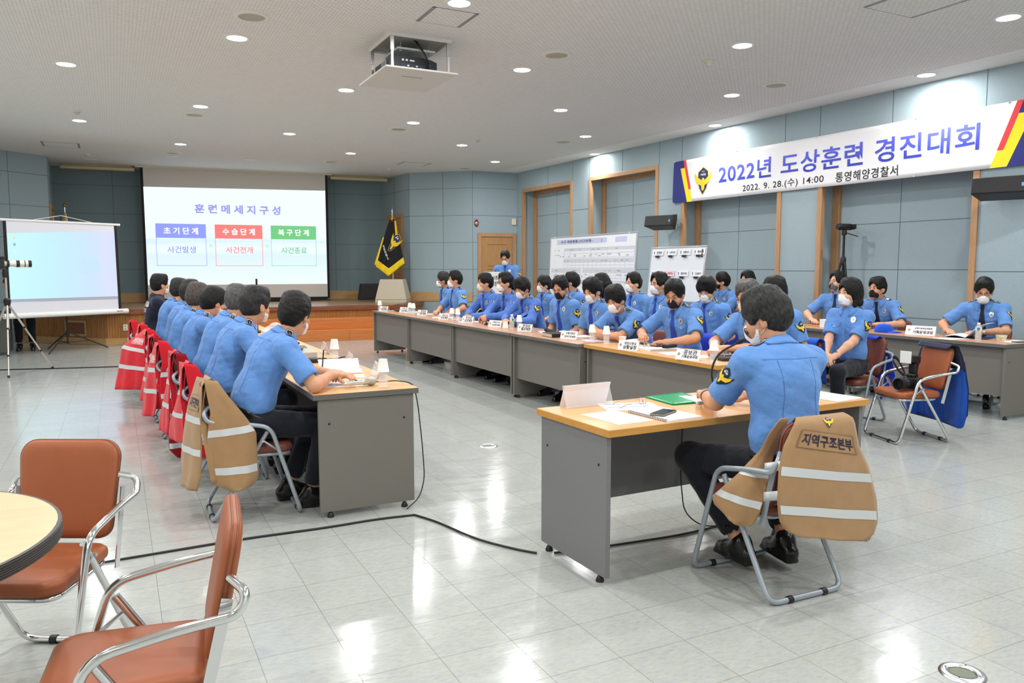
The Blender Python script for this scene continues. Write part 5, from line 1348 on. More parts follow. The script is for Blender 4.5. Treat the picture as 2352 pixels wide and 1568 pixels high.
b = MB(); b.raw([(-.29, -.16, 0), (.29, -.16, 0), (.29, .18, 0), (-.29, .18, 0), (-.26, -.10, .40), (.26, -.10, .40), (.24, .12, .40), (-.24, .12, .40)], [(0, 3, 2, 1), (4, 5, 6, 7), (0, 1, 5, 4), (1, 2, 6, 5), (2, 3, 7, 6), (3, 0, 4, 7)]); obj('cabinet', b, M_BLACK, t, bevel=.01)
b = MB(Txyz(0, -.137, .2) @ Rx(-8.5)); b.box(-.25, .25, -.008, .0, -.17, .17); obj('grille', b, mat('speaker_mesh', None), t, bevel=.004)

# ------------------------------------------------------------------ whiteboards
M_WB = mat('whiteboard', rgb(232, 236, 240), .25); M_ALU = mat('aluminium_frame', rgb(190, 194, 198), .35, metal=.7)
M_HEAD = mat('chart_lilac', rgb(196, 200, 226), .5); M_GREY1 = mat('chart_grey', rgb(206, 210, 216), .5); M_LINE = mat('chart_line', rgb(168, 172, 178), .5)
def board(label, p, q, z0, z1, lean):
    d = Vector((q[0] - p[0], q[1] - p[1], 0)); L = d.length; d /= L
    M = Matrix(((d.x, -d.y, 0, p[0]), (d.y, d.x, 0, p[1]), (0, 0, 1, z0), (0, 0, 0, 1))) @ Rx(-lean); H = z1 - z0
    t = thing('whiteboard', label, 'whiteboard')
    obj('surface', MB(M).box(.012, L - .012, 0, .012, .012, H - .012), M_WB, t)
    b = MB(M)
    for a in ((0, L, -.008, .02, 0, .02), (0, L, -.008, .02, H - .02, H), (0, .02, -.008, .02, .02, H - .02), (L - .02, L, -.008, .02, .02, H - .02)): b.box(*a)
    obj('frame', b, M_ALU, t, bevel=.003)
    for x in (.12, L - .12):
        b = MB(); u = M @ Vector((x, .03, H * .8)); v = M @ Vector((x, .03, 0))
        g = Vector((v.x, v.y, .03)); n = (M.to_3x3() @ Vector((0, 1, 0))); n.z = 0; n.normalize()
        b.tube([u, v, g], .014, 8); b.tube([g - n * .22, g + n * .28], .014, 8); obj('leg', b, M_ALU, t, smooth=60)
        c = MB()
        for s in (-.20, .26): c.lathe([(.006, -.002), (.025, -.006), (.025, -.024), (.006, -.03)], 10, g + n * s)
        obj('castor', c, M_BLACK, t)
    return t, M, L, H
t, M, L, H = board('large whiteboard with a printed incident response chart, behind the middle of the right-hand rows', (6.84, 12.03), (6.84, 9.46), .82, 1.985, 3)
def wbq(rects, nm, m, l=.003):
    b = MB(M)
    for x0, x1, y0, y1 in rects: b.box(x0 * L, x1 * L, -l, -l + .001, (1 - y1) * H, (1 - y0) * H)
    return obj(nm, b, m, chart)
chart = obj('printed_chart', MB(M).box(.03, L - .03, -.002, -.001, .03, H - .03), mat('chart_paper', rgb(234, 236, 240), .45), t)
wbq([(.09, .69, .05, .12), (.78, .90, .05, .12)], 'title_bar', M_HEAD)
wbq([(.19, .98, .18, .22), (.19, .98, .33, .38), (.03, .41, .47, .53), (.43, .98, .47, .53), (.03, .46, .63, .69), (.48, .98, .63, .66)], 'table_heading', M_GREY1)
lines = [(.19, .98, y, y + .002) for y in (.18, .255, .315, .38, .42, .46)] + [(x, x + .001, .18, .315) for x in (.19, .27, .52, .70, .98)] + [(.19 + .05 * i, .1905 + .05 * i, .34, .46) for i in range(16)] + [(.03 + .055 * i, .0305 + .055 * i, .53, .61) for i in range(18)] + [(.03, .98, .60, .602), (.03, .98, .565, .566)]
wbq(lines, 'rule_lines', M_LINE, .004)
random.seed(3)
wbq([(x, x + random.uniform(.01, .03), y, y + .008) for y in (.20, .27, .29, .355, .495, .55, .575, .655) for x in [random.uniform(.05, .93) for _ in range(9)]], 'small_print', mat('chart_text', rgb(140, 144, 152), .5), .004)['kind'] = 'stuff'
b = MB(); put_text(b, '사고 대응현황 (사고유형 :         )', lambda u, v: M @ Vector((.39 * L + u, -.005, .915 * H + v)), .50 * L, .055, .02); obj('chart_lettering', b, mat('chart_ink', rgb(74, 78, 110), .5), chart, smooth=0)
for x in (.06, .92):
    o = obj('board_magnet', MB(M).box(x * L, x * L + .03, -.014, -.008, H - .02, H - .002), M_WHITE, t)
t, M, L, H = board('small whiteboard with eight name cards clipped on it, right of the chart board', (6.84, 9.16), (6.84, 7.97), .98, 1.745, 7)
M_CARD = mat('name_card', rgb(244, 244, 246), .5)
for r, y in ((0, .80), (1, .42)):
    for i in range(4):
        x = (.06 + .245 * i) * L
        c = thing('name_card', 'small white name card and clip, %s of the %s row on small whiteboard' % (ORD[i], ('upper', 'lower')[r]), 'name card', group='name cards on the small whiteboard')
        red = r == 1 and i == 1
        obj('card', MB(M).box(x, x + .19 * L, -.012, -.009, y * H + .03, y * H + .11), mat('pink_card', rgb(244, 214, 220), .5) if red else M_CARD, c)
        b = MB(); put_text(b, ('조정반', '수색구조', '상황보고', '현장지휘')[i] if r == 0 else ('언론대응', '상황대응', '항공지원', '긴급복구')[i], lambda u, v: M @ Vector((x + .115 * L + u, -.0135, y * H + .07 + v)), .12, None, .02); obj('lettering', b, mat('red_ink', rgb(200, 70, 90), .6) if red else M_INK, c, smooth=0)
        b = MB(M); b.box(x + .02, x + .032, -.0135, -.012, y * H + .05, y * H + .09); obj('crest', b, M_BNAVY, c)
        b = MB(M); b.prism([(x + .07, -.026), (x + .15, -.026), (x + .13, -.009), (x + .09, -.009)], y * H + .0, y * H + .03); obj('clip', b, M_BLACK, c)
for x, z, l in ((1.12, .62, 'stack of small black magnets at the upper right edge of the small whiteboard'), (1.12, .20, 'stack of small black magnets at the lower right edge of the small whiteboard')):
    for k in range(4 if z > .5 else 3):
        b = MB(M @ Txyz(x, -.0125, z + k * .028) @ Rx(90)); b.lathe([(.011, -.006), (.011, .006)], 12); tag(obj('magnet', b, M_BLACK), 'small black round magnet, %s from the bottom of the %s stack on the small whiteboard' % (ORD[k], 'upper' if z > .5 else 'lower'), 'magnet', 'black magnets')

# ------------------------------------------------------------------ lectern
t = thing('lectern', 'brown wooden lectern by the oak door with a white sign on its front', 'lectern', (6.00, 12.27, 0), -38)
M_LEC = wood('lectern_wood', rgb(84, 46, 30), rgb(104, 60, 40), .4, (8, 8, 1), 3)
obj('body', MB().box(-.27, .27, -.20, .22, .05, 1.08), M_LEC, t, bevel=.01); obj('plinth_base', MB().box(-.32, .32, -.25, .27, 0, .05), M_LEC, t, bevel=.006)
b = MB(Txyz(0, 0, 1.12) @ Rx(-12)); b.box(-.31, .31, -.24, .28, -.025, .02); obj('sloped_top', b, M_LEC, t, bevel=.006)
b = MB(); b.tube(arc([(-.14, .05, 1.12), (-.14, .05, 1.30), (-.08, .12, 1.42)], .05), .005, 8); obj('gooseneck_microphone', b, M_BLACK, t, smooth=60)
t = thing('lectern_sign', 'white sign board with brushed lettering and two crests on the lectern front', 'sign', (6.00, 12.27, 0), -38)
b = MB(Txyz(0, -.235, 1.19) @ Rx(3)); b.box(-.215, .215, -.012, 0, -.19, .19); sg = obj('board', b, M_WHITE, t, bevel=.003)
MX = Txyz(0, -.235, 1.19) @ Rx(3)
b = MB(); put_text(b, '도상훈련', lambda u, v: MX @ Vector((-.02 + u, -.0135, .09 + v + u * .06)), .19, .07, .015); put_text(b, '경진대회', lambda u, v: MX @ Vector((.06 + u, -.0135, -.01 + v + u * .06)), .20, .08, .015); obj('lettering', b, M_INK, sg, smooth=0)
emblem(sg, lambda l: (lambda u, v: MX @ Vector((-.16 + u, -.0135 - l, .13 + v))), .07)
b = MB(); sub_quads(b, [[(x_ * .055, y_ * .055) for x_, y_ in q] for q in DISC], lambda u, v: MX @ Vector((.16 + u, -.0135, .13 + v)), 2); obj('round_crest', b, mat('crest_blue', rgb(110, 116, 170), .5), sg, smooth=0)

# ------------------------------------------------------------------ camcorder on its tripod in the last recess
t = thing('camcorder_tripod', 'black tripod standing in the recess behind the seated person in grey mask', 'tripod')
C0 = rwp(9.16, .04, 0); top = C0 + Vector((0, 0, 1.93))
b = MB(); b.tube([C0 + Vector((0, 0, .9)), top], .016, 10); obj('centre_column', b, M_BLACK, t, smooth=60)
for a in (20, 140, 262):
    e = C0 + Vector((.30 * cos(RD(a)), .30 * sin(RD(a)), .012)); m_ = C0 + Vector((.03 * cos(RD(a)), .03 * sin(RD(a)), 1.52)); b = MB(); b.tube([m_, m_ * .45 + e * .55], .016, 8); b.tube([m_ * .45 + e * .55, e], .011, 8); obj('leg', b, M_BLACK, t, smooth=60)
b = MB(); b.lathe([(.035, 1.50), (.04, 1.56), (.025, 1.60)], 14, C0); b.lathe([(.03, 1.89), (.035, 1.93), (.03, 1.96)], 14, C0); b.tube([top + Vector((0, 0, .0)), top + Vector((.08, -.16, -.06))], .007, 8); obj('pan_head', b, M_BLACK, t)
t = thing('camcorder', 'small black camcorder with a glowing fold-out screen on the wall-side tripod', 'camcorder', top + Vector((0, 0, .03)), 76)
b = MB(Txyz(0, 0, .045) @ Rx(90)); b.lathe([(.038, -.11), (.044, -.09), (.044, .06), (.036, .10), (.038, .15), (.03, .15)], 18); obj('body', b, M_BLACK, t)
b = MB(); b.box(-.035, .035, -.10, .09, .0, .085); obj('grip_housing', b, M_BLACK, t, bevel=.012)
b = MB(); b.box(-.135, -.04, -.092, -.082, .012, .078); fs = obj('screen_flap', b, M_BLACK, t, bevel=.004)
b = MB(); b.box(-.13, -.05, -.0945, -.0925, .018, .072); obj('lit_display', b, emis('camcorder_display', (.85, .9, 1.0), 1.2), fs)

# ------------------------------------------------------------------ projector lift hanging from the ceiling
t = thing('projector_lift', 'white ceiling lift frame with a lowered tray holding the projector', 'projector lift')
x0, x1, y0, y1, zt = 2.46, 3.08, 7.40, 8.06, 3.385
for x, y in ((x0, y0), (x1, y0), (x0, y1), (x1, y1)):
    b = MB(); sx = .018 if x == x0 else -.018; sy = .018 if y == y0 else -.018; b.box(min(x, x + sx * 2), max(x, x + sx * 2), min(y, y + sy * 1), max(y, y + sy * 1), 3.54, HC); obj('rail', b, M_STEEL, t, bevel=.002)
    b = MB(); b.box(min(x + sx * .4, x + sx * 1.6), max(x + sx * .4, x + sx * 1.6), min(y + sy * .2, y + sy * .8), max(y + sy * .2, y + sy * .8), zt, 3.56); obj('sliding_rail', b, mat('bright_rail', (.85, .86, .87), .25, metal=.8), t)
b = MB(); b.box(x0 - .06, x1 + .07, y0 - .03, y1 + .22, zt - .018, zt); obj('tray', b, mat('tray_white', rgb(214, 212, 206), .4), t, bevel=.003)
b = MB(); b.box(x0 + .2, x0 + .42, y0 + .25, y0 + .29, zt - .0195, zt - .018); obj('tray_marking', b, mat('smudged_print', rgb(176, 172, 168), .5), t)
b = MB(); w = .012
for a in ((x0 - w, x1 + w, y0 - w, y0, HC - .03, HC), (x0 - w, x1 + w, y1, y1 + w, HC - .03, HC), (x0 - w, x0, y0, y1, HC - .03, HC), (x1, x1 + w, y0, y1, HC - .03, HC)): b.box(*a)
obj('ceiling_frame', b, M_WHITE, t)
b = MB(); b.box(x0 + .12, x1 - .10, y0 + .15, y1 - .05, 3.60, 3.62); obj('mounting_plate', b, mat('plate_white', rgb(206, 210, 206), .4), t, bevel=.004)
for x in (x0 + .17, x1 - .15):
    for y in (y0 + .2, y1 - .1): b = MB(); b.lathe([(.008, 3.585), (.014, 3.59), (.014, 3.598), (.006, 3.60), (.006, HC)], 10, (x, y, 0)); obj('bolt', b, M_STEEL, t)
b = MB(); b.box(x0, x1, y0, y1, HC - .006, HC - .002); obj('shaft_ceiling', b, mat('shaft_grey', rgb(150, 148, 142), .7), t)
t = thing('projector', 'black-backed projector sitting on the lowered ceiling tray', 'projector', ((x0 + x1) / 2 - .03, y0 + .34, zt), 0)
b = MB(); pts = [(-.25 + .5 * i / 16, .14 - .035 * abs(2 * i / 16 - 1) ** 3) for i in range(17)]
V0 = [(x, -.20, 0) for x, z in pts] + [(x, -.20, z) for x, z in pts]; V1 = [(x, .26, 0) for x, z in pts] + [(x, .26, z) for x, z in pts]
b.grid([[(x, y, z + .01) for x, z in pts] for y in (-.20, -.19, .25, .26)]); b.grid([[(x, -.20, 0.004) for x, z in pts], [(x, -.20, z + .01) for x, z in pts]]); b.grid([[(x, .26, z + .01) for x, z in pts], [(x, .26, .004) for x, z in pts]])
for x, fl in ((-.25, 1), (.25, 0)): b.quad((x, .26, .004), (x, -.20, .004), (x, -.20, .115), (x, .26, .115))
obj('housing', b, mat('projector_navy', rgb(32, 36, 48), .4), t, smooth=40)
b = MB(); b.box(-.13, .12, -.203, -.20, .02, .075); obj('connector_panel', b, mat('panel_slate', rgb(48, 56, 76), .4), t)
b = MB()
for i in range(5): b.box(-.11 + .045 * i, -.09 + .045 * i, -.206, -.203, .03 + .02 * (i % 2), .045 + .02 * (i % 2))
b.box(-.12, -.10, -.206, -.203, .10, .118); b.box(-.08, -.06, -.206, -.203, .10, .118); b.box(-.04, .01, -.206, -.203, .10, .115); obj('socket', b, M_STEEL, t)
b = MB()
b.box(-.262, -.252, -.12, .02, .02, .11)
for i in range(9): b.box(-.265, -.262, -.115 + .015 * i, -.105 + .015 * i, .025, .105, 1)
obj('side_vent', b, [M_WHITE, mat('vent_grey', rgb(140, 142, 140), .5)], t)
t = tag(obj('projector_cable', MB().tube(arc([(2.75, 7.55, HC), (2.82, 7.50, 3.60), (2.86, 7.46, 3.50), (2.90, 7.50, 3.40)], .06), .009, 8).tube(arc([(2.78, 7.56, HC), (2.80, 7.48, 3.60), (2.88, 7.44, 3.46), (2.86, 7.51, 3.43)], .06), .006, 8), M_BLACK, smooth=60), 'black cables dropping from the ceiling to the projector', 'cable')
# ------------------------------------------------------------------ vests draped over chair backs
def cloth(n, c): return mat(n, c, .85, spec=.15, var=.06, vscale=12, bump=.3, bscale=500, bdist=.0008, sheen=.2)
M_KHAKI = cloth('khaki_cotton', rgb(162, 128, 92)); M_KHAKID = cloth('khaki_lining', rgb(140, 108, 76)); M_RED = cloth('red_cotton', rgb(200, 30, 44)); M_REDD = cloth('dark_red_lining', rgb(146, 18, 28))
M_BLUE = cloth('royal_blue_nylon', rgb(22, 84, 190)); M_BLUE2 = cloth('blue_cotton', rgb(28, 62, 190)); M_NAVYC = cloth('navy_nylon', rgb(22, 28, 64)); M_YELC = cloth('yellow_nylon', rgb(200, 214, 30))
M_TAPE = mat('reflective_tape', rgb(206, 210, 212), .35, metal=.2, spec=.6)
def poly_at(P, t):
    P = [Vector(p) for p in P]; L = [0]
    for a, b in zip(P, P[1:]): L.append(L[-1] + (b - a).length)
    s = t * L[-1]
    for i in range(len(P) - 1):
        if s <= L[i + 1] + 1e-9: return P[i].lerp(P[i + 1], (s - L[i]) / max(1e-9, L[i + 1] - L[i]))
    return P[-1]
class Sheet:
    """cloth panel between a left and a right edge curve (chair coordinates), with soft folds along its normal"""
    def __init__(s, L, R, fold=.010, seed=0, out=(0, -1, 0)):
        s.L, s.R, s.fold, s.seed, s.out = L, R, fold, seed, Vector(out).normalized()
        r = random.Random(seed); s.ph = [r.uniform(0, 6.28) for _ in range(4)]; s.fr = [r.uniform(.7, 1.3) for _ in range(4)]
    def p(s, u, v, lift=0.0):
        a, b = poly_at(s.L, v), poly_at(s.R, v); q = a.lerp(b, u)
        w = s.fold * v * (sin(u * 6.0 * s.fr[0] + s.ph[0] + v * 1.5) + .6 * sin(u * 13 * s.fr[1] + s.ph[1]) + .5 * sin(v * 8 * s.fr[2] + u * 3 + s.ph[2]))
        return q + s.out * (w + lift + .022 * sin(pi * u) * min(1, v * 2))
    def mesh(s, nu=20, nv=28, u0=0, u1=1, v0=0, v1=1, lift=0.0):
        mb = MB(); mb.grid([[s.p(u0 + (u1 - u0) * i / nu, v0 + (v1 - v0) * j / nv, lift) for i in range(nu + 1)] for j in range(nv + 1)]); return mb
    def tape(s, parent, v, w, u0=.015, u1=.985, slope=0.0):
        mb = MB(); mb.grid([[s.p(u0 + (u1 - u0) * i / 24, v + slope * (i / 24 - .5) + w * j / 2, .004) for i in range(25)] for j in range(3)])
        obj('reflective_tape', mb, M_TAPE, parent, smooth=180)
    def fn(s, u, v, su, sv, lift): return lambda x, y: s.p(u + x / su, v - y / sv, lift)
def vest(label, loc, rz, fabric, lining, panels, group='vests draped over chairs', ink=None, patch=None):
    t = thing('vest', label, 'vest', (*loc, 0), rz, group)
    for nm, sh, m, tapes in panels:
        p = obj(nm, sh.mesh(), m, t, smooth=180, solid=.004)
        for v, w, sl in tapes: sh.tape(p, v, w, slope=sl)
    return t
def name_patch(parent, sh, u, v, w, h, su, sv, m, ink, border, rot=0):
    f = lambda lift: (lambda x, y: sh.p(u + (x * cos(rot) - y * sin(rot)) / su, v - (x * sin(rot) + y * cos(rot)) / sv, lift))
    g = f(.005); mb = MB(); sub_quads(mb, [[(-w / 2, -h / 2), (w / 2, -h / 2), (w / 2, h / 2), (-w / 2, h / 2)]], g, 8); b = obj('name_patch', mb, m, parent, smooth=180)
    g2 = f(.0065); mb = MB(); sub_quads(mb, [[(x * w / 1, y * h / 1) for x, y in q] for q in ring_strip(.5, .5, .03)], g2, 4); obj('patch_border', mb, border, b, smooth=180)
    mb = MB(); put_text(mb, '지역구조본부', f(.0075), w * .90, h * .66, .022); obj('lettering', mb, ink, b, smooth=0); return b
M_DKINK = mat('navy_stitching', rgb(36, 34, 62), .7)
# khaki vest on the lone person's chair
CX, CY, CR = 2.69, 2.585, -1.5
bk = Sheet([(-.115, -.19, .775), (-.135, -.235, .812), (-.190, -.285, .80), (-.265, -.30, .71), (-.30, -.31, .62), (-.317, -.325, .50), (-.304, -.33, .41), (-.269, -.335, .365), (-.205, -.34, .332)],
           [(.145, -.19, .775), (.150, -.235, .808), (.155, -.285, .787), (.178, -.295, .67), (.236, -.31, .56), (.264, -.325, .435), (.268, -.33, .33), (.235, -.335, .275), (.160, -.34, .258)], .007, 4)
rt = Sheet([(.12, -.27, .74), (.17, -.29, .50), (.17, -.30, .30), (.165, -.30, .25)], [(.165, -.265, .70), (.225, -.29, .56), (.285, -.305, .42), (.290, -.30, .27), (.262, -.30, .232)], .004, 5)
fl = Sheet([(-.15, -.165, .792), (-.200, -.15, .725), (-.232, -.13, .65), (-.305, -.07, .535), (-.36, .02, .425), (-.361, .0, .395), (-.33, -.06, .345)], [(-.10, -.165, .792), (-.12, -.15, .719), (-.165, -.145, .62), (-.238, -.19, .50), (-.268, -.185, .40), (-.274, -.15, .33), (-.30, -.11, .318)], .006, 6, (-.9, -.45, .1))
v = vest('khaki vest with two reflective bands and a name patch over the lone chair', (CX, CY), CR, M_KHAKI, M_KHAKID, [('back_panel', bk, M_KHAKI, [(.50, .055, .03), (.73, .055, .03)]), ('right_front_panel', rt, M_KHAKI, []), ('left_front_panel', fl, M_KHAKI, [(.46, .05, 0), (.70, .06, 0)])])
name_patch(v.children[0], bk, .52, .31, .285, .078, .36, .64, M_KHAKI, M_DKINK, M_KHAKID, rot=-.05)
emblem(v.children[0], lambda l: (lambda x, y: bk.p(.52 + x / .36, .165 - y / .64, .005 + l)), .062, lifts=(0, .0015, .003, .0022))
for z in (.60, .475): mb = MB(); mb.grid([[(-.275 + .004 * sin(i), -.21 - .09 * i / 6, z + .03 * (i / 6) + .02 * j) for i in range(7)] for j in (-1, 1)]); obj('side_strap', mb, M_TAPE, v, smooth=180, solid=.002)
# khaki vest on the nearest left-hand chair
def left_vest(i, label, fab, lin, near, near_r, tapes, back_far=-.40, bottom=.18, patch=True, lined=False, seed=1, swing=.0):
    x, y = LROWX[i] - .03, LROW[i]
    nr = Sheet(near, near_r, .010, seed, (1, 0, 0))
    bp = Sheet([(-.15, -.28 + swing, .80), (-.17, back_far + .06, .62), (-.19, back_far, bottom + .1), (-.12, back_far - .01, bottom)], [(.19, -.255, .825), (.215, -.29, .64), (.23, -.305, bottom + .1), (.20, -.32, bottom + .02)], .012, seed + 1)
    tp = Sheet([(.185, -.20, .80), (.19, -.235, .83), (.20, -.285, .80), (.235, -.30, .60), (.245, -.28, .40), (.25, -.26, .25)], [(-.15, -.20, .78), (-.15, -.235, .812), (.10, -.275, .79), (.215, -.27, .60), (.250, -.235, .40), (.255, -.225, .25)], .004, seed + 2, (.6, -.8, 0))
    v = vest(label, (x, y), -90, fab, lin, [('back_panel', bp, fab, [(.34, .06, 0), (.62, .06, 0)]), ('near_front_panel', nr, lin if lined else fab, tapes), ('shoulder_panel', tp, fab, [(.62, .05, 0)])])
    if patch: name_patch(v.children[0], bp, .55, .22, .26, .085, .38, .64, fab if fab is not M_RED else mat('pink_patch', rgb(220, 120, 120), .7), M_DKINK if fab is M_KHAKI else M_LETW, lin)
    emblem(v.children[0], lambda l: (lambda x_, y_: bp.p(.75 + x_ / .38, .075 - y_ / .64, .006 + l)), .055, n=2, lifts=(0, .0015, .003, .0022))
    return v
NL = [(.195, -.275, .825), (.235, -.25, .64), (.245, -.275, .51), (.262, -.276, .352), (.27, -.25, .24), (.27, -.17, .199)]
NR = [(.195, -.205, .812), (.235, -.155, .731), (.245, -.066, .606), (.252, -.012, .517), (.268, -.01, .262), (.272, -.035, .212), (.272, -.10, .199)]
left_vest(0, 'khaki vest with reflective bands hanging off the nearest left-hand chair', M_KHAKI, M_KHAKID, NL, NR, [(.42, .06, 0), (.73, .06, 0)], seed=11)
def shift(P, dz=0, dy=0, s=1): return [(a, b + dy, c * s + dz) for a, b, c in P]
left_vest(1, 'red vest just behind the nearest khaki vest', M_RED, M_REDD, NL, NR, [(.42, .06, 0), (.73, .06, 0)], seed=21, back_far=-.33, bottom=.28)
LLn = [(.195, -.25, .815), (.235, -.225, .47), (.25, -.285, .38), (.255, -.325, .28), (.262, -.325, .10), (.262, -.27, .035)]
LRn = [(.195, -.18, .80), (.235, -.12, .62), (.24, -.13, .53), (.252, -.16, .22), (.26, -.175, .06), (.262, -.20, .03)]
left_vest(2, 'longest red vest reaching almost to the floor, dark inside showing', M_RED, M_REDD, LLn, LRn, [(.60, .05, 0), (.84, .05, 0)], seed=31, patch=False, lined=True, back_far=-.34)
left_vest(3, 'red vest with two white bars and a pink name patch, third of the red ones', M_RED, M_REDD, shift(NL, .02), shift(NR, .02), [(.40, .06, 0), (.66, .06, 0)], seed=41, back_far=-.40)
left_vest(4, 'red vest with dark lining showing, fourth of the red ones', M_RED, M_REDD, shift(LLn, .12, 0, .85), shift(LRn, .12, 0, .85), [(.70, .05, 0)], seed=51, patch=False, lined=True, back_far=-.34)
left_vest(5, 'red vest with its white-lettered back turned to the viewer', M_RED, M_REDD, NL, NR, [(.45, .06, 0)], back_far=-.56, seed=61)
left_vest(6, 'red vest second from the far end of the left-hand chairs', M_RED, M_REDD, NL, NR, [(.45, .06, 0)], back_far=-.38, seed=71)
left_vest(7, 'red vest on the chair of the person in navy, farthest of the red ones', M_RED, M_REDD, NL, NR, [(.45, .06, 0)], back_far=-.34, seed=81)
# blue vest on the chair with the camera
c = (5.93, 4.27)
yk = Sheet([(.19, -.20, .775), (.20, -.235, .812), (.22, -.285, .80), (.30, -.30, .72), (.36, -.31, .60)], [(-.19, -.20, .775), (-.20, -.235, .812), (-.21, -.285, .80), (-.24, -.30, .72), (-.27, -.31, .60)], .006, 91)
lo = Sheet([(.35, -.31, .61), (.44, -.315, .40), (.47, -.32, .22), (.44, -.325, .14)], [(-.265, -.31, .61), (-.30, -.315, .45), (-.30, -.32, .25), (-.26, -.325, .14), (-.22, -.33, .12)], .010, 92)
vest('padded navy and royal blue vest over the chair that carries the camera', c, 71, M_BLUE, M_NAVYC, [('navy_yoke', yk, M_NAVYC, []), ('blue_body', lo, M_BLUE, [])])
mb = MB(); mb.tube([yk.p(1, .75, .004), lo.p(1, .3, .004), lo.p(1, .7, .004), lo.p(.96, 1, .004), lo.p(.5, 1, .004), lo.p(.05, 1, .004)], .006, 6); obj('piping', mb, M_NAVYC, [o for o in COL.objects if o.name.startswith('vest')][-1], smooth=180)
bb = Sheet([(-.02, -.20, .775), (-.02, -.24, .815), (-.03, -.28, .79), (-.02, -.30, .60), (-.04, -.31, .35), (-.08, -.31, .20)], [(-.13, -.19, .775), (-.14, -.24, .81), (-.15, -.285, .78), (-.24, -.30, .574), (-.27, -.31, .434), (-.14, -.31, .20)], .008, 93, (-.5, -.85, 0))
v = vest('blue vest with white reflective bands on the chair of the person with hands in lap', (6.10, 5.0), 98, M_BLUE2, M_NAVYC, [('hanging_panel', bb, M_BLUE2, [(.48, .05, .12), (.56, .05, .12), (.72, .06, .06)])])
emblem(v.children[0], lambda l: (lambda x, y: bb.p(.45 + x / .2, .40 - y / .62, .006 + l)), .06, n=2, lifts=(0, .0015, .003, .0022))
for k, fab, l in (('R15', M_BLUE2, 'royal blue vest over the chair of the person reading by the small whiteboard'), ('R14', M_BLUE2, 'royal blue vest over the chair of the person holding a pencil'), ('R19', M_BLUE, 'royal blue vest over the chair of the half-hidden person behind the lone person'), ('R2', M_YELC, 'yellow-green vest over the chair of the upright person near the stage')):
    x, y = RCH[k]
    sh = Sheet([(.20, -.185, .60), (.20, -.19, .78), (.20, -.24, .815), (.21, -.29, .79), (.24, -.30, .40)], [(-.20, -.185, .60), (-.20, -.19, .78), (-.20, -.24, .815), (-.21, -.29, .79), (-.24, -.30, .40)], .006, int(x * 100))
    vest(l, (x, y), 92, fab, fab, [('draped_panel', sh, fab, [])])
# ------------------------------------------------------------------ things on the desks
TZ = 0.7255
M_CLEAR = mat('clear_plastic_bottle', (.90, .92, .93), .08, alpha=.34, spec=.8)
M_ACRYL = mat('clear_acrylic', (.92, .92, .93), .06, alpha=.22, spec=.7)
M_PAPER = mat('white_paper', rgb(238, 238, 240), .75); M_CUP = mat('paper_cup', rgb(240, 238, 232), .65); M_CAPW = mat('bottle_cap', rgb(240, 240, 240), .4)
M_LABEL = mat('bottle_label_white', rgb(225, 232, 236), .4); M_LBLUE = mat('bottle_label_blue', rgb(40, 110, 190), .4); M_LGREEN = mat('bottle_label_green', rgb(90, 180, 70), .4)
def make_bottle(label, loc, cap=True):
    t = thing('water_bottle', label, 'bottle', (*loc, TZ), random.uniform(-40, 40) - 40, 'small water bottles')
    pr = [(.020, 0), (.028, .002), (.030, .008)]
    for i in range(7): pr += [(.030, .012 + i * .012), (.0275, .018 + i * .012)]
    pr += [(.030, .098), (.030, .128), (.026, .140), (.013, .156), (.0115, .168)]
    obj('plastic_body', MB().lathe(pr, 24, caps=True), M_CLEAR, t, smooth=40)
    def band(a0, a1, z0, z1, m, nm, par):
        b = MB(); b.grid([[(.0306 * cos(a0 + (a1 - a0) * i / 12), .0306 * sin(a0 + (a1 - a0) * i / 12), z) for i in range(13)] for z in (z0, z1)]); return obj(nm, b, m, par, smooth=180)
    lb = band(0, 5.6, .098, .128, M_LABEL, 'label', t)
    for a in (2.6, 4.4): band(a, a + .9, .1125, .1275, M_LBLUE, 'label_print', lb).location = (0, 0, 0); band(a, a + .8, .0985, .1118, M_LGREEN, 'label_print', lb)
    if cap: obj('cap', MB().lathe([(.0145, .158), (.0145, .174), (.013, .176)], 20), M_CAPW, t)
    return t
def make_cup(label, loc, z, up=False):
    t = thing('paper_cup', label, 'paper cup', (*loc, TZ + z), 0, 'white paper cups')
    pr = [(.0235, .0), (.0245, .0), (.0355, .074), (.037, .0755), (.0355, .077), (.034, .074), (.0232, .004), (0, .004)]
    if not up: pr = [(r, .077 - zz) for r, zz in pr]
    obj('cup_wall', MB().lathe(pr, 28, caps=False), M_CUP, t, smooth=40)
    obj('cup_base', MB().lathe([(0, .0035 if up else .0735), (.0238, .0035 if up else .0735)], 24, caps=False), M_CUP, t)
    return t
BOT = None; CUP = None
def bottle(x, y, where, cup=True):
    global BOT, CUP
    if BOT is None: BOT = make_bottle('x', (x, y), False)
    b = BOT if not BOT.get('placed') else dup(BOT, (x, y, TZ), random.uniform(-70, -10), 'x')
    BOT['placed'] = 1; b.location = (x, y, TZ)
    if 'placed' in b and b is not BOT: del b['placed']
    b['label'] = 'water bottle under an upturned cup, ' + where
    if CUP is None: CUP = make_cup('x', (x, y), .097)
    c = CUP if not CUP.get('placed') else dup(CUP, (x, y, TZ + .097), 0, 'x')
    CUP['placed'] = 1
    if c is not CUP and 'placed' in c: del c['placed']
    c['label'] = 'paper cup upside down on a bottle, ' + where
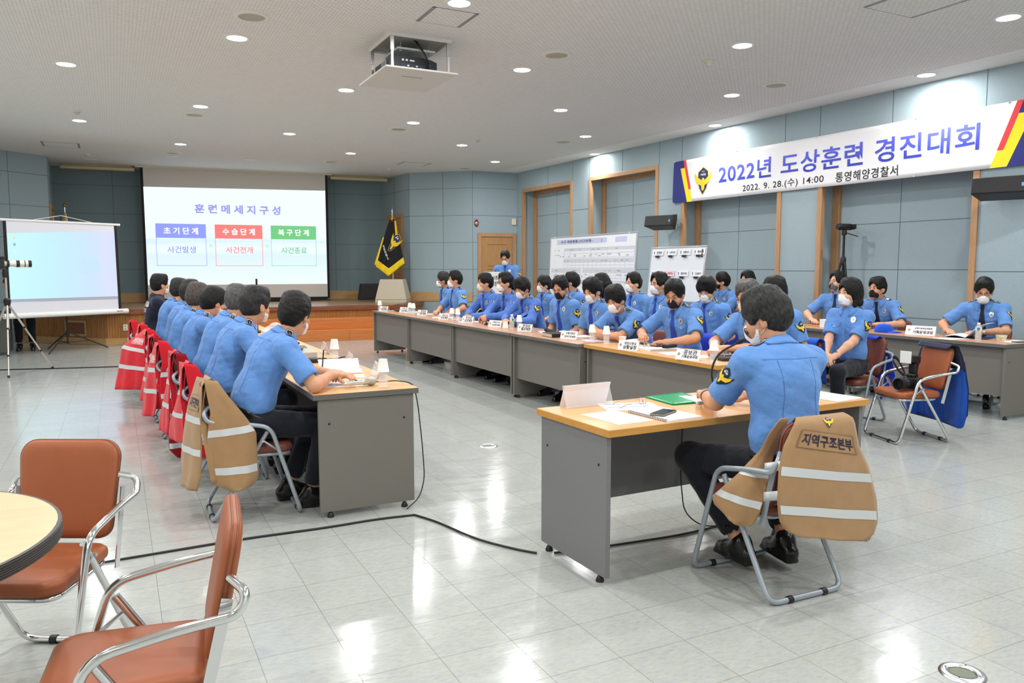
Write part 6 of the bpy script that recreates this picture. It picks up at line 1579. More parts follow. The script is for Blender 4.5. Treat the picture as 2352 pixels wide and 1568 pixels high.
for x, y, w in ((1.41, 4.47, 'at the near corner of the left-hand desks'), (1.48, 5.91, 'second from the near corner of the left-hand desks'), (1.25, 9.6, 'far along the left-hand desks between two heads'),
                (3.98, 12.75, 'at the stage end of the long right-hand row'), (4.15, 11.72, 'left of a pair second seat from the stage'), (4.13, 11.50, 'right of a pair second seat from the stage'),
                (4.09, 9.84, 'left of a pair before the clasped hands'), (4.10, 9.66, 'right of a pair before the clasped hands'), (4.17, 8.00, 'beside the capped bottle on the right-hand row'),
                (4.09, 6.32, 'left of the pair before the leaning person'), (4.10, 6.09, 'right of the pair before the leaning person'), (4.00, 4.50, 'at the near corner of the orange-edged desk')):
    bottle(x, y, w)
for o in (BOT, CUP): del o['placed']
b = make_bottle('small clear water bottle with its white cap on, middle of the right-hand row', (4.14, 8.13))
b = make_bottle('small clear water bottle with a white cap by the papers on the back desk', (7.60, 4.74))
make_cup('lone white paper cup upside down left of the capped bottle', (4.17, 8.36), 0); make_cup('upright white paper cup beside the pair of bottles before the leaning person', (4.22, 6.0), 0, True)

def nameplate(label, x, y, rz, l1, l2, w=.205, h=.088, mirror=False):
    t = thing('name_plate', label, 'name plate', (x, y, TZ), rz, 'tent name plates')
    M = Txyz(0, -.032, .001) @ Rx(-20); M2 = Txyz(0, .032, .001) @ Rx(20)
    obj('card', MB(M).box(-w / 2, w / 2, -.0008, .0008, 0, h), M_PAPER if not mirror else mat('translucent_card', rgb(236, 228, 232), .5), t)
    b = MB(M2); b.box(-w / 2, w / 2, -.0008, .0008, 0, h); b.M = Matrix.Identity(4); b.box(-w / 2, w / 2, -.032, .032, 0, .0015); obj('acrylic_stand', b, M_ACRYL, t)
    ink = M_INK if not mirror else mat('showthrough_print', rgb(176, 154, 162), .6); sg = -1 if mirror else 1
    off = -.0016
    b = MB(); put_text(b, l1, lambda u, v: M @ Vector((w * .09 + u, off, h * .72 + v)), w * .58, None, .02); put_text(b, l2, lambda u, v: M @ Vector((w * .09 + u, off, h * .32 + v)), w * .68, None, .03)
    obj('lettering', b, ink, t, smooth=0)
    b = MB(); sub_quads(b, [[(x_ * .028, y_ * .034) for x_, y_ in q] for q in EMB_DIA + EMB_WING], lambda u, v: M @ Vector((-w * .38 + u, off, h * .5 + v)), 1); obj('crest', b, mat('faded_crest', rgb(150, 130, 90), .6), t, smooth=0)
    return t
NP = [((4.02, 12.62), 'stage end of the long right-hand row', '조정반', '행정계장'), ((4.19, 12.08), 'second from the stage end', '상황보고반', '정보계장'), ((4.16, 11.15), 'third from the stage end', '조정반', '장비계장'), ((4.10, 10.13), 'before the person in the beige mask', '상황보고반', '안전계장'),
      ((4.13, 9.37), 'before the clasped hands', '조정반', '보안계장'), ((4.12, 8.52), 'before the long-sleeved person looking down', '상황보고반', '수상레저계장'), ((4.14, 7.78), 'right of the capped bottle', '조정반', '홍보계장'), ((4.08, 6.72), 'before the bowed person in white mask', '상황대응반', '경비구조계장'),
      ((3.99, 5.57), 'before the person holding a pencil', '종합상황실', '상황실장'), ((3.97, 4.75), 'near corner of the orange-edged desk', '공보관', '기획운영과장')]
for (x, y), w, a, c in NP: nameplate('white tent name plate, ' + w, x, y, -68, a, c)
nameplate('white tent name plate of the reader at the back desks, blue caps left of it', 7.66, 5.40, -74, '남해지방해양경찰청', '기획운영과장', w=.30, h=.105)
nameplate('acrylic name plate seen from behind on the lone desk, print showing through', 2.17, 3.40, 184, '지역구조본부장', '통영해양경찰서장', w=.30, h=.12, mirror=True)
for x, y, l in ((1.52, 4.93, 'pale acrylic name plate seen edge-on at the near end of the left-hand desks'), (1.52, 5.60, 'pale acrylic name plate second from the near end of the left-hand desks'), (1.55, 6.52, 'pale acrylic name plate third from the near end of the left-hand desks')):
    nameplate(l, x, y, 82, '지역구조본부', '구조대장', w=.24, h=.10, mirror=True)

def flat(name, label, cat, x, y, rz, w, d, h, m, z=TZ, group=None, bevel=0.0):
    o = obj(name, MB().box(-w / 2, w / 2, -d / 2, d / 2, 0, h), m, bevel=bevel); o.location = (x, y, z); o.rotation_euler = (0, 0, RD(rz)); return tag(o, label, cat, group)
def spiral_book(label, x, y, rz, w=.21, d=.297, h=.008, cover=None, z=TZ, cat='notebook'):
    t = thing('spiral_notebook', label, cat, (x, y, z), rz, 'spiral notebooks')
    obj('pages', MB().box(-w / 2, w / 2, -d / 2, d / 2, 0, h), cover or M_PAPER, t)
    b = MB()
    for i in range(24):
        yy = -d / 2 + .012 + i * (d - .024) / 23; b.tube([(-w / 2 + .006 * cos(a) - .002, yy, h / 2 + .008 * sin(a)) for a in np.linspace(0, 2 * pi, 8, endpoint=False)], .0013, 5, True)
    obj('spiral_binding', b, M_BLACK, t, smooth=60); return t
def printed(parent_label, x, y, rz, w=.21, d=.297, lines=True, z=TZ, h=.001, m=None, colour=False):
    t = thing('paper_sheet', parent_label, 'paper', (x, y, z), rz, 'papers on the desks'); obj('sheet', MB().box(-w / 2, w / 2, -d / 2, d / 2, 0, h), m or M_PAPER, t)
    b = MB()
    for i in range(14 if lines else 0):
        yy = d * .40 - i * d * .055; b.box(-w * .38, w * random.uniform(.1, .38), yy, yy + .003, h, h + .0003)
    if lines: obj('printed_lines', b, mat('faint_print', rgb(196, 198, 204), .7), t)
    if colour:
        b = MB(); b.box(-w * .4, -w * .1, d * .30, d * .34, h, h + .0004); b.box(-w * .05, w * .3, d * .30, d * .34, h, h + .0004, 1); b.box(-w * .4, w * .2, -d * .1, -d * .06, h, h + .0004, 2); obj('coloured_bars', b, [mat('print_blue', rgb(60, 110, 190), .6), mat('print_orange', rgb(206, 120, 60), .6), mat('print_teal', rgb(80, 150, 160), .6)], t)
    return t
def spectacles(label, x, y, rz, z=TZ, m=None):
    t = thing('spectacles', label, 'glasses', (x, y, z), rz, 'glasses left on the desks'); b = MB()
    for s in (-1, 1):
        b.tube([(.033 * s + .025 * cos(a), 0, .021 + .019 * sin(a)) for a in np.linspace(0, 2 * pi, 18, endpoint=False)], .0013, 6, True); b.tube([(.058 * s, 0, .026), (.066 * s, .012, .027), (.066 * s, .10, .022), (.064 * s, .14, .003)], .0015, 6)
    b.tube([(-.009, 0, .026), (0, -.004, .028), (.009, 0, .026)], .0012, 6); obj('frame', b, m or M_GSPEC, t, smooth=60)
    b = MB()
    for s in (-1, 1): b.raw([(.033 * s + .024 * cos(a), 0.0005, .021 + .018 * sin(a)) for a in np.linspace(0, 2 * pi, 18, endpoint=False)], [tuple(range(18))])
    obj('lens', b, M_ACRYL, t, smooth=0)
# lone desk
printed('white printed sheet lying flat at the near left of the lone desk', 2.12, 3.055, 4)
printed('sheet with coloured bars under the glasses on the lone desk', 2.35, 3.27, -18, .297, .21, colour=True)
spiral_book('spiral-bound booklet lying under the phone on the lone desk', 2.36, 2.995, 3, h=.010)
t = thing('smartphone', 'smartphone in a grey case lying on the spiral booklet of the lone desk', 'phone', (2.345, 2.985, TZ + .0115), -62)
obj('case', MB().box(-.038, .038, -.079, .079, 0, .009), mat('phone_case', rgb(120, 112, 104), .4), t, bevel=.006); obj('screen', MB().box(-.034, .034, -.075, .075, .009, .0098), mat('dark_glass', (.01, .012, .012), .08), t, bevel=.003)
b = MB(); b.box(.012, .030, .045, .072, .0098, .011); obj('camera_bump', b, M_BLACK, t, bevel=.002)
t = thing('document_folder', 'bright green plastic document folder on the lone desk', 'folder', (2.70, 3.35, TZ), -4)
obj('lower_flap', MB().box(-.12, .12, -.165, .10, 0, .003), mat('green_plastic', rgb(20, 156, 96), .25, spec=.6), t, bevel=.001); b = MB(); b.grid([[(-.12 + .24 * i / 8, -.165 + .265 * j / 8, .006 + .010 * (j / 8) * (i / 8)) for i in range(9)] for j in range(9)]); obj('upper_flap', b, mat('green_plastic', None), t, smooth=180, solid=.001)
spiral_book('open white spiral notebook under the left hand of the lone person', 2.86, 3.24, 80, .20, .27, .012, z=TZ + .0)
flat('notebook', 'white notebook lying at the right end of the lone desk', 'notebook', 3.50, 3.02, 6, .21, .297, .008, M_PAPER, bevel=.001)
spectacles('wire-framed glasses lying on the printed sheet of the lone desk', 2.41, 3.24, 70, TZ + .0015)
t = thing('gooseneck_microphone', 'black gooseneck microphone on the lone desk, bending towards the sitter', 'microphone', (2.98, 3.34, TZ), 0)
obj('base', MB().box(-.055, .055, -.07, .07, 0, .035), M_BLACK, t, bevel=.012); b = MB(); b.tube(arc([(0, 0, .03), (-.015, .02, .14), (.02, .0, .24), (.11, -.05, .295)], .12, 8), .006, 10); obj('gooseneck', b, M_BLACK, t, smooth=60)
b = MB(); b.tube([(.105, -.047, .292), (.12, -.056, .302), (.15, -.07, .315), (.155, -.073, .317)], [.007, .012, .012, .006], 12); obj('capsule', b, M_BLACKM, t, smooth=60)
# left-hand desks
t = thing('handheld_microphone', 'silver wired microphone lying at the end of the left-hand desks', 'microphone', (1.30, 4.575, TZ + .027), 102)
b = MB(Rx(90)); b.lathe([(0, .105), (.016, .102), (.025, .088), (.027, .072), (.024, .056), (.019, .05)], 20, caps=False); obj('mesh_head', b, mat('silver_mesh', (.55, .54, .52), .45, metal=.9, bump=1, bscale=700, bdist=.002), t, smooth=60)
b = MB(Rx(90)); pr = [(.019, .05)]
for i in range(5): pr += [(.0205, .047 - i * .007), (.018, .0445 - i * .007)]
pr += [(.0165, .01), (.0125, -.09), (.012, -.11)]; b.lathe(pr, 20); obj('handle', b, M_CHROME, t, smooth=40)
obj('switch', MB().box(-.004, .004, .02, .04, .0145, .0175), M_BLACK, t)
tag(obj('microphone_cable', MB().tube(arc([(1.40, 4.60, TZ + .02), (1.46, 4.62, TZ + .012), (1.52, 4.60, TZ + .02), (1.612, 4.50, TZ + .012), (1.625, 4.46, .60), (1.635, 4.42, .36), (1.64, 4.40, .16), (1.60, 4.38, .05), (1.50, 4.33, .006)], .05), .0035, 7), M_BLACK, smooth=60), 'black microphone cable drooping over the end of the left-hand desks', 'cable')
printed('printed sheet under the writing hand at the end of the left-hand desks', 1.22, 4.72, 84); printed('printed sheet under the forearms, nearer the second person in the left-hand row', 1.17, 5.12, 88)
t = thing('open_booklet', 'white booklet open on the left-hand desks with one page curling up', 'booklet', (1.38, 5.38, TZ), 80)
b = MB(); b.grid([[(-.19 + .19 * i / 8, -.14 + .28 * j, .003 + .03 * sin(pi * i / 8) * .5) for i in range(9)] for j in (0, 1)]); obj('left_page', b, M_PAPER, t, smooth=180, solid=.004)
b = MB(); b.grid([[(.19 * i / 8, -.14 + .28 * j, .003 + .055 * sin(pi * (i / 8) * .75) + .01 * (i / 8)) for i in range(9)] for j in (0, 1)]); obj('right_page', b, M_PAPER, t, smooth=180, solid=.004)
flat('memo_pad', 'white torn memo pad beside the writing hand', 'memo pad', 1.36, 5.0, 80, .12, .17, .008, M_PAPER)
def pen(label, a, c, m, r=.0045):
    b = MB(); A, C = Vector(a), Vector(c); b.tube([A, A.lerp(C, .06), A.lerp(C, .94), C], [.001, r, r, r * .8], 8); return tag(obj('pen', b, m, smooth=60), label, 'pen', 'pens and pencils')
pen('black pen held by the person writing at the end of the left-hand desks', (1.30, 4.77, TZ + .004), (1.22, 4.72, TZ + .085), M_BLACK)
pen('slim black pen standing against the open booklet', (1.24, 5.30, TZ + .03), (1.25, 5.29, TZ + .16), M_BLACK)
def walkie(label, x, y, rz, z=TZ):
    t = thing('walkie_talkie', label, 'radio', (x, y, z), rz, 'handheld radios'); obj('body', MB().box(-.03, .03, -.07, .06, 0, .032), M_BLACK, t, bevel=.007)
    b = MB(); b.tube([(.018, .055, .016), (.02, .14, .02), (.022, .21, .03)], [.008, .006, .004], 8); obj('antenna', b, M_BLACKM, t, smooth=60); obj('display', MB().box(-.02, .02, .01, .035, .032, .0335), mat('lcd_grey', rgb(130, 136, 130), .3), t)
    b = MB(); b.lathe([(.008, .0), (.007, .014)], 12); b.v = [(x_ - .015, .06 + z_, .016 + y_) for x_, y_, z_ in b.v]; obj('knob', b, M_BLACK, t)
walkie('black handheld radio with its aerial over the edge of the left-hand desks', 1.36, 5.93, -80)
t = thing('tissue_tray', 'grey plastic tray with a small dark dish on the left-hand desks', 'tray', (1.30, 6.38, TZ), 0); obj('tray', MB().box(-.12, .12, -.16, .16, 0, .05), mat('tray_grey', rgb(176, 174, 168), .5), t, bevel=.008); obj('dish', MB().lathe([(.03, .05), (.05, .07), (.046, .07), (.0, .056)], 20, caps=False), mat('dish_brown', rgb(90, 80, 60), .4), t)
flat('laptop', 'closed dark laptop on the left-hand desks beyond the tray', 'laptop', 1.38, 6.95, 84, .32, .22, .022, mat('laptop_grey', rgb(70, 72, 76), .4), bevel=.005)
t = thing('desk_microphone', 'tall thin black microphone rising from the left-hand desks before the slide', 'microphone', (1.40, 9.0, TZ)); obj('base', MB().lathe([(.06, 0), (.06, .015), (.02, .03)], 20), M_BLACK, t); b = MB(); b.tube([(0, 0, .02), (0, 0, .45), (0, 0, .455), (0, 0, .60)], [.005, .005, .011, .011], 10); obj('stem', b, M_BLACK, t)
t = thing('plastic_bag', 'crumpled clear plastic bag on the left-hand desks', 'plastic bag', (1.44, 8.3, TZ + .05)); S = Shape(); S.ell((0, 0, 0), (.11, .09, .06)); S.ell((.03, .02, .05), (.05, .05, .05), None, .04); S.disp(waves(5, 70, .015, n=6, sharp=True)); o = sdf_obj('crinkled_film', S, .010, mat('clear_film', (.93, .93, .93), .2, alpha=.4), t)
# long right-hand row
B = lambda *a, **k: flat(*a, **k)
B('folder', 'navy folder near the stage end of the right-hand row', 'folder', 4.28, 12.45, 80, .32, .24, .025, mat('navy_cover', rgb(36, 42, 78), .5), bevel=.004)
printed('white sheets by the pair of bottles near the stage end', 4.30, 11.95, 70, h=.004); spiral_book('white spiral notebook before the upright person near the stage', 4.30, 11.25, 75, .24, .30, .012); B('booklet', 'pale blue booklet beside the person at the stage end', 'booklet', 4.36, 12.0, 60, .21, .28, .014, mat('pale_blue_cover', rgb(150, 190, 226), .5), z=TZ + .005)
printed('white sheets between the third and fourth seats from the stage', 4.24, 10.55, 66, h=.003); B('booklet', 'lilac booklet before the person in the beige mask', 'booklet', 4.30, 9.98, 70, .21, .29, .010, mat('lilac_cover', rgb(176, 178, 214), .5)); printed('white sheet just right of the lilac booklet', 4.22, 9.52, 80)
def binder(label, x, y, rz, w=.24, d=.19, h=.035):
    t = thing('leather_notebook', label, 'notebook', (x, y, TZ), rz, 'black notebooks'); obj('pages', MB().box(-w / 2 + .005, w / 2 - .003, -d / 2 + .004, d / 2 - .004, .004, h - .004), mat('page_edges', rgb(206, 190, 170), .7), t)
    b = MB(); b.box(-w / 2, w / 2, -d / 2, d / 2, 0, .004); b.box(-w / 2, w / 2, -d / 2, d / 2, h - .004, h); b.box(-w / 2, -w / 2 + .004, -d / 2, d / 2, 0.004, h - .004); obj('cover', b, mat('black_leather', (.014, .013, .013), .5), t, bevel=.002)
binder('black notebook before the clasped hands', 4.36, 9.02, 76); binder('black notebook before the long-sleeved person looking down', 4.38, 8.50, 80, .26, .2); binder('thick black notebook left of the name plate before the bowed person in white mask', 4.10, 7.05, 84, .26, .19, .04)
t = thing('torch', 'small black torch with a yellow band before the clasped hands', 'torch', (4.16, 8.93, TZ + .018), 80); b = MB(Ry(90)); b.lathe([(.016, -.09), (.018, -.06), (.014, -.05), (.014, .07), (.012, .085)], 14); obj('barrel', b, M_BLACK, t); b = MB(Ry(90)); b.lathe([(.0155, -.03), (.0155, .02)], 14); obj('yellow_band', b, mat('torch_yellow', rgb(236, 200, 120), .5), t)
def mic(label, a, c, ring=True):
    A, C = Vector(a), Vector(c); d = (C - A).normalized(); t = thing('wireless_microphone', label, 'microphone', a, 0, 'black wireless microphones'); C = C - A; Z = Vector((0, 0, 0))
    b = MB(); b.tube([Z, C * .02, C * .10, C * .2, C * .23], [.004, .018, .024, .022, .018], 16); obj('mesh_head', b, M_BLACKM, t, smooth=60)
    b = MB(); b.tube([C * .23, C * .3, C * .95, C], [.018, .016, .013, .012], 14); obj('handle', b, M_BLACK, t, smooth=60)
    if ring: b = MB(); b.tube([C * .955, C * 1.0], .0138, 14); obj('colour_ring', b, mat('ring_yellow', rgb(220, 190, 50), .5), t)
mic('black wireless microphone before the person in black mask and round glasses', (4.30, 7.62, TZ + .025), (4.33, 7.38, TZ + .018)); mic('black wireless microphone with round head before the leaning person', (4.30, 6.02, TZ + .025), (4.34, 5.80, TZ + .018))
printed('white papers under the hands of the person in black mask and round glasses', 4.36, 7.55, 74, h=.004) ; printed('white papers before the bowed person in white mask', 4.30, 6.95, 80, h=.003); printed('white papers under the folded arms of the leaning person', 4.25, 6.45, 76, h=.003)
t = thing('paper_sheaf', 'curling sheaf of papers before the person holding a pencil', 'paper', (4.28, 5.82, TZ), 74); b = MB(); b.grid([[(-.15 + .3 * i / 10, -.10 + .2 * j / 4, .004 + .07 * max(0, (i / 10 - .45)) ** 1.5 * (1 - .3 * j / 4) * 2) for i in range(11)] for j in range(5)]); obj('curled_sheet', b, M_PAPER, t, smooth=180, solid=.003); obj('lower_sheet', MB().box(-.16, .14, -.11, .11, 0, .003), M_PAPER, t)
spiral_book('spiral notebook with black glasses on it before the person holding a pencil', 4.26, 5.50, 80, .22, .30, .014); spectacles('black glasses resting on the spiral notebook', 4.20, 5.60, 20, TZ + .0145, M_SPEC); walkie('black handheld radio on the spiral notebook', 4.33, 5.45, 100, TZ + .0145)
printed('white sheet between the two nearest name plates', 4.20, 5.15, 76, h=.003); printed('white sheet behind the nearest name plate', 4.22, 4.88, 70, h=.002)
B('document_case', 'dark zipped document case at the near corner of the orange-edged desk', 'document case', 4.28, 4.62, 82, .17, .25, .028, mat('dark_case', rgb(44, 44, 52), .45), bevel=.008); spectacles('clear-rimmed glasses lying on the dark document case', 4.22, 4.62, 30, TZ + .0285)
B('tissue_pack', 'small white tissue pack by the clasped hands at the near corner', 'tissue pack', 4.42, 4.60, 60, .11, .07, .035, M_PAPER, bevel=.01)
pen('orange pencil held over the papers in the right-hand row', (4.30, 5.83, TZ + .09), (4.25, 5.66, TZ + .11), mat('pencil_orange', rgb(226, 146, 50), .5), .0038); pen('green pen between the clasped fingers near the corner', (4.33, 4.93, TZ + .075), (4.28, 4.76, TZ + .07), mat('pen_green', rgb(30, 110, 60), .4))
# back desks
def cap_(label, x, y, rz, crest=True):
    t = thing('baseball_cap', label, 'cap', (x, y, TZ), rz, 'royal blue caps'); S = Shape(); S.ell((0, 0, .005), (.088, .10, .115)); S.half((0, 0, .0), (0, 0, -1)); S.half((0, 0, .095), (0, 0, 1), .03); sdf_obj('crown', S, .008, cloth('cap_blue', rgb(28, 84, 206)), t)
    b = MB(); b.grid([[(.085 * (2 * i / 12 - 1), .06 + (.125 * (1 - (2 * i / 12 - 1) ** 2) + .012) * j / 4, .022 - .014 * (2 * i / 12 - 1) ** 2 - .01 * j / 4) for i in range(13)] for j in range(5)]); obj('peak', b, cloth('cap_blue', None), t, smooth=180, solid=.003)
    b = MB(); b.lathe([(0, .108), (.007, .106), (.009, .102)], 10, caps=False); obj('top_button', b, cloth('cap_blue', None), t)
    if crest:
        b = MB(); sub_quads(b, [[(p * .06, q_ * .06) for p, q_ in q] for q in EMB_WING], lambda u, v: (u, .098 - .3 * u * u - (v + .02) * .25, .055 + v), 2); obj('crest', b, M_YEL, t, smooth=180)
cap_('royal blue cap with gold crest, left of the pair on the back desk', 7.72, 6.22, 60); cap_('plain royal blue cap seen from the back, right of the pair on the back desk', 7.66, 5.85, -160, False)
t = thing('open_report', 'open report with one page standing up before the reader at the back desks', 'booklet', (7.83, 4.98, TZ), 108); 
b = MB(); b.grid([[(-.19 * i / 8, -.14 + .28 * j, .006 + .15 * sin(pi * .5 * i / 8)) for i in range(9)] for j in (0, 1)]); obj('raised_page', b, M_PAPER, t, smooth=180, solid=.002); b = MB(); b.grid([[(.19 * i / 8, -.14 + .28 * j, .010 + .02 * sin(pi * i / 8)) for i in range(9)] for j in (0, 1)]); obj('right_page', b, M_PAPER, t, smooth=180, solid=.008); obj('cover', MB().box(-.2, .2, -.15, .15, 0, .003), M_BLACK, t)
printed('white sheet under the open report on the back desk', 7.60, 5.0, 84, .21, .34); printed('white sheet right of the fruit cup on the back desk', 7.80, 4.48, 90)
t = thing('fruit_cup', 'clear cup of cut fruit beside the capped bottle on the back desk', 'fruit cup', (7.66, 4.55, TZ)); obj('cup', MB().lathe([(.036, 0), (.05, .062), (.053, .066), (.049, .062), (.034, .002)], 24), M_ACRYL, t, smooth=40)
for i, (x, y, z, c) in enumerate(((-.015, .01, .02, (226, 150, 60)), (.015, .012, .022, (236, 226, 170)), (.0, -.015, .02, (240, 200, 90)), (-.012, -.004, .045, (176, 200, 80)), (.016, -.002, .046, (226, 220, 160)), (.0, .018, .05, (160, 196, 70)))):
    b = MB(Txyz(x, y, z)); b.lathe([(.0, -.014), (.012, -.008), (.015, 0), (.012, .009), (0, .014)], 12, caps=False); obj('fruit_piece', b, mat('fruit_%d' % i, rgb(*c), .35), t, smooth=60)
B('mobile_phone', 'dark phone lying at the near end of the back desk', 'phone', 7.75, 4.42, 80, .075, .15, .010, mat('dark_glass', None), bevel=.003)
pen('orange pencil case strip on the back desk by the person with hands in lap', (7.72, 7.05, TZ + .006), (7.70, 6.80, TZ + .006), mat('pencil_orange', None), .008); B('desk_tray', 'brown leather folder before the person in the grey mask', 'folder', 7.86, 7.15, 84, .30, .22, .012, mat('brown_leather', rgb(120, 84, 66), .5), bevel=.003)
printed('white sheet before the person in the grey mask', 7.68, 7.35, 86)
t = thing('tissue_box', 'small white box with a blue crest on the back desk', 'box', (7.62, 6.62, TZ), 74); obj('box', MB().box(-.05, .05, -.05, .05, 0, .10), M_PAPER, t, bevel=.003); b = MB(); b.box(-.02, .02, -.052, -.05, .03, .07); obj('crest', b, M_BNAVY, t)
# woman's folder and accessories worn
if not DRY:
    cuff_ring(CAST['N'], 'l', .0325, .022, M_BLACK, 'wristband'); cuff_ring(CAST['T2'], 'l', .0300, .020, M_BLACK, 'watch_strap'); cuff_ring(CAST['T4'], 'l', .0325, .020, M_STEEL, 'wristwatch')
    d = CAST['T2']; w = d['WL']; e = d['EL']; dd = unit(w - e); nn = unit(A_np((0, -.2, 1)) - dd * (dd @ A_np((0, -.2, 1)))) if False else None
tag(obj('folder', MB(Txyz(5.80, 4.93, .565) @ Rz(98) @ Rx(3)).box(-.15, .11, -.12, .12, -.004, .004), mat('cobalt_cover', rgb(30, 60, 200), .4), bevel=.002), 'cobalt blue folder lying in the lap of the person with hands in lap', 'folder')

# ------------------------------------------------------------------ camera with flash on the chair
cm = thing('camera', 'black camera with big lens and flash with white bounce card on the tan chair seat', 'camera', (5.91, 4.22, .437), 95)
obj('body', MB().box(-.075, .075, -.04, .045, 0, .10), M_BLACK, cm, bevel=.014); obj('grip', MB().box(.04, .08, -.02, .075, .0, .095), M_BLACK, cm, bevel=.014); obj('viewfinder_hump', MB().box(-.035, .035, -.03, .045, .095, .128), M_BLACK, cm, bevel=.012)
b = MB(Txyz(0, .04, .052) @ Rx(-90)); b.lathe([(.036, 0), (.038, .03), (.041, .034), (.041, .075), (.038, .08), (.038, .105), (.047, .112), (.050, .165), (.044, .165), (.036, .12), (0, .118)], 28, caps=False); obj('lens', b, M_BLACK, cm, smooth=40)
obj('flash_foot', MB().box(-.03, .03, -.022, .022, .128, .215), M_BLACK, cm, bevel=.008); b = MB(Txyz(0, 0, .235) @ Rx(8)); b.box(-.037, .037, -.05, .075, -.02, .042); fh = obj('flash_head', b, M_BLACK, cm, bevel=.01)
b = MB(Txyz(0, .115, .265)); b.box(-.048, .048, -.002, .002, -.045, .055); obj('bounce_card', b, M_WHITE, cm, bevel=.002)
b = MB(); L_ = arc([(.075, -.02, .08), (.12, -.12, .03), (.20, -.20, .10), (.25, -.16, .22), (.235, -.06, .215), (.20, -.12, .10), (.02, -.08, .02), (-.07, -.03, .07)], .06)
b.grid([[tuple(p) for p in L_], [tuple(Vector(p) + Vector((0, 0, .03))) for p in L_]]); obj('strap', b, mat('strap_black', (.02, .014, .016), .7), cm, smooth=180, solid=.002)
# ------------------------------------------------------------------ tripod camera at the left edge
t = thing('photo_tripod', 'silver-legged camera tripod at the far left edge of the room', 'tripod')
T0 = Vector((-1.32, 12.55, 0))
M_SIL = mat('silver_leg', (.62, .60, .56), .35, metal=.8)
for q in ((-.85, 12.91), (-1.75, 12.75), (-1.30, 12.05)):
    e = Vector((*q, .015)); h = T0 + Vector((0, 0, .98)); b = MB(); b.tube([h, h.lerp(e, .36), h.lerp(e, .37), h.lerp(e, .72), h.lerp(e, .73), e], [.014, .014, .011, .011, .008, .008], 10); lg = obj('leg', b, M_SIL, t, smooth=60)
    for k in (.36, .72, .99): b = MB(); b.tube([h.lerp(e, k - .01), h.lerp(e, k + .012)], .017, 10); obj('leg_clamp', b, M_BLACK, lg)
b = MB(); b.lathe([(.03, .93), (.045, .98), (.045, 1.02), (.02, 1.04)], 16, T0); b.lathe([(.035, 1.32), (.04, 1.38), (.03, 1.43)], 16, T0); obj('shoulder_and_head', b, M_BLACK, t)
b = MB(); b.tube([T0 + Vector((0, 0, .62)), T0 + Vector((0, 0, 1.36))], .013, 10); obj('centre_column', b, M_SIL, t, smooth=60)
t = thing('telephoto_camera', 'camera with white black-banded telephoto lens on the silver tripod', 'camera', T0 + Vector((0, 0, 1.435)), -78)
obj('body', MB().box(-.075, .075, -.10, -.01, .0, .13), M_BLACK, t, bevel=.012); obj('viewfinder_hump', MB().box(-.035, .035, -.09, .0, .13, .17), M_BLACK, t, bevel=.01)
LM = Txyz(0, 0, .07) @ Rx(-90)
b = MB(LM); b.lathe([(.035, -.01), (.038, .10), (.042, .11), (.045, .24), (.045, .30)], 24); ln = obj('lens_barrel', b, mat('lens_white', rgb(226, 222, 206), .4), t, smooth=40)
for z0, z1 in ((.02, .05), (.13, .17), (.225, .235), (.27, .31)): b = MB(LM); b.lathe([(.0462, z0), (.0462, z1)], 24); obj('lens_band', b, M_BLACK, ln)
b = MB(); b.tube([T0 + Vector((0, 0, 0)) - T0 + Vector((0, -.06, 0)), (.02, -.30, -.06)], .008, 8); obj('pan_handle', b, M_BLACK, t)

# ------------------------------------------------------------------ floor things
def cable(label, pts, r=.006, n=7, name='floor_cable'): return tag(obj(name, MB().tube(arc(pts, .12), r, n), M_BLACK, smooth=60), label, 'cable', 'black cables')
cable('black cable running across the floor under the end of the left-hand desks', [(-.9, 4.12, .007), (-.04, 4.20, .007), (.55, 4.23, .007), (1.0, 4.21, .007), (1.28, 4.225, .007), (1.50, 4.20, .007)])
cable('black cable snaking over the floor from the left-hand desks to the lone desk', [(1.50, 4.20, .007), (1.57, 4.03, .007), (1.62, 3.80, .007), (1.67, 3.62, .007), (1.78, 3.42, .007), (1.84, 3.34, .007)])
cable('black cable on the floor beneath the lone desk', [(1.92, 3.30, .007), (2.2, 3.26, .007), (2.65, 3.22, .007), (2.95, 3.24, .007), (3.2, 3.30, .007)]); cable('thin black cable dropping from the lone desk to the floor', [(2.78, 3.36, .70), (2.77, 3.37, .3), (2.78, 3.34, .08), (2.84, 3.27, .013), (2.96, 3.22, .012)], .0035)
cable('black cable taped across the floor in front of the stage at the left', [(-2.6, 13.3, .007), (-1.51, 13.07, .007), (-.9, 12.92, .007), (-.41, 12.80, .007), (.3, 12.66, .007), (.9, 12.5, .007)], .009)
t_ = tag(obj('white_cable', MB().tube(arc([(-1.95, 15.2, .55), (-1.80, 15.0, .30), (-1.86, 14.85, .06), (-1.95, 14.6, .008), (-1.75, 14.4, .008), (-1.95, 14.2, .008)], .1), .006, 7), mat('cable_white', rgb(206, 206, 200), .5), smooth=60), 'white cable looping down beside the grey cabinet at the left edge', 'cable')
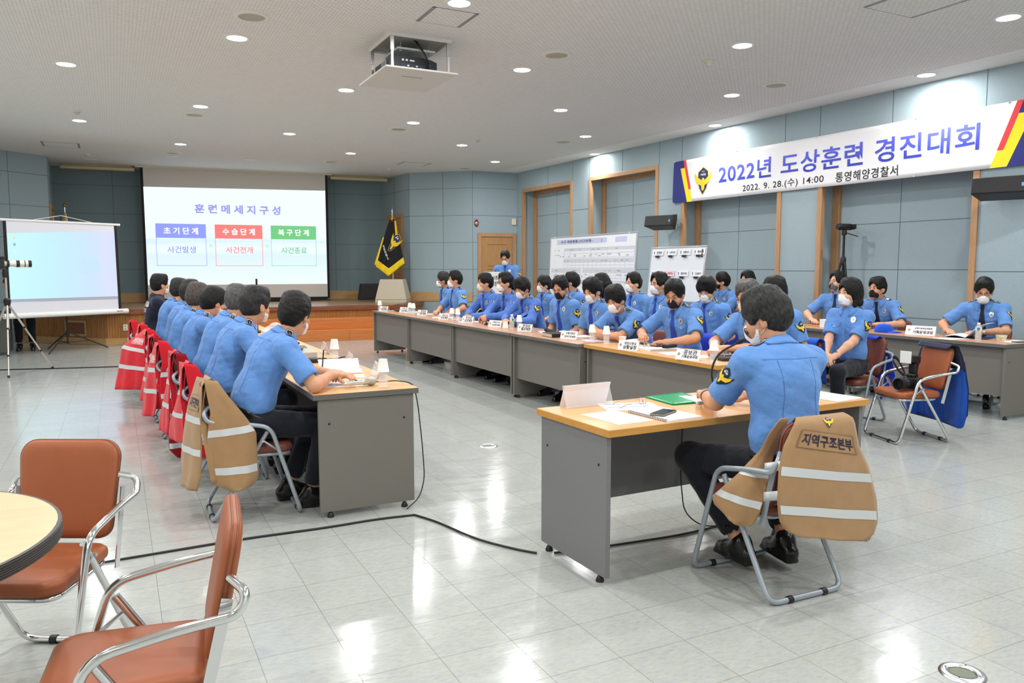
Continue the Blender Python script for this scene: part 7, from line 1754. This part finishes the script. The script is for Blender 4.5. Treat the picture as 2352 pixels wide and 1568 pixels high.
def floor_box(label, x, y):
    t = thing('floor_socket', label, 'floor socket', (x, y, 0), 0, 'round steel floor sockets'); obj('ring', MB().lathe([(.042, .004), (.047, .010), (.062, .010), (.074, .006), (.077, .0005)], 36, caps=False), M_STEEL, t, smooth=60); obj('lid', MB().lathe([(0, .003), (.043, .003)], 30, caps=False), mat('green_patina', rgb(110, 120, 100), .4, metal=.3), t)
    b = MB()
    for a in range(4): b.lathe([(.003, .0105), (.0025, .0112)], 8, (.055 * cos(a * pi / 2 + .4), .055 * sin(a * pi / 2 + .4), 0))
    obj('screw', b, M_BLACK, t)
floor_box('round steel floor socket on the open floor between the desks', 2.645, 5.62); floor_box('round steel floor socket at the bottom right of the picture', 2.63, 1.63)
o = obj('tape_strip', MB().box(-.03, .03, -.19, .19, 0, .0012), mat('clear_tape', (.85, .85, .86), .12, alpha=.4, spec=.9)); o.location = (1.90, 3.05, .0); tag(o, 'strip of clear tape on the floor along the left side of the lone desk', 'tape')
tag(obj('equipment_cabinet', MB().box(-2.35, -1.62, 15.35, 15.9, .04, .72), mat('cabinet_grey', rgb(84, 84, 80), .5), bevel=.01), 'grey equipment cabinet on the floor at the left edge behind the portable screen', 'cabinet')
t = thing('wall_outlet', 'cream power outlet on the fluted stage front beside the steps', 'outlet'); FD = Vector((5.45 + .2, 15.92 - 16.42, 0)).normalized(); MF = Matrix(((FD.x, -FD.y, 0, -.2), (FD.y, FD.x, 0, 16.42), (0, 0, 1, 0), (0, 0, 0, 1)))
obj('plate', MB(MF).box(.30, .38, .004, .012, .27, .39), M_CREAM, t, bevel=.003); b = MB(MF)
for z in (.30, .355): b.box(.332, .348, .0035, .005, z - .008, z + .008)
obj('socket_slot', b, M_BLACK, t)
t = thing('stage_hatch', 'small framed hatch panel in the left corner of the stage front', 'hatch'); GD = Vector((-.2 + 1.75, 16.42 - 17.95, 0)).normalized(); MG = Matrix(((GD.x, -GD.y, 0, -1.75), (GD.y, GD.x, 0, 17.95), (0, 0, 1, 0), (0, 0, 0, 1)))
b = MB(MG)
for a in ((1.20, 1.72, 0, .012, .42, .46), (1.20, 1.72, 0, .012, .16, .20), (1.20, 1.24, 0, .012, .2, .42), (1.68, 1.72, 0, .012, .2, .42)): b.box(*a)
obj('frame', b, M_BASE, t, bevel=.002); obj('panel', MB(MG).box(1.24, 1.68, .004, .012, .2, .42), M_NOSE, t)
